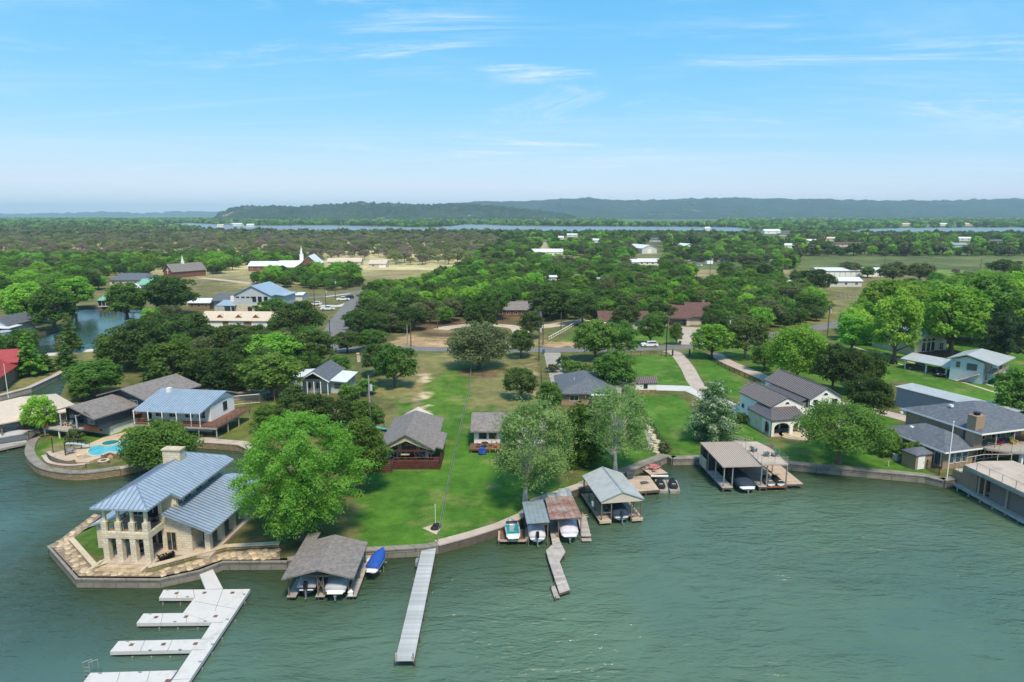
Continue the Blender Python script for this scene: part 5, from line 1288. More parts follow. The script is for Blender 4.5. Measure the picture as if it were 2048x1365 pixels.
for i, (px_, py_, rz) in enumerate(((326,1122,150),(341,1116,-140))):
    lounge_chair(at(px_,py_,1.0), rz, 'black', ('black outdoor chair on the grass nearest the flagstone steps','second black outdoor chair behind the first on the brown grass')[i])
def table_set(loc, label, tmat, cmat, n=4, top='round', rz=0, r=0.55, chairs=None):
    t = thing('patio_table', label, 'table', loc, rz)
    MB().disc((0,0), r, 0.70, 0.74, 16).build('table_top', MT[tmat], t); MB().tube((0,0,0.05),(0,0,0.70),0.05,0.05,6).build('pedestal', MT[tmat], t); MB().disc((0,0),0.3,0,0.05,10).build('base', MT[tmat], t)
    return t
def cafe_chair(loc, rz, mat, label, group=None):
    o = thing('patio_chair', label, 'chair', loc, rz, group)
    for x, y in ((-.22,-.22),(.22,-.22),(-.22,.22),(.22,.22)): MB().tube((x,y,0),(x*.95,y*.95,.44),.022,.022,5).build('leg', MT[mat], o)
    MB().box(-.25,.25,-.25,.25,.44,.49).build('seat', MT[mat], o)
    MB().box(-.25,-.20,.20,.25,.49,.95).box(.20,.25,.20,.25,.49,.95).box(-.25,.25,.205,.245,.80,.97).box(-.2,.2,.205,.245,.58,.68).build('backrest', MT[mat], o); return o
lmw = Matrix.Translation((-43.8,68.2,1.0)) @ Matrix.Rotation(R(-4.5),4,'Z')
table_set(lmw @ Vector((2.6,2.0,0.30)), 'dark round table under the limestone porch', 'black','black')
for i, (x, y, rz) in enumerate(((1.9,2.0,90),(3.4,2.1,-90))): cafe_chair(lmw @ Vector((x,y,0.30)), rz, 'black', ('dark chair under the limestone porch, on the water side of the table','dark chair under the limestone porch, on the house side of the table')[i])
table_set(lmw @ Vector((3.9,2.9,3.5)), 'dark table on the limestone house balcony', 'black','black')
cafe_chair(lmw @ Vector((4.1,1.4,3.5)), 60, 'red', 'dark red chair on the limestone house balcony')
# flagstone terrace, stone by stone
def flagstones(poly, label, cell, seed, z=1.0, name='flagstone_terrace', holes=(), maxn=300):
    root = thing(name, label, 'terrace', (poly[0].x, poly[0].y, z)); r_ = np.random.default_rng(seed)
    MB().prism([(p.x-poly[0].x,p.y-poly[0].y) for p in poly], -0.25, 0.02).build('bedding', MT['flagjoint'], root)
    xs = [p.x for p in poly]; ys = [p.y for p in poly]; cells = []
    j = 0; y = min(ys)-cell
    while y < max(ys)+cell:
        x = min(xs)-cell+(0.5*cell if j%2 else 0)
        while x < max(xs)+cell:
            cells.append((x+r_.normal(0,cell*.16), y+r_.normal(0,cell*.14))); x += cell*1.15
        y += cell*0.85; j += 1
    P = np.array(cells); ins = inside(poly, P[:,0], P[:,1]) & (seg_dist(poly, P[:,0], P[:,1]) > cell*0.25)
    for hpoly in holes: ins &= ~inside(hpoly, P[:,0], P[:,1])
    n = 0
    for i in np.where(ins)[0]:
        if n >= maxn: break
        c = P[i]; d = P-c; dd = (d**2).sum(1); nb = np.argsort(dd)[1:9]
        # clip a square by the bisectors to the neighbours
        pg = [Vector((-cell,-cell)),Vector((cell,-cell)),Vector((cell,cell)),Vector((-cell,cell))]
        for k in nb:
            nv = Vector(d[k]); half = nv.length/2-0.025; nn_ = nv.normalized(); out = []
            for a, b in zip(pg, pg[1:]+pg[:1]):
                da, db = a.dot(nn_)-half, b.dot(nn_)-half
                if da <= 0: out.append(a)
                if da*db < 0: out.append(a.lerp(b, da/(da-db)))
            pg = out
            if len(pg) < 3: break
        if len(pg) < 3: continue
        h = 0.05+r_.uniform(0,0.03)
        o = MB().prism([(p.x,p.y) for p in pg], 0.0, h).build('flagstone', MT['flag'], root, fix=False)
        o.location = (c[0]-poly[0].x, c[1]-poly[0].y, 0); n += 1
    return root
TER = SHORE_LIME[3:4] + SHORE_LIME[4:9] + [at(446,1112), at(400,1118), at(300,1146), at(290,1132), at(214,1132), at(193,1142), at(140,1080), at(200,1028)]
TER = [at(189,1028), at(102,1092), at(158,1153), at(318,1154), at(394,1138), at(440,1121), at(560,1119), at(560,1098), at(452,1104), at(400,1118), at(300,1146), at(290,1143), at(216,1143), at(192,1146), at(140,1084), at(203,1032)]
flagstones(TER, 'tan flagstone terrace wrapping the limestone house point', 0.66, 5)
# ================================================================ BROWN CABIN with dark red deck
cb = thing('cabin', 'grey-shingled cabin with dark red porch deck facing the lake', 'house', (-19.6, 96.2, 1.0), 0.5)
W_ = 8.0
gabled_body(0.2,7.6,3.2,15.0,0.3,2.9,5.0).build('wall', MT['beige'], cb)
rf = MB().roof(-0.4,8.2,-0.2,15.8,2.75,5.15,0,3.5,0.2).build('roof', MT['shinglebr'], cb)
MB().box(7.6,9.0,4,9,2.15,2.2).build('soffit', MT['beige'], rf)
MB().slab([(8.2,1.2,2.75),(9.3,1.2,2.45),(9.3,8.6,2.45),(8.2,8.6,2.75)],0.18).build('porch_roof', MT['shinglebr'], rf)
MB().add([(0.0,0.1,2.55),(7.8,0.1,2.55),(7.8,0.1,2.75),(3.9,0.1,4.75),(0.0,0.1,2.75),(0.6,0.1,2.6),(3.9,0.1,4.0),(7.2,0.1,2.6)], [(0,5,4),(4,5,6,3),(3,6,7,2),(2,7,1)]).build('gable_fascia', MT['limecap'], cb, fix=False)
columns(cb, [(0.2,0.2),(2.6,0.2),(5.2,0.2),(7.6,0.2)], 0.75, 2.7, 0.16, 'redwood', 'post')
MB().box(0.1,7.7,0.1,0.28,2.35,2.6).build('porch_beam', MT['redwood'], cb)
planks(cb, -0.1, 9.0, -0.9, 3.2, 0.85, 0.32, 'redwood', 'x', 0.05)
MB().box(0.9,9.0,-0.92,-0.85,0.0,0.8).box(9.0,9.07,-0.9,5.5,0.0,0.8).build('deck_skirt', MT['redwood'], cb)
railing(cb, [(2.2,-0.85,0.85),(9.0,-0.85,0.85),(9.0,5.4,0.85)], 0.95, 'redwood', 1.6, (0.45,1.0), 0.06, post=0.06)
for i in range(4): MB().box(-0.1,2.1,-1.2-0.3*i,-0.9-0.3*i,0.45-0.17*i,0.66-0.17*i).build('step', MT['redwood'], cb)
railing(cb, [(2.15,-0.9,0.8),(2.15,-2.1,0.1)], 0.9, 'redwood', 1.3, (1.0,), 0.05, name='step_rail')
for a, w in ((1.4,1.4),(3.9,2.0),(6.3,1.2)): win(cb,'y-',3.2,a,1.0,w,1.5,'redwood','glassb',1)
win(cb,'y-',3.2,3.9,2.75,2.2,0.9,'redwood','glassb',1)
for a in (5,8,11): win(cb,'x+',7.6,a,1.3,1.0,1.0,'whitep','glass',1)
cm = Matrix.Translation((-19.6,96.2,1.0))
table_set(cm @ Vector((3.6,1.3,0.85)), 'pale round table on the dark red cabin deck','limecap','black',r=0.7)
for i, (x, y, rz, mt) in enumerate(((1.4,1.6,30,'teal'),(2.5,1.9,20,'teal'),(5.6,1.6,-20,'greyp'),(6.6,1.7,-30,'whitep'))):
    lounge_chair(cm @ Vector((x,y,0.85)), rz, mt, ('teal chair by the cabin steps','second teal chair on the cabin deck','dark chair on the cabin deck beside the pale table','white chair at the fence end of the cabin deck')[i])

# ================================================================ LOW SHINGLED HOUSE with small deck
h2 = thing('ranch_house', 'low white house with grey shingle roof and small brown deck on posts', 'house', (-6.3, 104.2, 1.0), 0)
gabled_body(0.2,12.6,0.9,8.2,0.6,2.9,4.4,'x').build('wall', MT['whitep'], h2)
MB().roof(-0.35,13.2,0.1,9.0,2.9,4.75,0,0,0.2,'x').build('roof', MT['shinglebr'], h2)
MB().box(0.2,12.6,0.9,8.2,0.0,0.6).build('foundation', MT['darkwood'], h2)
win(h2,'y-',0.9,1.6,1.5,1.1,0.8,'trimdk','glass',1); win(h2,'y-',0.9,3.2,1.5,1.1,0.8,'trimdk','glass',1); door(h2,'y-',0.9,5.0,0.75,0.95,2.0,'trimdk')
win(h2,'y-',0.9,7.5,1.4,1.6,1.0,'trimdk','glass',1); win(h2,'y-',0.9,10.2,1.4,1.6,1.0,'trimdk','glass',1); win(h2,'x-',0.2,4.5,1.4,1.1,1.0,'trimdk','glass',1)
dk = MB().box(-0.3,4.6,-2.0,0.9,0.45,0.62).build('deck_frame', MT['browndeck'], h2)
planks(h2, -0.35, 4.65, -2.05, 0.9, 0.68, 0.3, 'browndeck', 'x', 0.05)
columns(h2, [(-0.1,-1.85),(4.4,-1.85),(2.1,-1.85)], 0.0, 0.45, 0.14, 'framewood', 'post')
railing(h2, [(4.6,-2.0,0.68),(4.6,0.8,0.68)], 0.9, 'framewood', 1.2, (0.5,1.0), 0.04)
table_set(Vector((-4.3,103.2,1.68)), 'dark round table on the small brown deck', 'trimdk','black')
for i, (x, y, rz, mt) in enumerate(((-5.3,103.0,90,'trimdk'),(-3.4,103.6,-80,'greyp'),(-2.6,102.9,-60,'orange'))):
    cafe_chair(Vector((x,y,1.68)), rz, mt, ('dark chair at the fence side of the small brown deck','grey chair beside the table on the small brown deck','orange chair at the edge of the small brown deck')[i])
rm = thing('ride_mower', 'blue covered machine parked under the small brown deck', 'mower', at(964,907), 10)
MB().prism([(-.55,-.9),(.55,-.9),(.6,.2),(.35,.9),(-.35,.9),(-.6,.2)],0.15,0.55).prism([(-.4,-.6),(.4,-.6),(.3,.3),(-.3,.3)],0.55,0.95).build('cover', MT['canvasb'], rm)
for x, y in ((-.5,-.6),(.5,-.6),(-.42,.6),(.42,.6)): MB().tube((x-.08,y,.2),(x+.08,y,.2),.2,.2,10).build('wheel', MT['rubber'], rm)

# ================================================================ WHITE MISSION HOUSE with dark metal roofs
wl = at(1481,836); WHR = 11.0
wh = thing('mission_house', 'white stucco house with dark standing-seam roofs and arched porch', 'house', (43.0, 120.0, 1.0), WHR)
# left wing (ridge along y), right wing further back, flat terrace and arched porch between
Lw = (0.0,6.6,-9.0,1.5); Rw = (8.2,15.0,-4.2,9.5)
gabled_body(0.5,6.8,-6.3,3.8,0,4.2,5.6).build('wing_wall', MT['white'], wh)
gabled_body(8.5,14.6,-5.6,8.6,0,5.0,6.7).build('wing_wall', MT['white'], wh)
MB().box(6.75,8.55,-4.6,6.0,0,4.1).build('link_wall', MT['white'], wh)
def metal_gable(par, x0, x1, y0, y1, ze, zr, sp=0.55, name='roof', t=0.16, mat='bronze', smat='bronzeseam'):
    r_ = MB().roof(x0,x1,y0,y1,ze,zr,0,0,t).build(name, MT[mat], par); xm = (x0+x1)/2
    seams(r_, [(x0,y1,ze),(x0,y0,ze),(xm,y0,zr),(xm,y1,zr)], sp, smat); seams(r_, [(x1,y0,ze),(x1,y1,ze),(xm,y1,zr),(xm,y0,zr)], sp, smat)
    MB().bar((xm,y0,zr+.06),(xm,y1,zr+.06),0.24,0.06).build('ridge_cap', MT[mat], r_); return r_
metal_gable(wh,0.25,7.05,-6.5,4.0,4.22,5.85); metal_gable(wh,8.25,14.85,-5.85,8.8,5.02,6.95)
metal_gable(wh,2.0,6.4,3.8,6.8,3.9,5.3); gabled_body(2.2,6.2,3.7,6.6,0,3.8,5.0).build('annex_wall', MT['white'], wh)
MB().slab([(6.7,-5.0,4.2),(8.5,-5.0,4.9),(8.5,6.4,4.9),(6.7,6.4,4.2)],0.14).build('link_roof', MT['bronze'], wh)
prf = MB().slab([(-1.5,-10.0,2.95),(5.2,-10.0,2.95),(5.2,-6.3,4.1),(0.6,-6.3,4.1)],0.14).build('porch_roof', MT['bronze'], wh)
seams(prf, [(-1.5,-10.0,2.95),(5.2,-10.0,2.95),(5.2,-6.3,4.1),(0.6,-6.3,4.1)], 0.5, 'bronzeseam')
MB().slab([(0.55,-2.3,3.9),(-1.5,-2.3,2.95),(-1.5,-10.0,2.95),(0.6,-6.3,4.1)],0.14).build('porch_hip_roof', MT['bronze'], wh)
MB().box(-1.3,-1.0,-7.0,-2.4,0,2.85).box(-1.0,0.5,-2.7,-2.4,0,2.85).build('stone_wing_wall', MT['limestone'], wh)
def arch_wall(x0, x1, y, z1, op, mat, par, t=0.35, name='arch_wall', face='y'):
    """wall pierced by arched openings op = [(a0, a1, springing, rise)]"""
    m = MB(); n = 10; edges = [x0]; 
    def q(a, z): return (a, z)
    segs = []; cur = x0
    for a0, a1, zs_, ri in op:
        segs.append(('solid',cur,a0)); segs.append(('arch',a0,a1,zs_,ri)); cur = a1
    segs.append(('solid',cur,x1))
    def ad(poly):
        vs_ = [((a,y,z) if face=='y' else (y,a,z)) for a,z in poly]+[((a,y+t,z) if face=='y' else (y+t,a,z)) for a,z in poly]; k = len(poly)
        m.add(vs_, [tuple(range(k)), tuple(range(2*k-1,k-1,-1))]+[((i+1)%k,i,i+k,(i+1)%k+k) for i in range(k)])
    for s in segs:
        if s[0]=='solid':
            if s[2]-s[1] > 0.01: ad([(s[1],0),(s[2],0),(s[2],z1),(s[1],z1)])
        else:
            _,a0,a1,zs_,ri = s; c = (a0+a1)/2; hw = (a1-a0)/2
            pts = [(c+hw*math.cos(math.pi*i/n), zs_+ri*math.sin(math.pi*i/n)) for i in range(n+1)]
            for i in range(n): ad([(pts[i+1][0],pts[i+1][1]),(pts[i][0],pts[i][1]),(pts[i][0],z1),(pts[i+1][0],z1)])
    return m.build(name, MT[mat], par)
arch_wall(-1.3,5.0,-9.8,2.85,[(-0.75,2.15,1.5,0.85),(2.75,4.6,1.5,0.8)],'white',wh)
arch_wall(-9.45,-7.0,-1.3,2.85,[(-9.1,-7.4,1.5,0.85)],'white',wh,face='x',t=0.3)
MB().box(-1.4,5.1,-9.9,-6.3,0.0,0.12).build('porch_floor', MT['pinkcon'], wh)
win(wh,'y-',-6.3,3.6,0.2,1.8,2.1,'trimdk','glass',1); win(wh,'y-',-6.3,1.6,0.2,1.2,2.1,'trimdk','glass',1)
MB().box(5.25,8.5,-7.5,-5.6,2.9,3.2).build('terrace_floor', MT['concrete'], wh); MB().box(5.25,8.7,-7.7,-7.5,2.9,4.0).box(8.5,8.7,-7.5,-5.6,2.9,4.0).build('terrace_parapet', MT['white'], wh); MB().box(5.25,8.6,-7.5,-5.6,0,2.9).build('terrace_wall', MT['white'], wh)
win(wh,'x-',8.5,-4.6,3.25,1.5,1.55,'whitep','glassb',1,name='terrace_door')
MB().slab([(8.8,-9.6,2.6),(15.2,-9.6,2.6),(15.0,-5.6,3.7),(8.8,-5.6,3.7)],0.14).build('porch_roof', MT['bronze'], wh)
seams(wh.children[-1], [(8.8,-9.6,2.6),(15.2,-9.6,2.6),(15.0,-5.6,3.7),(8.8,-5.6,3.7)],0.5,'bronzeseam')
columns(wh, [(9.2,-9.3),(11.8,-9.3),(14.8,-9.3)], 0, 2.5, 0.25, 'white', 'post')
def lunette(par, p, a, z, r):
    m = MB(); pts = [(a+r*math.cos(math.pi*i/8), z+r*math.sin(math.pi*i/8)) for i in range(9)]
    vs_ = [(x,p-.05,zz) for x,zz in pts]+[(x,p+.02,zz) for x,zz in pts]; k = 9
    m.add(vs_, [tuple(range(k)),tuple(range(2*k-1,k-1,-1))]+[((i+1)%k,i,i+k,(i+1)%k+k) for i in range(k)]); o = m.build('arched_window', MT['whitep'], par)
    m2 = MB(); pts = [(a+(r-.08)*math.cos(math.pi*i/8), z+.06+(r-.1)*math.sin(math.pi*i/8)) for i in range(9)]
    vs_ = [(x,p-.08,zz) for x,zz in pts]+[(x,p+.02,zz) for x,zz in pts]
    m2.add(vs_, [tuple(range(k)),tuple(range(2*k-1,k-1,-1))]+[((i+1)%k,i,i+k,(i+1)%k+k) for i in range(k)]); m2.build('pane', MT['glass'], o)
lunette(wh,-6.3,3.65,4.5,0.45); lunette(wh,-5.6,11.5,5.5,0.5)
win(wh,'y-',-5.6,13.4,3.9,0.9,0.8,'trimdk','glass',0); win(wh,'y-',-5.6,9.6,3.9,0.7,0.8,'trimdk','glass',0)
for a in (0.4,2.6): win(wh,'x-',0.5,a,1.6,0.6,0.6,'trimdk','glass',0)
gut = MB(); gut.tube((7.0,-6.4,4.1),(7.0,-6.4,3.6),.05,.05,5).tube((-1.4,-9.95,2.8),(-1.4,-9.95,0.1),.06,.06,5).tube((8.4,-5.7,4.9),(8.4,-5.7,3.3),.06,.06,5); gut.build('downpipe', MT['trimdk'], wh)
fs_ = thing('fan_steps', 'curved pale stone steps fanning out below the white house porch', 'steps', (43.0,120.0,1.0), WHR)
for i in range(3): MB().disc((3.6,-9.9), 2.0+0.55*i, 0.0+0.005*i, 0.30-0.09*i, 28, 1.6+0.5*i).build('step', MT['limecap'], fs_)
# ================================================================ WHITE SHED
sh = thing('garden_shed', 'small white shed with brown metal roof and stone skirt', 'shed', at(1268,787), 2)
MB().box(0,4.7,0,3.0,0.7,2.2).build('wall', MT['white'], sh); MB().box(-0.04,4.74,-0.04,3.04,0,0.72).build('stone_skirt', MT['stonewall'], sh)
gabled_body(0.02,4.68,0.02,2.98,2.1,2.2,3.0,'x').build('gable_wall', MT['white'], sh)
sr = MB().roof(-0.2,4.9,-0.2,3.2,2.2,3.15,0,0,0.12,'x').build('roof', MT['brownroof'], sh)
seams(sr, [(-0.2,-0.2,2.2),(4.9,-0.2,2.2),(4.9,1.5,3.15),(-0.2,1.5,3.15)], 0.42, 'bronzeseam')
win(sh,'y-',0,2.4,1.1,0.7,0.8,'trimdk','glass',1,1); door(sh,'x-',0,1.5,0.05,0.9,2.0,'whitep')
wp = thing('wood_pile', 'dark stack of firewood beside the white shed', 'woodpile', at(1262,783), 0)
for i in range(9): MB().tube((-0.3+0.28*(i%3)*0.9,-0.8,0.13+0.24*(i//3)),(-0.3+0.28*(i%3)*0.9,0.6,0.13+0.24*(i//3)),.13,.13,7).build('log', MT['framewood'], wp)
# ================================================================ SLATE-ROOFED RANCH with cupola
ra = thing('ranch_house', 'rambling tan house with slate-grey hipped roof and cupola', 'house', at(1118,812), 0)
MB().box(0.5,11.0,0.5,14.5,0,2.5).box(8,16.5,8.5,16.0,0,2.5).build('wall', MT['tanbrick'], ra)
MB().roof(-0.2,11.6,-0.2,15.2,2.5,4.7,4,4.5,0.2).build('roof', MT['slate'], ra)
MB().roof(6.0,17.2,9.2,16.4,2.45,4.3,3.6,3.6,0.2,'x').build('annex_roof', MT['slate'], ra)
MB().roof(9.0,13.5,6.6,11.5,2.42,3.7,0,2,0.2).build('porch_gable_roof', MT['slate'], ra)
MB().box(9.2,13.3,6.9,9.0,0,2.4).build('porch_wall', MT['beige'], ra)
cu = MB().cbox(11.2,12.8,4.0,1.1,1.1,1.0).build('cupola', MT['whitep'], ra); MB().roof(10.3,12.1,11.9,13.7,5.0,5.7,0.88,0.88,0.12).build('cupola_roof', MT['slate'], cu)
win(cu,'y-',12.25,11.2,4.25,0.5,0.55,'whitep','glass',0); 
MB().box(6.4,9.4,-0.6,0.6,0,2.3).build('bay_wall', MT['tanbrick'], ra); MB().slab([(6.2,-0.8,2.35),(9.6,-0.8,2.35),(9.6,0.8,2.6),(6.2,0.8,2.6)],0.12).build('skylight', MT['whitemetal'], ra)
for p in ((3.4,5.5,3.6),(5.0,3.0,3.2),(6.2,5.0,3.8)): MB().tube(p,(p[0],p[1],p[2]+0.7),.08,.08,6).build('roof_vent', MT['whitemetal'], ra)
win(ra,'y-',6.9,11.2,0.9,1.4,1.1,'whitep','glass',1); win(ra,'y-',0.5,3,0.9,1.6,1.1,'whitep','glass',1)
# ================================================================ TAN BRICK LAKE HOUSE on the right
bh = thing('brick_house', 'two-level tan brick house with slate roofs and curved balcony', 'house', (63.0, 94.8, 1.0), 17)
# local x along the lake front (to the right), y away from the lake
MB().box(0.3,6.0,0.3,11.3,0,3.0).build('lower_wall', MT['tanbrick'], bh)
MB().box(5.4,17.4,1.8,12.0,0,5.6).build('upper_wall', MT['tanbrick'], bh)
r1 = MB().roof(-0.5,7.4,-0.6,11.6,3.05,5.0,3.9,5.0,0.2).build('lower_roof', MT['slate'], bh)
MB().box(-0.55,7.4,-0.64,-0.6,2.84,3.07).box(-0.55,-0.5,-0.6,11.6,2.84,3.07).build('gutter', MT['whitep'], r1)
r2 = MB().roof(4.8,19.9,-1.6,12.6,5.65,8.1,6.8,6.8,0.2,'x').build('roof', MT['slate'], bh)
MB().box(4.8,19.9,-1.65,-1.6,5.44,5.67).box(4.75,4.8,-1.6,12.6,5.44,5.67).build('gutter', MT['whitep'], r2)
chm = MB().box(4.9,6.6,-0.4,1.0,2.6,7.9).build('chimney', MT['tanbrick'], bh); MB().box(5.45,6.05,0.0,.6,7.9,8.25).box(5.35,6.15,-.1,.7,8.25,8.32).build('chimney_cap', MT['black'], chm)
# balcony deck
MB().prism([(6.6,1.7),(6.6,-1.2),(8.6,-3.4),(10.8,-4.4),(19,-4.4),(19,1.7)],2.85,3.1).build('balcony', MT['concrete'], bh)
columns(bh, [(8.2,-1.2),(11.6,-1.3),(15.2,-1.3)], 3.1, 5.5, 0.14, 'tanwood', 'post'); columns(bh, [(10.4,-3.6),(14.5,-3.8)], 0, 2.85, 0.4, 'whitep', 'column')
railing(bh, [(6.7,-1.2,3.1),(8.6,-3.35,3.1),(10.8,-4.3,3.1)], 0.95, 'steel', 1.4, (0.33,0.66,1.0), 0.015, post=0.025)
railing(bh, [(12.8,-4.3,3.1),(19,-4.3,3.1)], 0.95, 'steel', 1.4, (0.33,0.66,1.0), 0.015, post=0.025)
for a in (1.8,3.1,4.4): win(bh,'y-',0.3,a,0.9,0.95,1.5,'whitep','glassb',0,1)
win(bh,'x-',0.3,1.2,0.5,1.0,1.9,'whitep','glassb',0)
for a in (9.4,11.0,12.6): win(bh,'y-',1.8,a,0.2,1.3,2.2,'whitep','glass',1)
for a in (9,12,15): win(bh,'y-',1.8,a,3.3,1.6,1.9,'whitep','glass',1)
for p in ((1.8,7.5,4.0),(8.5,6.8,7.1)): MB().cbox(p[0],p[1],p[2],0.5,0.5,0.35).build('roof_vent', MT['whitep'], bh)
MB().box(-0.9,0.3,11.2,11.6,2.6,2.9).box(4.4,5.4,12.0,12.4,4.8,5.1).build('gutter', MT['whitep'], bh)
# stair from balcony to the boathouse deck
stl = MB()
for i in range(12): stl.box(10.9,12.7,-4.75-0.33*i,-4.4-0.33*i,2.75-0.1*i,2.83-0.1*i)
stl.build('stair_treads', MT['tanwood'], bh); railing(bh, [(10.85,-4.4,2.9),(10.85,-8.4,1.7)], 0.9, 'steel', 1.3, (0.5,1.0), 0.02, name='stair_rail'); railing(bh, [(12.75,-4.4,2.9),(12.75,-8.4,1.7)], 0.9, 'steel', 1.3, (0.5,1.0), 0.02, name='stair_rail')
bm_ = Matrix.Translation((63.0,94.8,1.0)) @ Matrix.Rotation(R(17),4,'Z')
for (x, y, rz, mt, lab) in ((10.2,-.4,10,'red','crimson slatted chair on the curved balcony'),(11.4,.2,0,'bluep','blue slatted chair on the curved balcony'),(12.5,-.7,-10,'yellow','yellow slatted chair on the curved balcony'),(15.4,-.3,-5,'orange','orange slatted chair on the curved balcony'),(13.6,.5,0,'greenp','green slatted chair on the curved balcony')):
    lounge_chair(bm_ @ Vector((x,y,3.1)), 17+rz, mt, lab)
gz_ = thing('garden_shed', 'small tan brick shed with pale door beside the lake house', 'shed', bm_ @ Vector((-3.6,1.4,0)), 17)
MB().box(0,3.0,0,2.4,0,2.3).build('wall', MT['tanbrick'], gz_); MB().roof(-0.2,3.2,-0.2,2.6,2.3,3.0,1.0,1.0,0.12,'x').build('roof', MT['slate'], gz_); door(gz_,'y-',0,1.0,0.05,1.1,1.9,'whitep')
for i, (x, y) in enumerate(((-2.6,5.6),(-1.4,5.0))):
    a = thing('air_conditioner', ('grey air conditioner unit nearest the tan brick shed','grey air conditioner unit beside the hedge of the lake house')[1-i], 'air conditioner', bm_ @ Vector((x,y,0)), 17)
    MB().box(-.42,.42,-.42,.42,0,0.9).build('case', MT['greysiding'], a); MB().disc((0,0),.34,0.9,0.94,14).build('fan_grille', MT['trimdk'], a)
for i, (x, y, s) in enumerate(((-2.6,7.6,1.5),(-1.2,3.6,1.25),(-0.9,11.8,1.2))):
    tree_obj('shrub', PROTO['shrub'][i%2], bm_ @ Vector((x,y,0)), (s,s,s*1.1), 40*i, ('rounded shrub under the lower slate eave','rounded shrub between the air conditioners and the brick shed','low shrub at the back corner of the brick lake house')[i], 'shrub', None, 'oak2')
fp = thing('flagpole', 'tall bare white flagpole beside the tan brick house', 'flagpole', at(1893,962), 0)
MB().tube((0,0,0),(0,0,8.6),.09,.05,8).build('pole', MT['whitep'], fp); MB().disc((0,0),.1,8.6,8.75,8).build('finial', MT['whitep'], fp); MB().cbox(0,0,0,0.4,0.4,0.15).build('base', MT['concrete'], fp)
fpd = thing('satellite_dish', 'white satellite dish behind the slate roof', 'satellite dish', at(2012,858), 30)
MB().tube((0,0,0),(0,0,2.4),.05,.05,6).build('mast', MT['steel'], fpd)
dm = MB(); 
for i in range(16):
    a, b = 2*math.pi*i/16, 2*math.pi*(i+1)/16
    dm.add([(0,0.12,2.6),(.55*math.cos(a),0,2.6+.55*math.sin(a)),(.55*math.cos(b),0,2.6+.55*math.sin(b)),(0,0.16,2.6)],[(0,1,2),(3,2,1)])
dm.build('dish', MT['whitep'], fpd, fix=False)
# ================================================================ LONG GREY BARN
ba = thing('long_barn', 'long windowless blue-grey metal barn beyond the brick house', 'barn', (75.2, 129.4, 1.0), 0)
d_ = Vector((0.40,-0.916,0)); 
ba.rotation_euler = (0,0,math.atan2(d_.y,d_.x))
MB().box(0,20,0,4.4,0,3.75).build('wall', MT['bluepanel'], ba)
br_ = MB().slab([(-0.3,-0.3,3.85),(20.3,-0.3,3.85),(20.3,4.7,4.0),(-0.3,4.7,4.0)],0.12).build('roof', MT['greymetal'], ba)
seams(br_, [(-0.3,-0.3,3.85),(20.3,-0.3,3.85),(20.3,4.7,4.0),(-0.3,4.7,4.0)], 0.9, 'greymetal', 0.05, 0.04, one=True, name='seams')['kind'] = 'stuff'
wr_ = MB()
for i in range(40): wr_.box(0.25+0.5*i,0.29+0.5*i,-0.03,0.0,0.05,3.55)
tag(wr_.build('wall_ribs', MT['bluepanel'], ba), kind='stuff')
# ================================================================ PALE BLUE HOUSE with carport
pb = thing('lake_cottage', 'pale blue two-level house with white gabled roof and side stair', 'house', (99.5,151.3,1.0), -49)
gabled_body(0,6.4,0,12,0,4.7,5.7).build('wall', MT['paleblue'], pb)
MB().roof(-0.9,9.2,-0.8,12.8,4.75,6.3,0,3,0.2,shift=-1.0).build('roof', MT['greymetal'], pb)
win(pb,'y-',0,1.5,3.0,0.8,1.3,'beige','glassb',0,1); win(pb,'y-',0,4.2,2.8,1.9,1.4,'steel','glassb',0)
MB().box(6.4,9.2,0.4,8.0,2.2,2.45).build('deck', MT['greywood'], pb); columns(pb, [(9.0,0.6),(9.0,4),(9.0,7.8),(7.2,0.6)], 0, 4.6, 0.16, 'greywood', 'post')
railing(pb, [(6.5,0.45,2.45),(9.1,0.45,2.45),(9.1,7.9,2.45)], 1.0, 'greywood', 1.2, (0.4,0.7,1.0), 0.04)
for a in (1.5,3.6,5.6): win(pb,'x+',6.4,a,2.6,1.5,1.8,'whitep','glass',1)
win(pb,'x+',6.4,2.5,0.4,1.5,1.7,'whitep','glass',1)
for i in range(9): MB().box(2.2+0.42*i,2.6+0.42*i,-1.2,-0.05,0.25+0.23*i,0.33+0.23*i).build('stair_tread', MT['greywood'], pb)
railing(pb, [(2.2,-1.2,0.3),(6.0,-1.2,2.4)], 0.9, 'greywood', 1.2, (0.5,1.0), 0.05, name='stair_rail')
cpo = thing('carport', 'open carport with pale metal roof sheltering two dark vehicles', 'carport', (95.5,161.8,1.0), -61.5)
CPL = 10.4
cr_ = MB().roof(-0.9,CPL,-0.9,8.6,2.5,3.5,0,0,0.15,'x').build('roof', MT['greymetal'], cpo)
columns(cpo, [(0,0),(CPL*.48,0),(CPL-.8,0),(0,6),(CPL*.48,6),(CPL-.8,6)], 0, 2.5, 0.28, 'whitep', 'post')
MB().box(0,CPL-1,0,6,0,0.04).build('floor', MT['gravel'], cpo)
be = thing('lodge_house', 'beige house with pale metal roof half hidden by great trees', 'house', at(1828,712), 18)
gabled_body(0,11,0,14,0,4.0,6.2).build('wall', MT['beige'], be); MB().roof(-0.5,11.5,-0.8,14.6,4.0,6.5,0,0,0.2).build('roof', MT['greymetal'], be)
for a in (3.0,4.6,6.2): win(be,'y-',0,a,1.0,1.2,2.4,'whitep','glass',0); 
for a in (3.0,4.6,6.2): win(be,'y-',0,a,3.7,1.2,0.7,'whitep','glass',0)
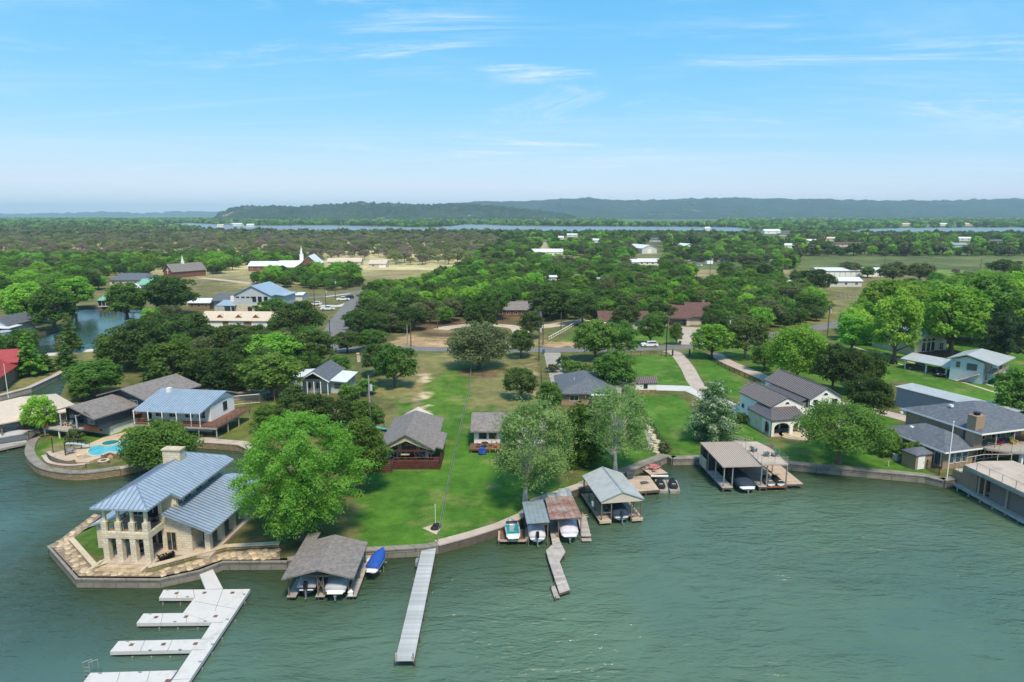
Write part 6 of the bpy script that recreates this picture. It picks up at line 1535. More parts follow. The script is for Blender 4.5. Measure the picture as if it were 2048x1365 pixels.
win(be,'y-',0,9.2,1.2,1.4,1.8,'whitep','glass',1); MB().box(1.5,13,-3.2,0,0.7,0.9).build('deck', MT['redwood'], be); railing(be, [(1.6,-3.1,0.9),(12.9,-3.1,0.9)], 0.95, 'redwood', 1.5, (0.5,1.0), 0.05); MB().box(1.6,12.9,-3.1,-0.1,0,0.7).build('deck_skirt', MT['redwood'], be)
# ================================================================ GREY COTTAGE behind the cypress
gc = thing('cottage', 'small grey cottage with dark shingle gable and white metal side roof', 'cottage', at(600,790), -2)
gabled_body(0,6.0,2.0,11.5,0,2.9,4.6).build('wall', MT['greysiding'], gc); MB().roof(-0.4,6.4,-0.2,12,2.9,4.9,0,0,0.2).build('roof', MT['slate'], gc)
gable_end(MB(),0,6.0,1.98,2.9,4.6,0.02).build('porch_gable', MT['dim'], gc)
columns(gc, [(0.1,0.1),(1.6,0.1),(3.0,0.1),(4.4,0.1),(5.9,0.1)], 0, 2.8, 0.16, 'whitep', 'post'); MB().bar((-.4,-.22,2.9),(3.0,-.22,4.9),0.08,0.22).bar((6.4,-.22,2.9),(3.0,-.22,4.9),0.08,0.22).build('gable_fascia', MT['whitep'], gc)
MB().box(6.1,9.2,1.5,9.5,0,2.6).build('lean_to_wall', MT['greysiding'], gc); MB().slab([(6.0,0.6,3.0),(9.7,0.6,2.65),(9.7,10,2.65),(6.0,10,3.0)],0.14).build('lean_to_roof', MT['whitemetal'], gc); MB().slab([(-3.6,4,2.7),(0,4,3.0),(0,11.5,3.0),(-3.6,11.5,2.7)],0.14).build('shed_roof', MT['whitemetal'], gc); MB().box(-3.3,0.0,4.3,11.2,0,2.6).build('shed_wall', MT['greysiding'], gc)
win(gc,'y-',1.5,7.6,0.9,1.6,1.3,'whitep','glassb',0,1); win(gc,'x+',9.2,4,1.0,1.0,1.1,'whitep','glass',1); win(gc,'x+',9.2,7,1.0,1.0,1.1,'whitep','glass',1)
for a in (1.2,3.4): win(gc,'y-',2.0,a,0.9,1.1,1.3,'whitep','glass',1)
# ================================================================ WHITE HOUSE with blue metal roof and long deck
wb = thing('lake_house', 'white house with pale blue metal roof and wraparound wooden deck', 'house', at(290,866), -8)
wb.location.z = 1.0
gabled_body(0.5,11.5,1.5,9.0,2.0,4.6,5.2,'x').build('wall', MT['whitep'], wb); MB().box(0.8,11.2,2.0,8.8,0,2.0).build('basement_wall', MT['whitep'], wb)
wr2 = MB().slab([(-0.8,-1.5,4.35),(11.6,-1.5,4.35),(11.9,6.2,6.3),(-0.6,6.2,6.3)],0.15).build('roof', MT['bluemetal'], wb)
seams(wr2, [(-0.8,-1.5,4.35),(11.6,-1.5,4.35),(11.9,6.2,6.3),(-0.6,6.2,6.3)], 0.5, 'seam')
MB().slab([(-0.6,6.2,6.3),(11.9,6.2,6.3),(11.9,10,5.0),(-0.6,10,5.0)],0.15).build('annex_roof', MT['greymetal'], wb)
MB().add([(11.5,1.5,4.6),(11.5,9,4.6),(11.5,6.2,6.1),(11.4,1.5,4.6),(11.4,9,4.6),(11.4,6.2,6.1)],[(0,1,2),(5,4,3),(0,3,4,1),(1,4,5,2),(2,5,3,0)]).build('gable_wall', MT['whitep'], wb)
planks(wb, -0.8, 14.4, -1.6, 1.5, 2.05, 0.45, 'browndeck','x',0.06); MB().box(11.5,14.4,1.5,9.5,1.95,2.05).build('deck', MT['browndeck'], wb); MB().box(-0.8,14.4,-1.65,-1.55,1.7,2.0).build('deck_fascia', MT['greywood'], wb)
columns(wb, [(-0.6,-1.5),(2.0,-1.5),(4.6,-1.5),(7.2,-1.5),(9.8,-1.5),(11.4,-1.5)], 2.05, 4.4, 0.12, 'whitep', 'post'); columns(wb, [(-0.6,-1.45),(3,-1.45),(7,-1.45),(11,-1.45),(14.2,-1.45),(14.2,2),(14.2,5.5),(14.2,9.2)], 0, 1.95, 0.14, 'greywood', 'deck_post')
railing(wb, [(-0.7,-1.55,2.05),(14.3,-1.55,2.05),(14.3,9.4,2.05)], 0.95, 'browndeck', 1.5, (0.4,0.7,1.0), 0.04)
win(wb,'x+',11.5,6.0,2.9,1.1,1.4,'trimdk','glass',1); 
for a in (2.0,4.5,7.5,9.8): win(wb,'y-',1.5,a,2.6,1.4,1.4,'whitep','glass',1)
MB().cbox(1.6,5.2,5.6,0.7,0.7,1.1).build('chimney', MT['white'], wb)
# ================================================================ TWO DARK GREY HOUSES
dg = thing('dark_house', 'dark slate-blue house with wide shingle roof, lake deck and cedar panels', 'house', at(110,868), -20)
gabled_body(0,9.8,2.4,14.5,1.6,3.9,5.2).build('wall', MT['slatewall'], dg); MB().box(0.3,9.5,2.8,14,0,1.6).build('basement_wall', MT['white'], dg)
MB().roof(-0.6,10.4,-0.6,15.0,3.9,5.5,0,0,0.22).build('roof', MT['shinglebr'], dg)
MB().roof(6.0,10.42,-0.4,6,3.88,4.95,0,0,0.2).build('bay_roof', MT['shinglebr'], dg); gabled_body(6.5,9.9,0.6,3,1.6,3.75,4.7).build('bay_wall', MT['slatewall'], dg)
win(dg,'y-',0.6,8.2,2.3,1.9,1.2,'trimdk','glassb',0); win(dg,'y-',2.4,4.4,1.8,3.0,1.9,'trimdk','glass',2); win(dg,'y-',2.4,1.4,2.2,1.4,1.3,'trimdk','glassb',0)
MB().box(-0.6,6.4,-1.6,2.4,1.35,1.6).build('deck', MT['greywood'], dg); columns(dg, [(-0.3,-0.3),(2.2,-0.3),(5.9,-0.3)], 1.6, 4.0, 0.16, 'greysiding', 'post'); columns(dg, [(-0.4,-1.4),(3,-1.4),(6.2,-1.4)], 0, 1.4, 0.16, 'white', 'pier')
MB().box(-0.7,0.9,-1.7,-1.6,1.6,2.4).box(6.5,9.8,0.45,0.55,1.3,2.2).build('cedar_panel', MT['cedar'], dg)
for i in range(8): MB().box(-1.9,-0.7,-2.0-0.28*i,-1.72-0.28*i,1.25-0.16*i,1.4-0.16*i).build('stair_tread', MT['framewood'], dg)
railing(dg, [(-0.65,-1.7,1.5),(-0.65,-4.0,0.2)], 0.9, 'black', 1.2, (0.5,1.0), 0.03, name='stair_rail')
win(dg,'y-',2.8,7.0,0.5,1.4,0.8,'whitep','glass',0)
dgm = Matrix.Translation(dg.location) @ Matrix.Rotation(R(-20),4,'Z')
for i, (x, y, rz) in enumerate(((1.9,0.3,10),(3.1,0.5,-10),(4.9,0.0,-40))): lounge_chair(dgm @ Vector((x,y,1.6)), rz, ('limecap','limecap','greyp')[i], ('cream cushioned chair on the dark house deck nearest the cedar panel','second cream cushioned chair on the dark house deck','grey chair on the dark house deck beside the bay')[i])
dg2 = thing('dark_house', 'taller dark slate-blue house behind with balcony and white-barred windows', 'house', at(212,852), -20)
gabled_body(-2.5,8.2,2.0,13,0,5.0,6.4).build('wall', MT['slatewall'], dg2); MB().roof(-3.2,8.9,1.2,13.6,5.0,6.75,0,0,0.22).build('roof', MT['shinglebr'], dg2)
for a in (4.4,5.4): win(dg2,'y-',2.0,a,2.9,0.7,1.7,'whitep','glass',0,4)
for a in (-0.2,1.6): win(dg2,'y-',2.0,a,4.7,1.3,0.6,'trimdk','glass',0)
MB().box(3.2,6.6,0.8,2.0,2.5,2.7).build('balcony', MT['cedar'], dg2); railing(dg2, [(3.25,0.85,2.7),(6.55,0.85,2.7)], 0.95, 'greywood', 0.6, (0.5,1.0), 0.03); MB().box(4.2,8.0,1.9,1.98,0.4,1.6).build('cedar_panel', MT['cedar'], dg2); win(dg2,'x+',8.2,4,3.2,1.0,1.2,'whitep','glass',0)
for i in range(8): MB().box(2.2,3.2,-0.4-0.0*i+0.26*(8-i)-2.0,-0.12+0.26*(8-i)-2.0,1.9-0.22*i,2.0-0.22*i).build('stair_tread', MT['framewood'], dg2)
# ================================================================ RED-ROOFED HOUSE at the edge
rr = thing('red_roof_house', 'stone house with red metal roof cut off by the picture edge', 'house', at(-52,790), 22)
gabled_body(-6,4.5,0,12,0,3.4,5.5).build('wall', MT['stonewall'], rr); rrr = MB().roof(-6.5,5.2,-0.8,12.5,3.4,5.9,0,0,0.18).build('roof', MT['redroof'], rr)
seams(rrr, [(5.2,-0.8,3.4),(5.2,12.5,3.4),(-0.65,12.5,5.9),(-0.65,-0.8,5.9)], 0.6, 'redroof'); gabled_body(-6,4.6,12,19,0,4.2,6.4,'x').build('annex_wall', MT['stonewall'], rr); MB().roof(-6.6,5.4,11.5,19.5,4.2,6.6,0,0,0.18,'x').build('annex_roof', MT['redroof'], rr)
win(rr,'y-',0,2.5,0.9,1.2,1.2,'whitep','glass',1)
rfp = thing('flagpole', 'slim white flagpole on the lawn below the red-roofed house', 'flagpole', at(17,797), 0); MB().tube((0,0,0),(0,0,7.0),.07,.04,6).build('pole', MT['whitep'], rfp); MB().disc((0,0),.08,7.0,7.12,8).build('finial', MT['whitep'], rfp)
# ================================================================ BOATS AND CRAFT
def loft(secs, cap0=True, cap1=True):
    m = MB(); n = len(secs[0]); vs_ = [p for s in secs for p in s]; fs = []
    for k in range(len(secs)-1):
        for i in range(n-1): fs.append((k*n+i, k*n+i+1, (k+1)*n+i+1, (k+1)*n+i))
    if cap0: fs.append(tuple(range(n)))
    if cap1: fs.append(tuple(range((len(secs)-1)*n, len(secs)*n)))
    return m.add(vs_, fs)
def outboard(par, y, z, mat='black', s=1.0, x=0.0):
    o = MB().prism([(x-.17*s,y-.5*s),(x+.17*s,y-.5*s),(x+.2*s,y-.05*s),(x-.2*s,y-.05*s)], z+.35*s, z+.95*s).prism([(x-.13*s,y-.42*s),(x+.13*s,y-.42*s),(x+.15*s,y-.1*s),(x-.15*s,y-.1*s)], z+.95*s, z+1.05*s).build('outboard_motor', MT[mat], par)
    MB().box(x-.07*s,x+.07*s,y-.36*s,y-.16*s,z-.75*s,z+.38*s).box(x-.05*s,x+.05*s,y-.6*s,y-.1*s,z-.78*s,z-.7*s).build('lower_unit', MT['greyp'], o)
    p = MB()
    for i in range(3):
        a = 2.1*i; p.box(x-.02,x+.02,y-.62*s,y-.6*s,z-.75*s,z-.74*s).add([(x,y-.6*s,z-.72*s),(x+.16*s*math.cos(a),y-.62*s,z-.72*s+.16*s*math.sin(a)),(x+.16*s*math.cos(a+.6),y-.58*s,z-.72*s+.16*s*math.sin(a+.6))],[(0,1,2)])
    p.build('propeller', MT['steel'], o, fix=False); return o
def boat(label, loc, rz, L=5.6, W=2.2, hull='hullw', cover=None, motor='black', z=0.0, inside_m='royal', shield=True, bimini=None, name='motor_boat', stripe=None, drive=True, hgt=1.0):
    """bow towards +y, stern at y = 0"""
    o = thing(name, label, 'boat', (loc[0],loc[1],z), rz)
    ts = [0,.15,.35,.55,.72,.86,.95,1.0]; secs = []; top = []
    for t in ts:
        w = W/2*(0.93+.07*math.sin(t*3.1))*(1 if t<.5 else max(0.03,1-((t-.5)/.5)**2.2)); ks = 0.0 if t<.6 else .55*((t-.6)/.4)**2
        sh = (.85+.25*t)*hgt; y = L*t
        secs.append([(-w,y,sh),(-w*.97,y,sh*.55+ks*.3),(-w*.75,y,.25+ks*.6),(0,y,.02+ks),(w*.75,y,.25+ks*.6),(w*.97,y,sh*.55+ks*.3),(w,y,sh)]); top.append((w,y,sh))
    h = loft(secs).build('hull', MT[hull], o)
    dk = MB(); k = len(top)
    rim = [(-(w-.16 if w>.3 else w*.4),y,s_) for w,y,s_ in top]; rim2 = [((w-.16 if w>.3 else w*.4),y,s_) for w,y,s_ in top]
    vs_ = [(-w,y,s_+.02) for w,y,s_ in top]+[(a,b,c+.02) for a,b,c in rim]+[(a,b,c+.02) for a,b,c in rim2]+[(w,y,s_+.02) for w,y,s_ in top]
    fs = []
    for i in range(k-1): fs += [(i,i+1,k+i+1,k+i),(2*k+i,2*k+i+1,3*k+i+1,3*k+i)]
    dk.add(vs_, fs); dk.build('gunwale', MT['hullw' if hull!='hullw' else 'hullgrey'], o, fix=False)
    if stripe:
        sp_ = MB()
        for s in (-1,1):
            for a,b in zip(secs[:-2],secs[1:-1]):
                A = a[0] if s<0 else a[6]; B = b[0] if s<0 else b[6]
                sp_.add([(A[0]+s*.015,A[1],A[2]-.12),(B[0]+s*.015,B[1],B[2]-.12),(B[0]+s*.015,B[1],B[2]-.32),(A[0]+s*.015,A[1],A[2]-.32)],[(0,1,2,3)])
        sp_.build('stripe', MT[stripe], o, fix=False)
    if cover:
        cs = []
        for t,(w,y,s_) in zip(ts,top):
            pk = .18+.42*math.exp(-((t-.45)/.2)**2)+.14*math.exp(-((t-.15)/.1)**2)
            ww = w+.05
            cs.append([(-ww,y-(.05 if t==0 else 0),s_-.14),(-ww,y,s_+.05),(-ww*.55,y,s_+pk*.85),(0,y,s_+pk),(ww*.55,y,s_+pk*.85),(ww,y,s_+.05),(ww,y-(.05 if t==0 else 0),s_-.14)])
        smooth(loft(cs).build('cover', MT[cover], o))
    else:
        fl = MB().prism([(-W*.42,.12),(W*.42,.12),(W*.42,L*.55),(W*.2,L*.85),(-W*.2,L*.85),(-W*.42,L*.55)],.35,.42); fl.build('floor', MT['hullgrey'], o)
        MB().box(-W*.42,W*.42,.15,.55,.42,.78).box(-W*.42,W*.42,.12,.24,.78,1.05).build('bench_seat', MT[inside_m], o)
        for s in (-1,1): MB().box(s*.55-.25,s*.55+.25,L*.40,L*.49,.42,.75).box(s*.55-.25,s*.55+.25,L*.40,L*.42,.75,1.25).build('seat', MT[inside_m], o)
        if shield:
            MB().add([(-W*.42,L*.62,.95),(W*.42,L*.62,.95),(W*.36,L*.56,1.45),(-W*.36,L*.56,1.45)],[(0,1,2,3)]).build('windshield', MT['glassb'], o, fix=False)
        if bimini:
            MB().box(-W*.45,W*.45,L*.2,L*.62,1.95,2.0).build('canopy', MT[bimini], o)
            fr_ = MB()
            for x in (-W*.43,W*.43):
                for y in (L*.22,L*.6): fr_.tube((x,L*.42,.95),(x,y,1.96),.02,.02,4)
            fr_.build('canopy_frame', MT['steel'], o)
    if motor: outboard(o, 0, .45, motor, .95)
    if drive and not motor:
        d = MB().box(-.14,.14,-.35,0,.05,.45).box(-.07,.07,-.4,-.2,-.35,.1).build('stern_drive', MT['greyp'], o)
    MB().box(-W*.36,W*.36,-.45 if not motor else -.12,.02,.42,.48).build('swim_platform', MT['hullw'], o)
    return o
def jetski(label, loc, rz, cover, z=0.35, group=None, hull='hullw'):
    o = thing('jet_ski', label, 'jet ski', (loc[0],loc[1],z), rz, group)
    ts = [0,.2,.45,.7,.88,1]; secs, cs = [], []
    for t in ts:
        w = .58*(1 if t<.5 else max(.05,1-((t-.5)/.5)**2)); y = 3.0*t; k = .25*max(0,(t-.6)/.4)
        secs.append([(-w,y,.42+k*.4),(-w*.8,y,.15+k),(0,y,.0+k*1.3),(w*.8,y,.15+k),(w,y,.42+k*.4)])
        top = .50+(.18 if .15<t<.6 else 0)+(.42*math.exp(-((t-.62)/.13)**2))
        cs.append([(-w-.02,y,.36+k*.4),(-w*.85,y,.5),(-w*.4,y,top),(w*.4,y,top),(w*.85,y,.5),(w+.02,y,.36+k*.4)])
    loft(secs).build('hull', MT[hull], o); smooth(loft(cs).build('cover', MT[cover], o))
    MB().tube((-.42,1.75,.98),(.42,1.75,.98),.035,.035,6).tube((0,1.9,.7),(0,1.75,.98),.05,.05,6).build('handlebar', MT['black'], o)
    MB().box(-.25,.25,.3,.34,.66,.72).build('grab_rail', MT['hullw'], o); return o
def piles(par, pts, z0, z1, r, mat='darkwood', name='pile'):
    me = MB().tube((0,0,0),(0,0,z1-z0),r,r,8).mesh(name)
    for x, y in pts: o = link(name, me, MT[mat], par); o.location = (x,y,z0)

# ================================================================ WHITE FINGER DOCK
fd = thing('finger_dock', 'bright concrete dock with four finger piers below the limestone house', 'dock', (-30,56,0), 0)
A = lambda x, y: (at(x,y,.6).x+30, at(x,y,.6).y-56)
def deckpart(nm, pts, par=fd, z=.6, t=.34, mat='whitecon'): return MB().prism([A(*p) for p in pts], z-t, z).build(nm, MT[mat], par)
deckpart('gangway', [(395,1139),(422,1132),(446,1177.6),(411,1178.4)])
deckpart('finger_pier', [(327,1180),(386,1179.5),(389,1196),(318,1196)])
deckpart('platform', [(386.5,1179.5),(500,1178.5),(478,1212),(446,1245),(424,1245),(366,1226),(389.4,1196)])
deckpart('finger_pier', [(287,1227.5),(365.6,1226.4),(423.6,1245.3),(273,1246.5)])
deckpart('walkway', [(446,1245.4),(478,1212.3),(500,1179),(500.5,1179),(372,1372),(320,1392),(345,1360),(385,1300),(402,1279),(424,1245.4)])
deckpart('finger_pier', [(237,1282.5),(401.6,1278.8),(384.6,1300.2),(220,1303.5)])
deckpart('finger_pier', [(181,1346),(354.6,1341),(340,1361),(318,1392),(143,1396)])
for px_, py_ in ((353,1187),(409,1186),(465,1186),(312,1235),(372,1234),(431,1233),(263,1290),(327,1289),(391,1288),(335,1362)):
    a = A(px_,py_); MB().cbox(a[0],a[1],.602,.36,.36,.02).build('hatch', MT['browndeck'], fd)
for p_, q_ in (((357,1180),(353,1196)),((326,1227),(322,1246)),((375,1230),(372,1246)),((290,1281.5),(280,1303)),((345,1280),(335,1302)),((240,1344.5),(225,1394)),((300,1342.8),(285,1392)),((386.5,1179.6),(389.4,1196)),((446,1178.8),(430,1222)),((389,1203),(470,1218)),((424,1245),(446,1245)),((402,1279),(428,1278)),((385,1300),(412,1300)),((345,1360),(378,1358))):
    MB().bar(A(*p_)+(.604,),A(*q_)+(.604,),.035,.02).build('joint', MT['darkwood'], fd)
piles(fd, [A(*p) for p in ((325,1200),(360,1201),(318,1250),(355,1250),(395,1250),(264,1307),(302,1307),(340,1307),(404,1330),(424,1300),(444,1270),(470,1235),(385,1360),(420,1185),(489,1198))], -1.5, .3, .07, 'steel')
clm = MB().box(-.14,.14,-.03,.03,.07,.11).box(-.05,.05,-.03,.03,0,.07).mesh('cleat')
for px_, py_ in ((335,1181.5),(375,1195),(300,1229),(350,1245),(410,1244),(255,1284),(300,1302),(360,1301),(200,1348),(280,1346),(488,1190),(455,1240),(425,1290),(400,1325)):
    a = A(px_,py_); o_ = link('cleat', clm, MT['steel'], fd); o_.location = (a[0],a[1],.6)
ld = MB(); a = A(172,1340); b = A(184,1340)
for q in (a, b): ld.tube((q[0],q[1]-.3,-.2),(q[0],q[1]-.3,1.5),.03,.03,6).tube((q[0],q[1]-.3,1.5),(q[0]+.5,q[1]+.1,1.5),.03,.03,6).tube((q[0]+.5,q[1]+.1,1.5),(q[0]+.5,q[1]+.1,.6),.03,.03,6)
for z in (.0,.35,.7,1.05): ld.tube((a[0],a[1]-.3,z),(b[0],b[1]-.3,z),.025,.025,6)
ld.build('ladder', MT['steel'], fd)
# ================================================================ SHINGLED DOUBLE BOATHOUSE
bo = thing('boathouse', 'double boathouse with taupe shingle roof beside the huge cypress', 'boathouse', (-22.3,62.0,0), 1.2)
MB().roof(-0.35,6.75,-0.45,7.0,2.8,3.75,0,0,0.18).build('roof', MT['shinglebr'], bo)
MB().slab([(-0.35,6.9,2.82),(1.1,6.9,3.02),(1.1,9.1,3.02),(-0.35,9.1,2.82)],0.16).build('entry_roof', MT['shinglebr'], bo)
for nm, x0, x1 in (('catwalk',-0.1,0.75),('catwalk',2.75,3.6),('catwalk',5.85,6.75)):
    cw = MB().box(x0,x1,0.2,7.5,.30,.46).build(nm, MT['darkwood'], bo)
    planks(cw, x0-.03, x1+.03, 0.1, 7.6, .52, .3, 'greywood','x',.06)
MB().box(-0.1,6.75,7.5,9.0,.30,.5).build('walkway', MT['greywood'], bo)
columns(bo, [(0.05,0.4),(0.05,3.6),(0.05,6.8),(2.95,0.4),(2.95,3.6),(2.95,6.8),(3.5,0.4),(6.0,0.4),(6.4,0.4),(6.4,3.6),(6.4,6.8)], -1.2, 2.75, .14, 'framewood', 'post')
MB().box(-.1,6.6,.35,.47,2.5,2.72).bar((3.0,.4,1.3),(3.5,.4,2.5),.1,.1).bar((3.5,.4,1.3),(2.95,.4,2.5),.1,.1).build('beam', MT['framewood'], bo)
MB().box(5.9,7.3,5.2,7.6,.28,.5).build('platform', MT['greywood'], bo)
bmx = Matrix.Translation((-22.3,62.0,0)) @ Matrix.Rotation(R(1.2),4,'Z')
boat('grey-covered motorboat with black outboard in the shingled boathouse', bmx@Vector((1.72,0.6,0)), 1.2, 5.8, 1.9, 'hullnavy', 'canvasg', 'black', .55)
boat('white motorboat with pale cover in the shingled boathouse', bmx@Vector((4.75,0.1,0)), 1.2, 6.2, 2.15, 'hullw', 'canvasg', None, .6, stripe='royal')
boat('small boat under a bright blue cover on a lift beside the shingled boathouse', bmx@Vector((7.7,3.9,0)), -8, 3.6, 1.4, 'hullw', 'canvasb', None, .75, name='small_boat', drive=False)
lt = thing('boat_lift', 'steel lift cradle holding the blue-covered boat', 'boat lift', bmx@Vector((7.7,4.4,0)), -8)
MB().box(-.75,.75,.3,.42,.6,.72).box(-.75,.75,2.2,2.32,.6,.72).build('cradle', MT['steel'], lt)
for x in (-.7,.7): MB().tube((x,1.3,-1.2),(x,1.3,.7),.05,.05,6).build('leg', MT['steel'], lt)
for i,(x,y,lab) in enumerate(((6.2,.35,'white dock box on the near catwalk end of the shingled boathouse'),(6.9,6.6,'white cooler by the blue-covered boat'))):
    q = thing('dock_box', lab, 'box', bmx@Vector((x,y,.52)), 0); MB().box(-.22,.22,-.22,.22,0,.42).build('body', MT['whitep'], q); MB().roof(-.25,.25,-.25,.25,.42,.6,.1,.1,.05).build('lid', MT['whitep'], q)
# ================================================================ LONG GREY DOCK
p0, p1 = at(809,1322,.75), at(859,1093,.75)
gd = thing('long_dock', 'long straight grey plank dock reaching out from the centre fence', 'dock', (p0.x,p0.y,0), 0)
dd = (p1-p0); Ld = dd.length; gd.rotation_euler = (0,0,math.atan2(dd.y,dd.x)-math.pi/2)
planks(gd, -.8,.8, 0, Ld, .75, .30, 'greydeck','x',.05)
MB().box(-.82,-.74,0,Ld,.5,.69).box(.74,.82,0,Ld,.5,.69).build('stringer', MT['darkwood'], gd)
piles(gd, [(s*.86,0.2+i*3.3) for i in range(7) for s in (-1,1)], -1.5, .72, .06, 'darkwood')
for s in (-1,1): MB().cbox(s*.72,.12,.72,.14,.14,.65).build('end_post', MT['greywood'], gd)
MB().tube((-.9,Ld-3,.2),(-.9,Ld-3,1.9),.05,.05,6).cbox(-1.0,Ld-3.6,.5,.25,.9,.5).build('winch_post', MT['steel'], gd)
# ================================================================ ZIGZAG PLANK DOCK
zd = thing('zigzag_dock', 'weathered plank dock with a dog-leg and low swim step', 'dock', (5,70,0), 0)
Z = lambda x, y: Vector((at(x,y,.62).x-5, at(x,y,.62).y-70))
def strip_planks(par, L, Rr, pw, z, mat, nm='plank'):
    for (l0,l1),(r0,r1) in zip(zip(L[:-1],L[1:]),zip(Rr[:-1],Rr[1:])):
        n = max(1, round(((l1-l0).length+(r1-r0).length)/2/pw))
        for i in range(n):
            a,b = i/n,(i+.93)/n; zz = z+random.uniform(-.008,.008)
            MB().prism([tuple(l0.lerp(l1,a)),tuple(r0.lerp(r1,a)),tuple(r0.lerp(r1,b)),tuple(l0.lerp(l1,b))],zz-.05,zz).build(nm, MT[mat], par, fix=False)
LL = [Z(1086,1016),Z(1098,1054),Z(1105,1089),Z(1092,1101),Z(1097,1120),Z(1119,1187)]
RR = [Z(1103,1016),Z(1112,1054),Z(1120,1083),Z(1131,1104),Z(1119,1123),Z(1140,1180)]
strip_planks(zd, LL, RR, .22, .62, 'greywood')
MB().prism([tuple(p) for p in (LL[0],RR[0],RR[1],RR[2],RR[3],RR[4],RR[5],LL[5],LL[4],LL[3],LL[2],LL[1])][::-1],.38,.55).build('frame', MT['darkwood'], zd)
strip_planks(zd, [Z(1101.5,1167),Z(1109,1192)], [Z(1110,1166),Z(1120,1190)], .25, .30, 'greywood', 'step_plank')
piles(zd, [tuple(Z(*p)) for p in ((1100,1060),(1112,1060),(1094,1106),(1129,1110),(1104,1140),(1124,1140),(1119,1184),(1139,1178),(1102,1170),(1111,1192))], -1.5, .5, .08)
MB().tube(tuple(Z(1102,1168))+(.3,),tuple(Z(1102,1168))+(1.0,),.03,.03,6).tube(tuple(Z(1110,1166))+(.3,),tuple(Z(1110,1166))+(1.0,),.03,.03,6).build('grab_post', MT['steel'], zd)
# ================================================================ TWO METAL-ROOFED SLIPS
sg = thing('boat_slip', 'boat slip under a flat weathered galvanised roof', 'boat slip', (1.5,73.5,0), 0)
gr_ = MB().slab([(0.2,-.1,2.95),(2.85,.1,3.05),(2.35,6.2,3.15),(-.25,5.6,3.05)],.08).build('roof', MT['galv'], sg)
seams(gr_, [(0.2,-.1,2.95),(2.85,.1,3.05),(2.35,6.2,3.15),(-.25,5.6,3.05)],.45,'galv',.04,.04)
columns(sg, [(0.4,.2),(2.65,.3),(0.1,3),(2.45,3.2),(0,5.4),(2.3,5.8)], -1.2, 2.9, .12, 'framewood', 'post')
MB().box(.3,2.7,.15,.27,2.7,2.88).build('beam', MT['framewood'], sg)
boat('lilac-covered outboard boat under the galvanised roof', (2.95,73.6,0), 3, 5.2, 1.9, 'hullw', 'canvasl', 'black', .5)
sr_ = thing('boat_slip', 'boat slip under a rust-streaked brown metal roof', 'boat slip', (4.4,74.2,0), 0)
rr_ = MB().slab([(0.0,0,3.1),(3.85,.6,3.1),(3.15,6.0,3.4),(-.3,5.4,3.4)],.08).build('roof', MT['rust'], sr_)
seams(rr_, [(0.0,0,3.1),(3.85,.6,3.1),(3.15,6.0,3.4),(-.3,5.4,3.4)],.6,'rust',.06,.05)
for i,(x0,x1,y0,y1) in enumerate(((0.1,.9,5.5,6.7),(.92,1.6,5.6,6.7),(1.62,2.5,5.8,8.0),(2.52,3.1,5.9,8.0))): MB().slab([(x0,y0,3.46),(x1,y0,3.46),(x1-.1,y1,3.56),(x0-.1,y1,3.56)],.05).build('roof_sheet', MT[('greymetal','galv')[i%2]], sr_)
columns(sr_, [(1.05,.5),(3.7,.8),(0.9,3),(3.4,3.4),(0.8,5.2),(3.0,5.6)], -1.2, 3.05, .12, 'framewood', 'post')
MB().box(0.2,3.75,.45,.57,2.85,3.05).build('beam', MT['framewood'], sr_)
cw = MB().box(3.85,4.9,.9,6.4,.35,.52).build('catwalk', MT['darkwood'], sr_); planks(cw, 3.82,4.93,.85,6.4,.58,.25,'greywood','x',.06); MB().box(3.8,4.95,.25,.85,.2,.3).build('low_step', MT['greywood'], cw)
boat('lilac-covered boat with stern drive under the rusty roof', (6.75,74.4,0), 4, 5.6, 2.1, 'hullw', 'canvasl', None, .6)
tp = thing('lift_platform', 'brown wooden lift platform carrying the teal-seated boat', 'platform', (0.1,74.0,0), 0)
MB().box(-1.6,1.75,.1,2.9,.45,.55).build('deck', MT['browndeck'], tp); MB().box(-1.75,-1.5,-.1,3.1,.5,.66).box(1.45,1.75,-.1,3.1,.5,.66).build('beam', MT['tanwood'], tp); MB().box(-1.5,1.45,-.05,.1,.4,.6).build('beam', MT['tanwood'], tp)
piles(tp, [(-1.65,0),(1.6,0),(-1.65,2.9),(1.6,2.9)], -1.4, .5, .09)
boat('small white boat with teal and royal blue seats on the lift platform', (0.15,73.9,0), 5, 3.8, 1.75, 'hullw', None, None, .6, 'teal', True, None, stripe='royal', drive=False)
# ================================================================ GABLE METAL BOATHOUSE
gb = thing('boathouse', 'gabled boathouse with pale metal roof and grey front gable', 'boathouse', (11.0,79.1,0), 9.5)
g_r = MB().roof(-.15,5.5,-.2,8.4,3.2,4.3,0,0,.12).build('roof', MT['greymetal'], gb)
seams(g_r, [(-.15,8.4,3.2),(-.15,-.2,3.2),(2.67,-.2,4.3),(2.67,8.4,4.3)],.6,'greymetal',.04,.03,one=True,name='seams')['kind']='stuff'
seams(g_r, [(5.5,-.2,3.2),(5.5,8.4,3.2),(2.67,8.4,4.3),(2.67,-.2,4.3)],.6,'greymetal',.04,.03,one=True,name='seams')['kind']='stuff'
MB().bar((2.67,-.22,4.34),(2.67,8.42,4.34),.22,.06).build('ridge_cap', MT['galv'], gb)
gable_end(MB(),0.0,5.35,-.08,3.02,4.12,.1).box(0.0,5.35,-.08,.02,2.86,3.02).build('gable_wall', MT['beige'], gb)
columns(gb, [(.1,.1),(.1,2.9),(.1,5.6),(.1,8.2),(1.35,.1),(5.25,.1),(5.25,2.9),(5.25,5.6),(5.25,8.2),(3.95,.1)], -1.2, 3.05, .14, 'framewood', 'post')
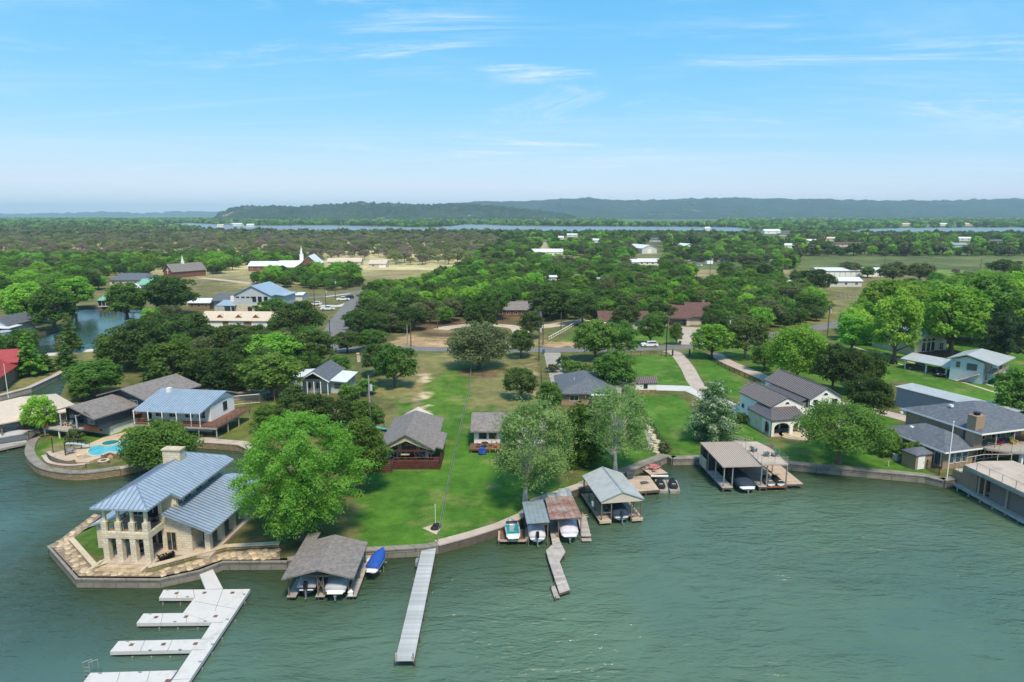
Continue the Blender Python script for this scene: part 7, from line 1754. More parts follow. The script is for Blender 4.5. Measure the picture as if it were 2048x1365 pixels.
for x0,x1 in ((-.2,1.3),(4.0,5.4)):
    cw = MB().box(x0,x1,-.1,8.4,.35,.55).build('catwalk', MT['darkwood'], gb); planks(cw, x0-.02,x1+.02,-.15,8.4,.62,.28,'tanwood','x',.06); MB().box(x0,x1,-.22,-.15,.3,.6).build('fascia', MT['limecap'], cw)
MB().bar((4.0,.1,.7),(5.2,.1,1.7),.08,.08).bar((5.2,.1,.7),(4.0,.1,1.7),.08,.08).box(3.95,5.25,.06,.14,1.7,1.8).box(.1,1.35,.06,.14,1.5,1.6).build('cross_brace', MT['framewood'], gb)
MB().box(4.2,5.2,5.0,7.0,.65,1.1).build('storage_bench', MT['cedar'], gb)
boat('bass boat with navy cover and big outboard under the pale gable roof', Matrix.Translation((11.0,79.1,0))@Matrix.Rotation(R(9.5),4,'Z')@Vector((2.65,-.1,0)), 9.5, 6.2, 2.1, 'hullgrey', 'canvasn', 'hullnavy', .45)
lk = thing('meter_box', 'white meter box on the side of the gabled boathouse', 'box', Matrix.Translation((11.0,79.1,0))@Matrix.Rotation(R(9.5),4,'Z')@Vector((-.2,2.9,1.3)), 9.5); MB().box(-.12,.1,-.2,.2,0,.6).build('case', MT['whitep'], lk); MB().box(-.15,-.12,-.15,.15,.1,.5).build('cover', MT['whitep'], lk)
rk = thing('swim_ladder', 'pale wooden rack reaching over the water beside the gabled boathouse', 'rack', (9.6,80.6,0), 100)
MB().bar((0,0,.5),(0,1.8,.5),.08,.08).bar((.5,0,.5),(.5,1.8,.5),.08,.08).build('beam', MT['limecap'], rk); MB().bar((-.2,.5,.58),(.9,.5,.58),.08,.06).bar((-.2,1.3,.58),(.9,1.3,.58),.08,.06).build('rung', MT['limecap'], rk)
# ================================================================ WOODEN PLATFORMS and covered jet skis
wd = thing('dock_platform', 'wide tan wooden platform between the gabled boathouse and jet skis', 'dock', (16.3,92.7,0), 0)
MB().prism([(-1.9,-2.2),(.2,-5.2),(2.0,-4.75),(4.0,-4.4),(3.4,.6),(.4,.4)],.45,.72).build('frame', MT['darkwood'], wd)
strip_planks(wd, [Vector((-1.9,-2.2)),Vector((.4,.5))], [Vector((1.0,-4.95)),Vector((3.4,.7))], .24, .80, 'tanwood'); strip_planks(wd, [Vector((1.03,-4.95)),Vector((3.42,.7))], [Vector((3.9,-4.4)),Vector((3.5,.7))], .24, .80, 'tanwood')
piles(wd, [(-1.5,-2.4),(.4,-5.0),(3.9,-4.3),(2,-4.7)], -1.4, .5, .09)
wd2 = thing('dock_platform', 'raised tan platform carrying the coral table and chairs', 'dock', (19.9,93.2,0), 0)
MB().prism([(0,0),(2.6,.6),(1.6,3.4),(-.6,2.4)],.55,.98).build('frame', MT['darkwood'], wd2); strip_planks(wd2, [Vector((-.02,-.02)),Vector((-.7,2.4))], [Vector((2.7,.55)),Vector((1.6,3.5))], .24, 1.06, 'tanwood')
MB().box(.1,2.6,-.15,.05,.75,.95).build('white_fascia', MT['whitep'], wd2)
table_set(Vector((20.7,95.0,1.06)), 'coral metal table on the raised platform','coral','coral',r=.6)
for i,(x,y,rz) in enumerate(((19.8,95.1,80),(21.6,95.2,-80),(20.7,94.1,180))): cafe_chair(Vector((x,y,1.06)), rz, 'coral', ('coral metal chair nearest the lawn on the raised platform','coral metal chair at the jet ski end of the raised platform','coral metal chair on the lake side of the raised platform')[i])
fl = thing('jet_ski_float', 'pale floating drive-on dock under the two covered jet skis', 'dock', (20.4,89.2,0), -6)
for x in (0,1.6): MB().prism([(x-.1,-.2),(x+1.2,-.2),(x+1.3,.6),(x+1.3,3.9),(x-.2,3.9),(x-.2,.6)],.0,.35).build('float', MT['concrete'], fl)
jetski('black-covered jet ski nearest the wide wooden platform', (20.75,89.5,0), -6, 'canvask', .33, hull='carblack'); jetski('black-covered jet ski on the outer side of the float', (22.5,89.5,0), -6, 'canvask', .33, hull='carblack')
mt_ = thing('folded_tarp', 'dark rumpled tarp lying on the wide wooden platform', 'tarp', (18.7,90.3,.81), 20); loft([[(-.7,0,0),(-.5,.0,.10),(0,0,.16),(.5,0,.08),(.7,0,0)],[(-.6,.4,0),(-.3,.4,.2),(0,.4,.1),(.45,.4,.2),(.65,.4,0)],[(-.5,.8,0),(-.2,.8,.08),(0,.8,.12),(.3,.8,.06),(.5,.8,0)]]).build('fold', MT['canvasdk'], mt_)
bx_ = thing('grill', 'dark covered grill beside the gabled boathouse', 'grill', at(1258,958,.8), 20); MB().box(-.5,.5,-.3,.3,.15,.85).build('cover', MT['canvasdk'], bx_); MB().roof(-.52,.52,-.32,.32,.85,1.1,.1,.1,.06,'x').build('lid', MT['canvasdk'], bx_)
# ================================================================ DECK-TOPPED BOAT DOCK before the white house
rd = thing('boat_dock', 'boat dock with ribbed tan roof, rooftop sun deck and railing', 'boat dock', (29.3,89.4,0), 3.5)
rdr = MB().slab([(-.3,-.1,3.75),(5.2,-.1,3.75),(5.6,9.4,4.0),(-.3,9.4,4.0)],.14).build('roof', MT['tanwood'], rd)
rdr.data.materials[0] = M('tan_ribbed_metal', (0.40,0.335,0.29), rough=0.5, var=0.06)
MT['tanrib'] = M('tan_rib', (0.30,0.245,0.21), rough=0.5, var=0.05)
seams(rdr, [(-.3,-.1,3.75),(5.2,-.1,3.75),(5.6,9.4,4.0),(-.3,9.4,4.0)],.32,'tanrib',.07,.05)
MB().prism([(5.25,-.1),(9.0,-.1),(9.4,6.2),(8.6,9.4),(5.65,9.4)],3.72,3.95).build('sun_deck', MT['pinkcon'], rd)
railing(rd, [(5.25,0,3.95),(9.0,0,3.95),(9.35,6.1,3.95),(8.55,9.3,3.95)],.95,'steel',1.6,(.35,.68,1.0),.015,post=.03); railing(rd, [(5.3,.1,3.95),(5.6,9.3,3.95)],.95,'steel',1.6,(1.0,),.015,post=.03)
columns(rd, [(.1,.2),(.1,3.4),(.1,6.6),(1.3,.2),(5.4,.2),(6.2,.2),(9.0,.2),(5.4,5),(9.2,5)], -1.2, 3.68, .15, 'steel', 'post')
def dk2(x0,x1,y0,y1,mat='tanwood'):
    c = MB().box(x0,x1,y0,y1,.45,.66).build('deck_frame', MT['darkwood'], rd); planks(c, x0-.02,x1+.02,y0-.02,y1,.74,.3,mat,'x',.06)
dk2(-.2,1.3,-.2,9.0,'greywood'); dk2(5.0,6.1,-.2,9.0,'greywood'); dk2(9.1,11.6,.4,8.4); MB().box(6.15,9.05,-.1,1.2,.45,.6).build('jet_ski_ramp', MT['cedar'], rd); MB().box(6.15,9.05,1.2,9,.4,.55).build('jet_ski_deck', MT['greywood'], rd)
MB().box(-.25,-.1,6.6,9.3,.7,2.2).build('stone_pier', MT['limestone'], rd); MB().box(.2,1.0,6.2,9.2,.7,2.9).build('locker', MT['trimdk'], rd); MB().box(-.2,11,8.9,9.2,.2,3.6).build('back_panel', MT['framewood'], rd)
piles(rd, [(-.1,-.1),(1.2,-.1),(5.1,-.1),(6.1,-.1),(9.0,-.1),(11.4,.5),(11.4,4)], -1.4,.5,.08)
rm_ = Matrix.Translation((29.3,89.4,0))@Matrix.Rotation(R(3.5),4,'Z')
boat('navy-covered wake boat in the deck-topped dock', rm_@Vector((3.2,-.6,0)), 3.5, 6.6, 2.4, 'hullw', 'canvasn', None, .35, stripe='hullnavy')
jetski('grey and white jet ski nearest the navy-covered boat', rm_@Vector((6.9,.1,0)), 3.5, 'canvasdk', .62); jetski('dark jet ski at the outer side of the deck-topped dock', rm_@Vector((8.3,.1,0)), 3.5, 'canvask', .62)
for i,(x,y,rz) in enumerate(((6.2,5.0,120),(7.2,3.0,170),(8.4,2.9,-160))): lounge_chair(rm_@Vector((x,y,3.95)), rz, 'greyp', ('grey slatted chair nearest the bridge on the sun deck','grey slatted chair in the middle of the sun deck','grey slatted chair at the lake corner of the sun deck')[i])
bg_ = thing('foot_bridge', 'narrow plank footbridge from the white house to the sun deck', 'bridge', rm_@Vector((7.0,9.3,0)), -2)
bL = 5.2
MB().add([(-.7,0,3.7),(.7,0,3.7),(.7,bL,2.4),(-.7,bL,2.4),(-.7,0,3.55),(.7,0,3.55),(.7,bL,2.25),(-.7,bL,2.25)],[(0,1,2,3),(7,6,5,4),(0,4,5,1),(1,5,6,2),(2,6,7,3),(3,7,4,0)]).build('deck', MT['greywood'], bg_)
for s in (-.7,.7): railing(bg_, [(s,0,3.7),(s,bL,2.4)],.9,'limecap',1.3,(.5,1.0),.04)
for y in (1.5,4.5): MB().box(-.7,.7,y-.08,y+.08,.9,3.3-.27*y).build('support', MT['framewood'], bg_)
# ================================================================ BRICK BOATHOUSE with roof deck at the right
rb = thing('boathouse', 'tan boathouse with broad railed roof deck by the brick house', 'boathouse', (62.2,91.0,0), 0)
def rl(p): return Vector((p[0]-62.2,p[1]-91.0))
dv = Vector((1.2,-9.4)).normalized(); nv = Vector((-dv.y,dv.x))   # along the outer edge, and inland
o0 = rl((61.9,88.8)); 
def RP(s, t): q = o0+dv*s+nv*t; return (q.x,q.y)
MB().prism([RP(0,0),RP(12.5,0),RP(12.5,9.5),RP(-.6,8.0),RP(-1.0,3.6)],3.95,4.2).build('roof_deck', MT['pinkcon'], rb)
MB().prism([RP(.0,.02),RP(12.5,.02),RP(12.5,.14),RP(.0,.14)],3.6,3.95).build('fascia', MT['concrete'], rb)
railing(rb, [RP(12.4,.1)+(4.2,),RP(0,.1)+(4.2,)],1.0,'tanwood',2.1,(1.0,),.035,post=.04)
railing(rb, [RP(-.1,.4)+(4.2,),RP(-.9,3.7)+(4.2,),RP(-.5,7.6)+(4.2,)],1.0,'tanwood',2.0,(1.0,),.05,post=.05)
MB().prism([RP(-3.6,.8),RP(12.5,.1),RP(12.5,1.3),RP(-3.4,1.9)],.45,.62).build('walkway', MT['greywood'], rb); MB().prism([RP(-3.6,.7),RP(12.5,0),RP(12.5,.1),RP(-3.6,.8)],.3,.6).build('walkway_edge', MT['greymetal'], rb)
MB().prism([RP(3.4,1.2),RP(12.5,1.2),RP(12.5,8),RP(3.4,8)],.6,3.95).build('boat_bay_wall', M('taupe_siding',(0.20,0.155,0.145),var=.06), rb)
MB().prism([RP(-3.4,1.4),RP(1.2,1.2),RP(1.2,4.4),RP(-3.0,4.2)],.6,2.2).build('stair_base_wall', MT['tanbrick'], rb); MB().prism([RP(-1.6,1.38),RP(1.2,1.22),RP(1.2,4.4),RP(-1.6,4.3)],2.2,3.4).build('stair_wall', MT['tanbrick'], rb)
MB().prism([RP(-3.4,1.5),RP(-1.7,1.5),RP(-1.7,3.8),RP(-3.2,3.8)],2.2,2.3).build('landing', MT['limecap'], rb); railing(rb, [RP(-3.3,1.6)+(2.3,),RP(-1.7,1.5)+(2.3,)],.9,'tanwood',1.0,(.5,1.0),.03,name='landing_rail')
for s_,t_ in ((1.9,.9),(2.9,.9),(1.9,4),(6.4,.9),(10.4,.9)): q = RP(s_,t_); MB().cbox(q[0],q[1],.6,.16,.16,3.35).build('post', MT['tanwood'], rb)
piles(rb, [RP(s_,.35) for s_ in (-3,-1,1,3,5,7,9,11,12.3)], -1.5,.5,.1,'concrete')
bq = RP(2.3,2.6); kt = thing('kettle_grill', 'round black kettle grill under the roof deck', 'grill', (62.2+bq[0],91+bq[1],.62), 0); MB().disc((0,0),.2,.0,.45,8).disc((0,0),.42,.5,.7,14).disc((0,0),.36,.7,.85,14).build('bowl', MT['black'], kt); MB().tube((0,0,.85),(0,0,.92),.04,.04,6).build('handle', MT['black'], kt)
q = RP(8.3,3.2); so = thing('patio_sofa', 'grey outdoor sofa on the railed roof deck', 'sofa', (62.2+q[0],91+q[1],4.2), 60); MB().box(-.9,.9,-.4,.4,0,.4).build('seat', MT['greyp'], so); MB().box(-.9,.9,.3,.45,.4,.85).build('backrest', MT['canvasg'], so); MB().box(-.95,-.75,-.4,.4,.4,.62).box(.75,.95,-.4,.4,.4,.62).build('armrest', MT['greyp'], so)
# ================================================================ LEFT BOATHOUSE, dock and kayaks
lb = thing('boathouse', 'broad flat tan-roofed boathouse beside the narrow channel', 'boathouse', (-90,118,0), -42)
MB().roof(-7,8.5,-3.5,9.0,3.4,4.6,3,3,.2,'x').build('roof', MT['tanroof'], lb); columns(lb, [(-6.5,-3),(-2.5,-3),(1.5,-3),(5.5,-3),(8,-3),(8,3),(8,8)], -1, 3.3, .22, 'stonewall', 'post')
MB().box(-6.8,3,2,8.5,.6,3.3).build('storage_wall', MT['redbrick'], lb); MB().box(-7,8.3,-3.4,-1.8,.5,.8).build('walkway', MT['concrete'], lb); MB().box(3.0,8.3,6.5,8.5,.5,3.3).build('back_panel', MT['beige'], lb)
boat('blue boat moored under the tan-roofed boathouse', at(62,848,.2), -60, 5.6,2.0,'royal',None,None,.1,'royal',False,drive=False)
kd = thing('side_dock', 'grey concrete dock leading to the tan boathouse at the picture edge', 'dock', (-82,106.5,0), 0)
MB().prism([(-8,-5.5),(-.7,-1.3),(2.0,2.1),(1.4,5.8),(-.6,5.0),(-4,1.2),(-10,-2.6)],.35,.72).build('deck', MT['concrete'], kd); piles(kd, [(-6,-4.2),(-3,-2.4),(0,-.6)], -1.4,.5,.09)
boat('charcoal-covered boat moored at the concrete dock', (-85.5,107.6,0), -62, 6.8,2.3,'hullw','canvasdk',None,.1); boat('silver-covered boat at the very picture edge', (-87.5,110.5,0), -62, 6.0,2.2,'hullw','canvasg',None,.1)
for i,(px_,py_,mt,rz) in enumerate(((72,868,'yellow',-72),(78,873,'yellow',-80),(60,866,'limecap',-65))):
    k = thing('kayak', ('yellow kayak on the rack nearest the bright tree','second yellow kayak lying across the rack','pale yellow kayak at the water end of the rack')[i], 'kayak', at(px_,py_,1.0), rz)
    smooth(loft([[(-.02,-1.6,.3),(0,-1.6,.25),(.02,-1.6,.3),(0,-1.6,.34)],[(-.3,-.7,.25),(0,-.7,.02),(.3,-.7,.25),(0,-.7,.36)],[(-.36,0,.24),(0,0,.0),(.36,0,.24),(0,0,.3)],[(-.3,.7,.25),(0,.7,.02),(.3,.7,.25),(0,.7,.36)],[(-.02,1.6,.3),(0,1.6,.25),(.02,1.6,.3),(0,1.6,.34)]]).build('hull', MT[mt], k)); MB().disc((0,0),.2,.26,.34,10,.4).build('cockpit', MT['black'], k)
# ================================================================ POOL TERRACE
pt = thing('pool_terrace', 'tan stone pool terrace with curved retaining walls above the bulkhead', 'terrace', at(180,925), 0); pl = pt.location.copy()
Pp = lambda x, y, z=1.0: (at(x,y,z).x-pl.x, at(x,y,z).y-pl.y)
MB().prism([Pp(*p) for p in ((100,912),(108,922),(138,930),(178,928),(205,918),(255,914),(330,905),(350,880),(300,862),(250,868),(205,880),(170,895))],0.0,.34).build('paving', M('tan_paving',(0.46,0.35,0.25),var=.14,scale=.8), pt)
def arcwall(pts,w,h,nm='retaining_wall',mat='stonewall',par=pt):
    c = crom([Vector(Pp(*p)) for p in pts],4); ribbon(nm,c,w,h,h+.2,MT[mat],par,None); ribbon('coping',c,w+.08,h+.07,.07,MT['pinkcon'],par,None)
arcwall([(88,918),(100,932),(135,938),(172,936)],.5,.55); arcwall([(98,914),(108,923),(134,932),(152,930)],.45,.85); arcwall([(205,920),(222,914),(240,918),(262,914),(300,912)],.5,.75)
for i in range(3): MB().prism([Pp(150+i*4,915+i*5),Pp(172+i*4,910+i*5),Pp(180+i*4,913+i*5),Pp(156+i*4,919+i*5)],.05,.5-.12*i).build('step', MT['flag'], pt)
po = thing('swimming_pool', 'kidney-shaped turquoise swimming pool on the tan terrace', 'pool', pl, 0)
W_POOL,n_,b_ = newmat('pool_water'); b_.inputs['Base Color'].default_value = (0.05,0.42,0.52,1); b_.inputs['Roughness'].default_value = .08
tcp = nnode(n_,'ShaderNodeTexCoord'); n_.links.new(mixcol(n_,noise_fac(n_,tcp.outputs['Object'],.35,3,.6),(0.03,0.34,0.46),(0.16,0.55,0.62)),b_.inputs['Base Color'])
nzp = nnode(n_,'ShaderNodeTexNoise'); nzp.inputs['Scale'].default_value = 2.5; bpp = nnode(n_,'ShaderNodeBump'); bpp.inputs['Distance'].default_value = .06; n_.links.new(tcp.outputs['Object'],nzp.inputs['Vector']); n_.links.new(nzp.outputs['Fac'],bpp.inputs['Height']); n_.links.new(bpp.outputs[0],b_.inputs['Normal'])
pool = crom([Vector(Pp(*p)) for p in ((172,914),(180,900),(200,893),(230,888),(262,884),(300,886),(310,900),(270,912),(230,913),(195,917),(172,914))],4)[:-1]
MB().prism([tuple(p) for p in pool],.30,.37).build('water', W_POOL, po)
ribbon('coping', pool+[pool[0]],.35,.42,.12,MT['limecap'],po,None)
sp_ = thing('hot_tub', 'round raised hot tub beside the swimming pool', 'hot tub', at(221,892), 0); MB().disc((0,0),1.5,0,.55,24,1.5).build('shell', MT['limecap'], sp_); MB().disc((0,0),1.15,.55,.57,24).build('water', glassmat('spa_water',(0.02,0.20,0.20)), sp_)
fpit = thing('fire_pit', 'round stone fire pit below the pool wall', 'fire pit', at(208,928), 0); MB().disc((0,0),.75,0,.5,18).build('ring', MT['stonewall'], fpit); MB().disc((0,0),.8,.5,.58,18).build('coping', MT['limecap'], fpit); MB().disc((0,0),.4,.58,.60,14).build('bowl', MT['dim'], fpit)
table_set(at(140,908,1.34),'small table on the pool terrace by the mesh fence','steel','steel')
for i,(x,y,rz) in enumerate(((134,910,90),(147,907,-90))): cafe_chair(at(x,y,1.34),rz,'steel',('steel chair at the water side of the terrace table','steel chair at the pool side of the terrace table')[i])
pf = thing('mesh_fence', 'black mesh safety fence across the pool terrace', 'fence', at(107,908,1.0), 0); q0 = pf.location
fps = [at(*p) for p in ((107,908),(132,916),(163,900),(142,893),(107,908))]
for a in fps[:-1]: MB().tube((a.x-q0.x,a.y-q0.y,0),(a.x-q0.x,a.y-q0.y,2.6),.06,.06,6).build('post', MT['black'], pf)
for a,b in zip(fps[:2],fps[1:3]): MB().add([(a.x-q0.x,a.y-q0.y,.4),(b.x-q0.x,b.y-q0.y,.4),(b.x-q0.x,b.y-q0.y,1.5),(a.x-q0.x,a.y-q0.y,1.5)],[(0,1,2,3)]).build('mesh_panel', MT['mesh'], pf, fix=False)
sld = thing('pool_slide', 'curved grey pool slide with railing', 'slide', at(146,900,1.3), 0)
cs_ = crom([Vector((-.6,-.6,1.3)),Vector((.3,-.2,1.2)),Vector((1.4,.2,.9)),Vector((2.3,.6,.5))],4); m = MB()
for a,b in zip(cs_[:-1],cs_[1:]): m.bar(a,b,.7,.12)
m.build('chute', MT['greysiding'], sld); railing(sld,[tuple(cs_[0]),tuple(cs_[6]),tuple(cs_[-1])],.7,'trimdk',.6,(.5,1.),.03); MB().tube((-.5,-.6,0),(-.5,-.6,1.3),.06,.06,6).tube((.4,-.2,0),(.4,-.2,1.1),.06,.06,6).build('support', MT['steel'], sld)
tree_obj('shrub',PROTO['shrub'][0],at(147,888),(.9,.9,1.0),0,'small dark bush beside the pool slide','shrub',None,'oak'); tree_obj('shrub',PROTO['shrub'][1],at(213,862),(.8,.8,.8),0,'small grey bush below the dark house','shrub',None,'grey')
for i,(x,y,mt) in enumerate(((288,858,'red'),(297,862,'red'),(305,856,'whitep'))): lounge_chair(at(x,y),30*i,mt,('red chair on the patio under the blue-roofed house deck','second red chair beside the first under the deck','white chair under the blue-roofed house deck')[i])
# ================================================================ MIDDLE DISTANCE
def blk(name, label, cat, bx, by, wpx, d, he, hr, axis='x', rz=0, wall='beige', roof='whitemetal', nwin=0, win_m='whitep', doors=(), garages=(), inset=0.0, over=0.5, seam=0.0, hip=0.0, side=0):
    b = at(bx, by); w = wpx*mpp(b)
    o = thing(name, label, cat, b, rz)
    gabled_body(0,w,0,d,0,he,hr-.15,axis).build('wall', MT[wall], o) if not hip else MB().box(0,w,0,d,0,he).build('wall', MT[wall], o)
    r_ = MB().roof(-over,w+over,-over,d+over,he,hr+.1,hip,hip,.18,axis).build('roof', MT[roof], o)
    for i in range(nwin): win(o,'y-',0,w*(i+.5)/nwin,he*.38,min(1.3,w/nwin*.5),he*.35,win_m,'glass',1)
    for i in range(side): win(o,'x-' if b.x > 0 else 'x+',0 if b.x > 0 else w,d*(i+.5)/side,he*.38,1.2,he*.35,win_m,'glass',1)
    for a, ww in doors: door(o,'y-',0,w*a,.05,ww,2.05,'whitep')
    for a, ww, hh_ in garages: garage(o,'y-',0,w*a,.05,ww,hh_)
    return o, w
# street-bend houses
sb, w = blk('stone_house','large grey and limestone house with pale metal gable at the street bend','house',470,628,76,16,7.0,10.6,'y',-4,'greysiding','bluemetal')
MB().box(-.1,w+.1,-.15,0,0,3.4).build('stone_facing', MT['limestone'], sb)
for a in (.55,.70,.86): win(sb,'y-',0,w*a,4.6,1.3,1.9,'trimdk','glass',0)
for a in (.1,.25,.38,.5): win(sb,'y-',0,w*a,6.1,1.1,.35,'trimdk','glass',0)
for a in (.42,.78): win(sb,'y-',-.15,w*a,1.2,1.5,1.5,'trimdk','glass',0)
MB().box(w,w+3.8,4,14,0,6.8).build('wing_wall', MT['greysiding'], sb); MB().slab([(w-.5,3,7.2),(w+4.4,3,6.6),(w+4.4,15,6.6),(w-.5,15,7.4)],.2).build('wing_roof', MT['bluemetal'], sb)
MB().box(-11,0,6,14,0,4.2).build('low_wing_wall', MT['greysiding'], sb); MB().roof(-11.6,.5,5,15,4.2,6.6,0,0,.2,'x').build('low_wing_roof', MT['slate'], sb)
MB().slab([(-6.5,-1.5,3.3),(1,-1.5,3.3),(1,5,4.6),(-6.5,5,4.6)],.18).build('porch_roof', MT['bluemetal'], sb); columns(sb,[(-6.2,-1.2),(-3.5,-1.2),(-.8,-1.2)],0,3.1,.3,'limestone'); MB().cbox(-2.2,4,4,1.6,1.2,2.2).build('chimney', MT['white'], sb)
gl, w = blk('garage_block','long garage with tan roof, three cedar dormers and white doors','garage',402,657,146,9,2.7,5.0,'x',-3,'stonewall','tanroof',garages=((.50,5.0,2.2),(.82,5.0,2.2),(.2,5.0,2.2)))
for a in (.26,.52,.76):
    q = gabled_body(w*a-.9,w*a+.9,1.0,4.2,3.0,3.6,4.4).build('dormer', MT['cedar'], gl); MB().roof(w*a-1.15,w*a+1.15,.8,4.4,3.6,4.6,0,0,.12).build('dormer_roof', MT['tanroof'], q)
blk('metal_shed','white flat metal shed beyond the parked cars','shed',565,602,40,8,2.6,3.2,'x',0,'metalwall','whitemetal')
blk('low_house','low house with white roof left of the grey stone house','house',378,620,42,9,2.8,4.0,'x',0,'stonewall','whitemetal',3)
# churches
ch1, w = blk('church','brick church with broad pale metal roof and white steeple','church',600,546,36,26,5.0,10.5,'y',8,'redbrick','whitemetal',0)
stp = MB().cbox(-1,16,7,2.2,2.2,4.0).build('steeple', MT['whitep'], ch1)
MB().add([(-1.7,15.3,11),(-.3,15.3,11),(-.3,16.7,11),(-1.7,16.7,11),(-1,16,16.5)],[(0,1,4),(1,2,4),(2,3,4),(3,0,4)]).build('spire', MT['whitep'], stp, fix=False); MB().cbox(-1,16,10.7,2.5,2.5,.3).build('cornice', MT['whitep'], stp)
MB().box(-14,-.2,6,22,0,3.2).build('hall_wall', MT['redbrick'], ch1); MB().roof(-15,0,5,23,3.2,7,0,0,.2,'x').build('hall_roof', MT['whitemetal'], ch1)
for a in (.3,.7): win(ch1,'y-',0,w*a,1.5,1.2,2.4,'whitep','glass',0)
c1b, w = blk('church_hall','low brick church hall with white metal roof','hall',497,543,80,14,3.4,6.0,'x',4,'redbrick','whitemetal',6)
ch2, w = blk('church','small red brick chapel with grey-brown roof and white spire','church',328,556,28,22,3.6,8.0,'y',-30,'redbrick','shinglebr',0)
stp = MB().cbox(4,10,6.0,1.3,1.3,3.2).build('steeple', MT['whitep'], ch2); MB().add([(3.5,9.5,9.2),(4.5,9.5,9.2),(4.5,10.5,9.2),(3.5,10.5,9.2),(4,10,13)],[(0,1,4),(1,2,4),(2,3,4),(3,0,4)]).build('spire', MT['whitep'], stp, fix=False)
MB().box(w/2-.18,w/2+.18,-.12,-.02,2.4,5.6).box(w/2-1.0,w/2+1.0,-.12,-.02,4.3,4.7).build('wall_cross', MT['whitep'], ch2)
bl_, w_ = blk('portable_building','small pale portable building below the church hall','portable',534,546,16,3,2.4,2.8,'x',0,'greysiding','whitemetal',2)
blk('ranch_house','tan-roofed ranch house right of the steepled church','house',655,532,66,12,2.8,5.2,'x',3,'beige','tanroof',4)
blk('ranch_house','low orange-tan roofed house with dark carport','house',738,536,34,12,2.8,5.0,'x',0,'beige','tanroof',2,garages=((.8,4.5,2.2),))
# canal side
cbh, w = blk('canal_boathouse','green-roofed boathouse standing on the canal bank','boathouse',196,614,38,8,2.6,5.0,'x',2,'white','greenroof',0,hip=2.8)
for i in range(5): win(cbh,'y-',0,w*(.12+.19*i),.4,1.3,2.0,'white','glass',0)
blk('canal_house','long pale house with green metal roof behind the canal trees','house',278,582,58,10,3.0,5.4,'x',0,'white','greenroof',5)
gzb, w = blk('gazebo','tall white gabled pavilion on the canal lawn','pavilion',250,594,20,6,3.0,5.5,'y',0,'white','whitemetal',0)
blk('slate_house','large slate-roofed house among the canal trees','house',220,572,74,14,3.0,6.0,'x',0,'beige','slate',5,hip=3.5)
cd_ = thing('covered_dock','white-roofed open boat dock on the canal','boat dock',at(250,641,.3),-6)
MB().box(-.3,7.6,-.3,4.4,2.7,2.95).build('roof', MT['whitemetal'], cd_); columns(cd_,[(0,0),(3.6,0),(7.3,0),(0,4.1),(3.6,4.1),(7.3,4.1)],-.8,2.7,.2,'whitep','post'); MB().box(-.2,7.5,-.2,.6,.1,.4).box(-.2,.7,.6,4.2,.1,.4).build('deck', MT['whitecon'], cd_)
boat('white boat moored beside the white-roofed canal dock', at(278,647,.1), -70, 6, 2.2, 'hullw','canvasg',None,.05)
cw_ = thing('canal_dock','curved wooden dock along the canal bank','dock',at(56,668,.5),0); q0 = cw_.location
cp_ = crom([at(56,668,.5),at(80,665,.5),at(104,660,.5),at(128,653,.5)],4); ribbon('deck',[Vector((p.x-q0.x,p.y-q0.y)) for p in cp_],1.4,.45,.25,MT['greywood'],cw_,None); piles(cw_,[(p.x-q0.x,p.y-q0.y-.6) for p in cp_[::2]],-1.2,.5,.12,'limecap')
lc, w = blk('canal_cottage','grey-roofed canal cottage with white metal porch at the picture edge','cottage',-18,672,36,12,3.2,5.6,'y',0,'greysiding','slate',1); MB().slab([(1,-3,3.0),(w+2.5,-3,2.8),(w+2.5,3,3.0),(1,3,3.2)],.15).build('porch_roof', MT['whitemetal'], lc); columns(lc,[(1.5,-2.7),(w+2,-2.7)],0,2.8,.25,'greysiding','post')
ck = thing('water_tank','round pale metal tank beside the canal cottage','tank',at(8,684),0); MB().disc((0,0),2.2,0,3.0,20).build('shell', MT['galv'], ck); MB().disc((0,0),2.3,3.0,3.1,20).build('rim', MT['greymetal'], ck)
# beyond the far road
ma, w = blk('maroon_house','long low house with maroon shingle roof behind young trees','house',1200,660,98,10,2.7,5.4,'x',0,'beige','maroon',6)
MB().box(-.3,w*.12,-3,0,0,2.5).build('porch_wall', MT['white'], ma); MB().cbox(w*.62,3,3.4,1.0,.9,2.4).build('chimney', MT['white'], ma)
mg, w = blk('maroon_garage','maroon-roofed house with open two-car garage','house',1332,652,48,11,2.7,6.2,'x',0,'beige','maroon',0)
MB().box(.8,6.2,-.03,.03,.1,2.2).build('garage_opening', MT['dim'], mg); MB().box(w-2.2,w-1.2,-.03,.03,.05,2.1).build('doorway', MT['dim'], mg); MB().box(w,w+8,2,13,0,2.9).build('wing_wall', MT['beige'], mg); MB().roof(w-.6,w+8.6,1.2,13.8,2.9,7.0,0,0,.2,'x').build('wing_roof', MT['maroon'], mg); MB().cbox(w+6.5,9,5.5,1.0,.9,2.0).build('chimney', MT['shinglebr'], mg)
bk, w = blk('brick_ranch','red brick ranch with grey-brown roof and white garage door','house',994,634,60,12,2.6,4.8,'x',0,'redbrick','shinglebr',4)
gb2 = gabled_body(w,w+5.8,-2,10,0,2.6,4.2).build('garage_wall', MT['redbrick'], bk); MB().roof(w-.5,w+6.3,-2.6,10.5,2.6,4.5,0,0,.18).build('garage_roof', MT['shinglebr'], bk); garage(bk,'y-',-2,w+3.0,.05,4.6,2.2)
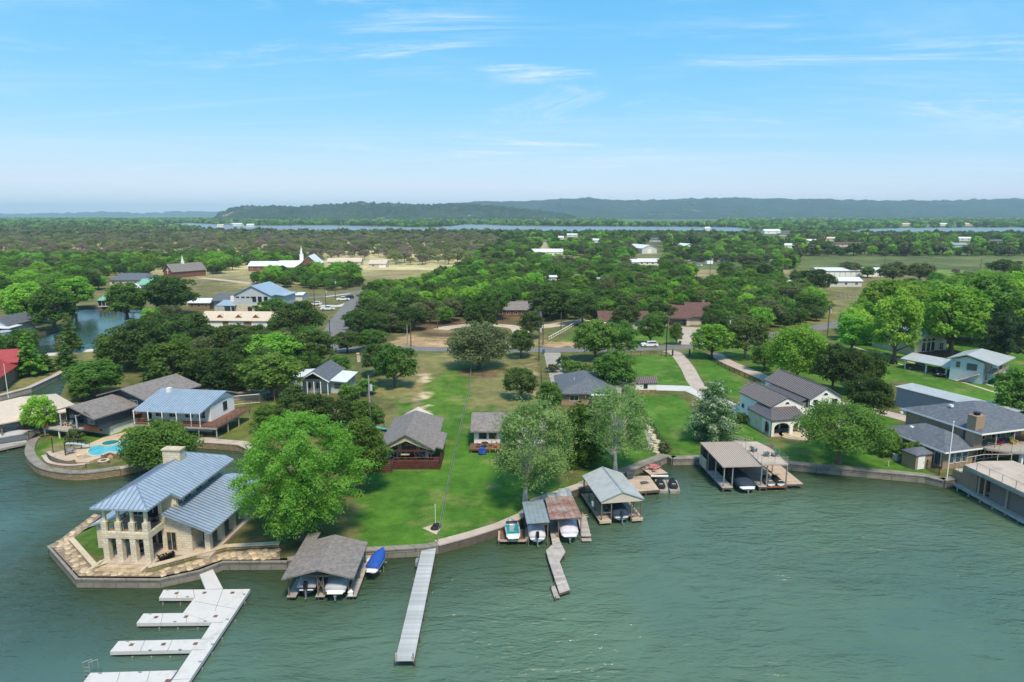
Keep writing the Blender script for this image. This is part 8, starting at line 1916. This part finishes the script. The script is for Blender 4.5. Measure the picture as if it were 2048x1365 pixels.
# workshops and yards
wk, w = blk('workshop','large pale metal workshop with open gable and white door','workshop',1284,508,34,34,5.0,8.0,'y',20,'metalwall','whitemetal',0,garages=((.5,4,4),))
blk('workshop','second pale metal workshop behind the grey fence','workshop',1366,503,32,26,4.5,7.5,'y',25,'metalwall','whitemetal',0)
blk('farm_house','white-roofed low house before the large workshop','house',1278,531,44,10,2.6,4.6,'x',0,'white','whitemetal',4); blk('white_barn','white-roofed open shed joined to the low house','shed',1256,533,22,9,3.0,4.8,'x',0,'greysiding','whitemetal',0,garages=((.5,5,2.4),))
blk('white_barn','white gabled shed on the bare tan yard','shed',1064,514,62,14,4.2,6.5,'x',0,'whitep','whitemetal',2)
blk('tool_shed','tiny pale shed beside a yard tree','shed',1190,510,14,4,2.4,3.6,'x',0,'greysiding','whitemetal',0)
fe = thing('privacy_fence','long pale grey panel fence behind the storage yard','fence',at(1347,522),0)
pA, pB = at(1347,522), at(1588,526); nP = 40
for i in range(nP):
    a, b = pA.lerp(pB,i/nP), pA.lerp(pB,(i+.97)/nP); MB().bar((a.x-pA.x,a.y-pA.y,2.5),(b.x-pA.x,b.y-pA.y,2.5),.12,2.5).build('fence_panel', MT['bluepanel'] if False else MT['greysiding'], fe)
so1, w = blk('storage_building','long white storage building with many doors','storage building',1636,554,130,12,3.6,5.0,'x',0,'metalwall','whitemetal',0)
for i in range(12): garage(so1,'y-',0,w*(i+.5)/12,.05,2.4,2.6)
wk2, w = blk('workshop','white-roofed workshop standing before the storage building','workshop',1660,574,62,9,3.0,4.6,'x',-2,'metalwall','whitemetal',3); MB().slab([(-3.5,-1,2.4),(0,-1,2.6),(0,6,2.6),(-3.5,6,2.4)],.15).build('porch_roof', MT['whitemetal'], wk2); columns(wk2,[(-3.2,-.7),(-.3,-.7)],0,2.4,.2,'whitep','post')
blk('tool_shed','boxy shed with white roof in the scrub','shed',1562,577,22,5,3.2,3.9,'x',0,'beige','whitemetal',0)
rg = thing('stone_ring','ring of pale stones in the paddock grass','stone ring',at(1705,595),0)
for i in range(22):
    a = 6.283*i/22; MB().prism([(5.6*math.cos(a)+.45*math.cos(t),5.6*math.sin(a)+.4*math.sin(t)) for t in (0,1.2,2.4,3.6,4.8)],0,.45+.2*(i%3)).build('stone', MT['concrete'], rg)
# ---- far houses, tiny roofs among trees
FARH = [(1812,452,26,'tan hip-roofed house on the far lake shore','beige','tanroof'),(1546,468,34,'white boathouse on the near shore of the distant lake','white','whitemetal'),(1568,473,18,'grey-roofed house by the distant lake','beige','slate'),(1886,452,18,'white-roofed house in the far shore row, first from the tan hip roof','white','whitemetal'),(1908,451,20,'white-roofed house in the far shore row, second from the tan hip roof','white','whitemetal'),(1936,452,22,'brown-roofed house in the far shore row','beige','tanroof'),(2022,450,18,'pale house at the end of the far shore row','white','whitemetal'),(1855,454,14,'small grey house between tan hip roof and the shore row','greysiding','slate'),
 (1620,487,22,'white roof showing in the dark belt of trees','white','whitemetal'),(1660,482,22,'tan roof showing in the dark belt of trees','beige','tanroof'),(1578,497,24,'pale flat roof at the belt edge above the grey fence','white','whitemetal'),(1700,494,60,'long pink-roofed shed among the dark trees','beige','maroon'),(1930,482,24,'white roof above the paddock trees','white','whitemetal'),(1918,496,34,'grey metal roof cluster by the paddock trees','metalwall','galv'),(1990,488,30,'slate roof by the paddock trees','beige','slate'),
 (1145,474,22,'white roof far above the tan yard','white','whitemetal'),(1192,486,18,'pale roof between the yard trees','white','whitemetal'),(1120,480,14,'small white house above the tan yard','white','whitemetal'),(1310,484,24,'grey roof behind the large workshop','greysiding','slate'),(1090,488,16,'grey roof at the savanna edge','greysiding','slate'),
 (472,452,26,'white lakeside house below the bluff','white','whitemetal'),(455,453,14,'grey lakeside house below the bluff','greysiding','slate'),(500,454,14,'small pale house at the bluff foot','white','whitemetal'),(440,455,12,'tiny pale house at the lake edge by the bluff','white','tanroof'),(830,441,20,'white long roof on the plain under the hills','white','whitemetal'),(985,447,26,'blue-grey boathouse roof on the distant lake','greysiding','bluemetal'),(1415,462,10,'tiny pale house beside the hay field','white','whitemetal')]
for x, y, w, lab, wl_, rf_ in FARH:
    b = at(x, y); k = mpp(b); blk('far_house', lab, 'house', x-w/2, y, w, 9 if y > 470 else 14, 3.2 if y > 470 else 5, 5.2 if y > 470 else 8.5, 'x', (x*7)%30-15, wl_, rf_, 2)
# trailer park roofs half hidden in the central wood
for i, (x, y, w, lab, rf_) in enumerate(((1100,572,26,'white trailer roof deep in the central wood','whitemetal'),(1152,570,18,'second white trailer roof in the central wood','whitemetal'),(1195,577,20,'pale turquoise trailer roof in the central wood','greymetal'),(60,600,20,'brown roof under the canal trees','tanroof'))): blk('trailer_home', lab, 'trailer', x-w/2, y, w, 5, 4.6, 5.2, 'x', 5, 'whitep', rf_, 2)

# ================================================================ VEHICLES
def wheels(o, xs, w, r=.36):
    for x in xs:
        for s in (-1,1):
            t = MB().tube((x,s*(w/2-.2),r),(x,s*(w/2+.01),r),r,r,16).build('wheel', MT['rubber'], o); MB().tube((x,s*(w/2),r),(x,s*(w/2+.03),r),r*.6,r*.55,12).build('rim', MT['steel'], t)
def extr(prof, y0, y1, tuck=0.0):
    m = MB(); n = len(prof); vs_ = [(a,y0+(tuck if b>1.0 else 0),b) for a,b in prof]+[(a,y1-(tuck if b>1.0 else 0),b) for a,b in prof]
    return m.add(vs_, [tuple(range(n)),tuple(range(2*n-1,n-1,-1))]+[(i,(i+1)%n,(i+1)%n+n,i+n) for i in range(n)])
def vehicle(label, loc, rz, kind='suv', paint='carwhite', cat=None):
    """front towards +x"""
    o = thing('parked_'+('truck' if kind=='pickup' else 'car'), label, cat or ('truck' if kind=='pickup' else 'car'), loc, rz); w = 1.9
    if kind == 'suv':
        body = [(-2.3,.35),(2.3,.35),(2.36,.7),(2.25,.95),(1.15,1.08),(-2.2,1.1),(-2.34,.8)]; cab = [(1.1,1.06),(.35,1.60),(-1.7,1.64),(-2.15,1.08)]; gl_ = [(.95,1.10),(.32,1.54),(-1.62,1.57),(-2.0,1.12)]
        xs = (1.42,-1.42)
    else:
        body = [(-2.8,.45),(2.75,.45),(2.8,.9),(2.65,1.08),(1.35,1.18),(.6,1.18),(-.95,1.18),(-2.8,1.15)]; cab = [(1.2,1.16),(.6,1.80),(-.75,1.82),(-1.0,1.16)]; gl_ = [(1.08,1.2),(.57,1.73),(-.68,1.75),(-.88,1.2)]
        xs = (1.75,-1.75)
    extr(body,-w/2,w/2).build('body', MT[paint], o); c = extr(cab,-w/2+.08,w/2-.08,.12).build('cabin', MT[paint], o)
    for s in (-1,1):
        e = s*(w/2-.08); m = MB(); k = len(gl_); m.add([(a,e+s*.012-(s*.12 if b>1.3 else 0),b) for a,b in gl_],[tuple(range(k))]); m.build('side_window', MT['glass'], c, fix=False)
    f0,f1 = cab[0],cab[1]; MB().add([(f0[0]+.015,-w/2+.2,f0[1]+.04),(f0[0]+.015,w/2-.2,f0[1]+.04),(f1[0]+.03,w/2-.28,f1[1]-.05),(f1[0]+.03,-w/2+.28,f1[1]-.05)],[(0,1,2,3)]).build('windshield', MT['glass'], c, fix=False)
    r0,r1 = cab[3],cab[2]; MB().add([(r0[0]-.015,-w/2+.2,r0[1]+.08),(r0[0]-.015,w/2-.2,r0[1]+.08),(r1[0]-.03,w/2-.28,r1[1]-.05),(r1[0]-.03,-w/2+.28,r1[1]-.05)],[(0,1,2,3)]).build('rear_window', MT['glass'], c, fix=False)
    if kind == 'pickup': MB().box(-2.72,-1.08,-.82,.82,1.16,1.185).build('cargo_bed', MT['dim'], o)
    wheels(o, xs, w, .36 if kind=='suv' else .42); fx = body[2][0]
    for s in (-1,1): MB().box(fx-.12,fx+.01,s*.72-.18,s*.72+.18,.72,.88).build('headlight', MT['lampw'], o); MB().box(body[-1][0]-.02,body[-1][0]+.1,s*.8-.1,s*.8+.1,.8,1.0).build('tail_light', MT['lampred'], o)
    MB().box(fx-.1,fx+.03,-.85,.85,.4,.58).build('bumper', MT['trimdk'], o); return o
vehicle('white crossover parked on the road by the tall pole', at(1299,694), 180, 'suv')
vehicle('white pickup truck parked on red dirt at the street bend', at(656,621), 185, 'pickup'); vehicle('white station wagon behind the pickup at the street bend', at(632,611), 175, 'suv'); vehicle('pale pickup parked beside a dark car by the street', at(686,602), 200, 'pickup'); vehicle('dark car beside the pale pickup at the street', at(697,598), 200, 'suv','carblack')
vehicle('black pickup under the open carport', at(1838,741), -40, 'pickup','carblack'); vehicle('black car with pale bumper under the open carport', at(1877,751), -110, 'suv','carblack')
vehicle('white car half hidden behind the broad oak by the road', at(1012,698), 10, 'suv'); vehicle('silver pickup inside the maroon-roofed garage', at(1350,648), 90, 'suv','carsilver')
for i,(x,y,k,p,lab) in enumerate(((1376,536,'pickup','carwhite','white truck in the storage yard row, nearest the wood'),(1384,543,'suv','carsilver','silver car in the storage yard beside the white truck'),(1390,530,'pickup','carsilver','grey truck at the back of the storage yard row'),(1398,533,'suv','carwhite','white car at the end of the storage yard row'))): vehicle(lab, at(x,y), 70+20*i, k, p)
def box_trailer(label, loc, rz):
    o = thing('box_trailer', label, 'trailer', loc, rz); MB().box(-2.6,2.6,-1.1,1.1,.6,2.9).build('body', MT['whitep'], o); MB().bar((2.6,0,.65),(4.0,0,.65),.15,.12).build('tongue', MT['black'], o)
    for s in (-1,1): MB().tube((0,s*.9,.35),(0,s*1.12,.35),.35,.35,12).build('wheel', MT['rubber'], o)
    return o
box_trailer('white box trailer before the grey panel fence', at(1418,530), 20); box_trailer('white camper trailer in the storage yard', at(1370,546), 100)
for i,(x,y,lab) in enumerate(((1750,710,'flat utility trailer parked on the lawn by the yellow-green tree'),(1655,694,'flat pale trailer on the grass near the road'))):
    o = thing('flat_trailer', lab, 'trailer', at(x,y), -10); MB().box(-2,2,-1,1,.55,.68).build('bed', MT['greywood'], o); MB().bar((2,0,.6),(3.2,0,.6),.12,.1).build('tongue', MT['black'], o)
    for s in (-1,1): MB().tube((0,s*.95,.32),(0,s*1.15,.32),.32,.32,12).build('wheel', MT['rubber'], o)
mw = thing('ride_mower', 'dark ride-on mower parked under the yellow-green tree', 'mower', at(1786,728), 20); MB().box(-.8,.5,-.45,.45,.3,.6).box(.5,1.0,-.35,.35,.3,.8).build('body', MT['black'], mw); MB().box(-.5,-.05,-.25,.25,.6,.72).box(-.55,-.45,-.25,.25,.72,1.1).build('seat', MT['black'], mw)
for x, r in ((-.5,.35),(.7,.25)):
    for s in (-1,1): MB().tube((x,s*.4,r),(x,s*.6,r),r,r,12).build('wheel', MT['rubber'], mw)
for x,y,lab,mt in ((1360,690,'brown wheeled bin at the mouth of the maroon-garage drive','framewood'),(1087,707,'blue box on a post at the concrete drive','bluep'),(526,803,'black wheeled bin by the fenced pavement','black')):
    o = thing('waste_bin', lab, 'bin', at(x,y), 0); MB().box(-.3,.3,-.35,.35,.08,1.0).build('body', MT[mt], o); MB().box(-.33,.33,-.38,.38,1.0,1.08).build('lid', MT[mt], o); MB().tube((-.3,.3,.1),(.3,.3,.1),.1,.1,8).build('wheel', MT['rubber'], o)

# ================================================================ POLES AND WIRES
POLES = []
def pole(bx, by, top, label, arm=True, can=True, rz=0, dark='pole'):
    b = at(bx, by); h = height_at(b, top); o = thing('utility_pole', label, 'utility pole', b, rz); MB().tube((0,0,0),(0,0,h),.17,.11,8).build('pole', MT[dark], o)
    if arm:
        MB().box(-1.2,1.2,-.06,.06,h-.7,h-.55).build('crossarm', MT[dark], o)
        for x in (-1.1,-.5,.5,1.1): MB().tube((x,0,h-.55),(x,0,h-.38),.05,.04,6).build('insulator', MT['whitep'], o)
    if can: MB().tube((.38,-.1,h-2.6),(.38,-.1,h-1.6),.26,.26,10).build('transformer', MT['greysiding'], o)
    p = Vector((b.x,b.y,b.z+h)); POLES.append(p); return p
P1 = pole(1332,714,634,'tall dark utility pole beside the gated drive',False,False,dark='trimdk'); P2 = pole(1456,672,631,'utility pole with crossarm beyond the roadside trees'); P3 = pole(1655,671,609,'brown utility pole with transformer at the far road bend',False,True)
P4 = pole(815,692,650,'pale utility pole, nearer of the pair by the dry verge',False,False,dark='greywood'); P5 = pole(822,693,645,'rust-brown utility pole, taller of the pair by the dry verge',False,False); P6 = pole(1078,722,644,'dark pole left of the concrete drive with white lamp',False,True); P7 = pole(1086,690,640,'thin utility pole beyond the road by the dark tree',False,False); P8 = pole(1122,662,625,'brown utility pole at the white fence line',False,False)
P9 = pole(741,858,752,'old utility pole with grey transformer behind the brown cabin',False,True,dark='greywood')
P10 = pole(630,628,574,'utility pole nearest the parked wagon at the bend',False,False); P11 = pole(652,615,574,'utility pole between wagon and pickup',False,True); P12 = pole(671,598,556,'utility pole with transformer at the top of the street',False,True); P13 = pole(660,676,640,'brown utility pole where the street meets the road',False,False); P14 = pole(620,662,632,'utility pole in the trees left of the street',False,True)
P15 = pole(428,546,522,'utility pole left of the church hall',True,True); P16 = pole(485,532,506,'utility pole behind the church hall',False,True); P17 = pole(1107,542,508,'utility pole on the tan yard',False,False); P18 = pole(1420,550,518,'utility pole in the storage yard',False,False); P19 = pole(1012,552,532,'utility pole above the central wood',True,False); P20 = pole(1960,542,517,'utility pole in the green paddock',False,False); P21 = pole(122,716,680,'white-banded utility pole on the canal road',True,False); P22 = pole(1824,612,572,'dark utility pole before the bright grove',False,False); P23 = pole(1768,540,515,'utility pole behind the storage building',True,False); P24 = pole(1990,548,528,'short pale pole beside the paddock tree',False,True); P25 = pole(875,658,625,'utility pole at the edge of the central wood',False,False)
def wire(a, b, label, sag=.6, n=3, sp=.5, r=.016):
    o = thing('power_line', label, 'power line', a, 0, 'power lines'); 
    for k in range(n):
        m = MB(); off = Vector((0,(k-(n-1)/2)*.12,-.25-.55*k*sp)); pr = None
        for i in range(11):
            t = i/10; p = (b-a)*t+off; p.z -= sag*4*t*(1-t)
            if pr is not None: m.tube(pr,p,r,r,4)
            pr = p.copy()
        m.build('wire', MT['wire'], o)
LEFTP = Vector((-150,205,11)); RIGHTP = Vector((190,262,12))
wire(P5,P7,'power lines from the dry-verge poles to the pole by the dark tree'); wire(P7,P1,'power lines from the dark-tree pole to the gated drive pole'); wire(P1,P2,'power lines from the gated drive pole to the crossarm pole'); wire(P2,P3,'power lines from the crossarm pole to the far bend pole'); wire(P13,P5,'power lines from the street corner pole to the dry-verge pair'); wire(P13,P14,'power lines running into the trees left of the street'); wire(P11,P12,'power lines up the street bend'); wire(P10,P11,'power lines between the two poles by the parked cars'); wire(P3,RIGHTP,'power lines from the far bend pole out of the picture'); wire(P9,P4,'service wire from the old cabin pole to the road',.9,1); wire(P6,P7,'service wire across the road by the concrete drive',.4,1); wire(P17,P18,'power lines over the workshop yards',.8,2)
hv1, hv2 = Vector((30,640,15)), Vector((330,560,13)); 
wire(P19,hv2,'long power lines crossing above the workshops',1.2,2)
# ================================================================ FENCES
def wire_fence(pts, label, h=1.2, step=3.0, mat='steel', mesh='mesh', name='wire_fence', post=.045, rail=.03):
    q0 = pts[0]; o = thing(name, label, 'fence', q0, 0); 
    me = MB().tube((0,0,0),(0,0,h),post,post,6).mesh('post'); first = True
    for a, b in zip(pts[:-1], pts[1:]):
        n = max(1, round((b-a).length/step))
        for i in range(n+(1 if b is pts[-1] else 0)):
            p = a.lerp(b,i/n)-q0; k = link('post', me, MT[mat], o); k.location = (p.x,p.y,0)
        A_,B_ = a-q0,b-q0; MB().tube((A_.x,A_.y,h),(B_.x,B_.y,h),rail,rail,5).build('rail', MT[mat], o); MB().tube((A_.x,A_.y,.12),(B_.x,B_.y,.12),rail*.6,rail*.6,5).build('rail', MT[mat], o)
        if mesh: MB().add([(A_.x,A_.y,.05),(B_.x,B_.y,.05),(B_.x,B_.y,h),(A_.x,A_.y,h)],[(0,1,2,3)]).build('mesh_panel', MT[mesh], o, fix=False)
    return o
F_ = lambda *p: [at(x,y) for x,y in p]
wire_fence(F_((943,735),(939,780),(926,840),(908,920),(890,1010),(876,1086)),'pale chain-link fence running straight down between the two lawns to the lake',1.2,3.0,'steel',rail=.02)
wire_fence(F_((1386,706),(1410,714),(1450,738),(1520,770)),'black wire fence along the pinkish drive',1.1,2.4,'black','meshdk'); wire_fence(F_((1262,712),(1300,711),(1345,713)),'thin black fence between lawn and road',1.1,2.6,'black',None)
wire_fence(F_((1098,680),(1130,662),(1168,639)),'white board fence climbing from the road to the maroon house',.9,2.5,'whitep',None,'board_fence',.07,.09); wire_fence(F_((1335,908),(1318,880),(1295,845),(1284,822)),'dark fence between the sycamore garden and mown lawn',1.3,2.5,'black','meshdk'); wire_fence(F_((1784,893),(1830,925),(1878,952)),'dark green mesh fence below the brick house shrubs',1.4,2.2,'black','meshdk'); wire_fence(F_((455,812),(520,806),(575,790),(600,778)),'chain-link fence around the concrete pavement',1.8,3,'steel','mesh'); wire_fence(F_((735,800),(762,830),(772,862)),'chain-link fence behind the cabin',1.3,3,'steel','mesh'); wire_fence(F_((1082,745),(1085,790),(1090,815)),'low dark fence left of the concrete drive',1.3,2.6,'trimdk',None); wire_fence(F_((860,675),(1000,690)),'low wire fence on the dry verge across the road',1.0,4,'framewood',None)
gt = thing('drive_gate','pale metal gate with dark posts across the drive','gate',at(1345,712),0); gw = 34*mpp(at(1345,712))
for x in (0,gw): MB().cbox(x,0,0,.35,.35,1.7).build('gate_post', MT['trimdk'], gt)
g_ = MB().box(.2,gw-.2,-.03,.03,1.15,1.22).box(.2,gw-.2,-.03,.03,.2,.27); 
for i in range(14): q = .25+(gw-.5)*i/13; g_.box(q-.015,q+.015,-.015,.015,.27,1.15)
g_.build('gate_leaf', MT['steel'], gt)
for i,(x,y) in enumerate(((640,735),(718,724),(612,724))):
    o = thing('gate_pillar',('stone gate pillar nearest the dark tree','stone gate pillar by the road junction','stone gate pillar left of the gravel entrance')[i],'pillar',at(x,y),0); MB().cbox(0,0,0,.8,.8,2.0).build('shaft', MT['limestone'], o); MB().cbox(0,0,2.0,1.0,1.0,.2).build('cap', MT['limecap'], o)
# ================================================================ SMALL THINGS
sp = thing('gravel_pad','triangular sandy patch with old tyres by the centre fence','gravel patch',at(862,1056),0); q0 = sp.location
MB().prism([(at(x,y).x-q0.x,at(x,y).y-q0.y) for x,y in ((845,1057),(878,1046),(882,1058),(873,1070))],-.05,.03).build('sand', MT['gravel'], sp)
for i,(x,y) in enumerate(((870,1058),(874,1053))):
    o = thing('old_tyre',('black tyre nearer the lake by the centre fence','black tyre behind the first by the centre fence')[i],'tyre',at(x,y,1.03),0); m = MB(); n = 18
    ring = [(.33,0),(.48,0),(.55,.11),(.48,.22),(.33,.22),(.27,.11)]; vs_ = []; fs = []
    for k in range(n):
        a = 6.283*k/n; vs_ += [(r*math.cos(a),r*math.sin(a),z) for r,z in ring]
    for k in range(n):
        for j in range(6): fs.append((k*6+j,k*6+(j+1)%6,((k+1)%n)*6+(j+1)%6,((k+1)%n)*6+j))
    m.add(vs_,fs); m.build('tread', MT['rubber'], o); MB().disc((0,0),.26,.05,.12,12).build('rim', MT['trimdk'], o)
o = thing('marker_pole','thin white pole standing by the tyres','pole',at(871,1050),0); MB().tube((0,0,0),(0,0,2.6),.03,.03,6).build('shaft', MT['whitep'], o); MB().disc((0,0),.05,2.6,2.66,8).build('cap', MT['whitep'], o)
o = thing('canoe','turquoise canoe leaning behind the brown cabin','canoe',at(764,862),60); smooth(loft([[(-.03,-2.2,.6),(0,-2.2,.4),(.03,-2.2,.6)],[(-.4,-1,.5),(0,-1,.05),(.4,-1,.5)],[(-.45,0,.48),(0,0,0),(.45,0,.48)],[(-.4,1,.5),(0,1,.05),(.4,1,.5)],[(-.03,2.2,.6),(0,2.2,.4),(.03,2.2,.6)]]).build('hull', MT['teal'], o)); MB().box(-.4,.4,-.6,-.4,.4,.44).box(-.4,.4,.5,.7,.4,.44).build('thwart', MT['tanwood'], o)
for i,(x,y,s,lab,f) in enumerate(((742,838,1.2,'flowering shrub by the old cabin pole','grey'),(728,828,1.1,'reddish bush beside the cabin pole','bare'),(756,846,1.0,'low shrub at the chain-link behind the cabin','oak2'),(700,800,1.5,'big shrub below the grey cottage','oak2'),(735,790,1.4,'shrub at the edge of the dry field','oak2'),(1105,745,.9,'small bush on the strip by the concrete drive','grey'),(1540,845,.9,'low planting at the white house wall','oak2'),(1482,846,.8,'dark planting beside the white house stone wing','oak'),(1330,905,.7,'grey rock plants at the garden fence','grey'),(1912,548,1.6,'dark fallen brush in the paddock','bare'),(1130,735,1.2,'rounded dark shrub beyond the concrete drive','oak'))):
    tree_obj('shrub',PROTO['shrub'][i%2],at(x,y),(s,s,s),i*50,lab,'shrub',None,f)
o = thing('play_set','rust-red timber frame half hidden behind the cypress','play set',at(566,800),20)
for x in (-1.6,1.6): MB().bar((x,-.9,0),(x,0,2.6),.12,.12).bar((x,.9,0),(x,0,2.6),.12,.12).build('leg', MT['orange'], o)
MB().bar((-1.8,0,2.65),(1.8,0,2.65),.14,.14).build('beam', MT['orange'], o); MB().box(-.8,.8,-.5,.5,1.2,1.3).build('platform', MT['orange'], o)
for i,(x,y,lab) in enumerate(((1774,952,'grey mooring post standing against the white house seawall'),)):
    o = thing('mooring_post',lab,'post',at(x,y,-.5),0); MB().tube((0,0,-1),(0,0,2.2),.13,.11,8).build('shaft', MT['greywood'], o); MB().disc((0,0),.14,2.2,2.28,8).build('cap', MT['greymetal'], o)
rks = thing('rock_border','line of pale rocks edging the sycamore garden path','rocks',at(1300,880),0); q0 = rks.location; r_ = np.random.default_rng(4)
for i in range(26):
    t = i/25; p = at(1288+28*t+r_.normal(0,3), 838+70*t); k = r_.uniform(.25,.5)
    MB().prism([(k*math.cos(a)*r_.uniform(.8,1.2),k*math.sin(a)*r_.uniform(.8,1.2)) for a in np.linspace(0,5.4,7)],0,k*.8).build('rock', MT['limecap'], rks).location = (p.x-q0.x,p.y-q0.y,0)
# ================================================================ HAZE
hz = MB().box(-14000, 14000, -400, 13600, -2.5, 215).build('haze', None)
hm = bpy.data.materials.new('haze_air'); hm.use_nodes = True; hn = hm.node_tree; hn.nodes.clear()
ho = hn.nodes.new('ShaderNodeOutputMaterial'); hv = hn.nodes.new('ShaderNodeVolumePrincipled')
hv.inputs['Color'].default_value = (0.58,0.84,1.0,1); hv.inputs['Density'].default_value = 0.000095; hv.inputs['Anisotropy'].default_value = 0.0
hn.links.new(hv.outputs[0], ho.inputs['Volume']); hz.data.materials.append(hm)
tag(hz, 'thin blue haze over the plain and far hills', 'haze', kind='stuff')
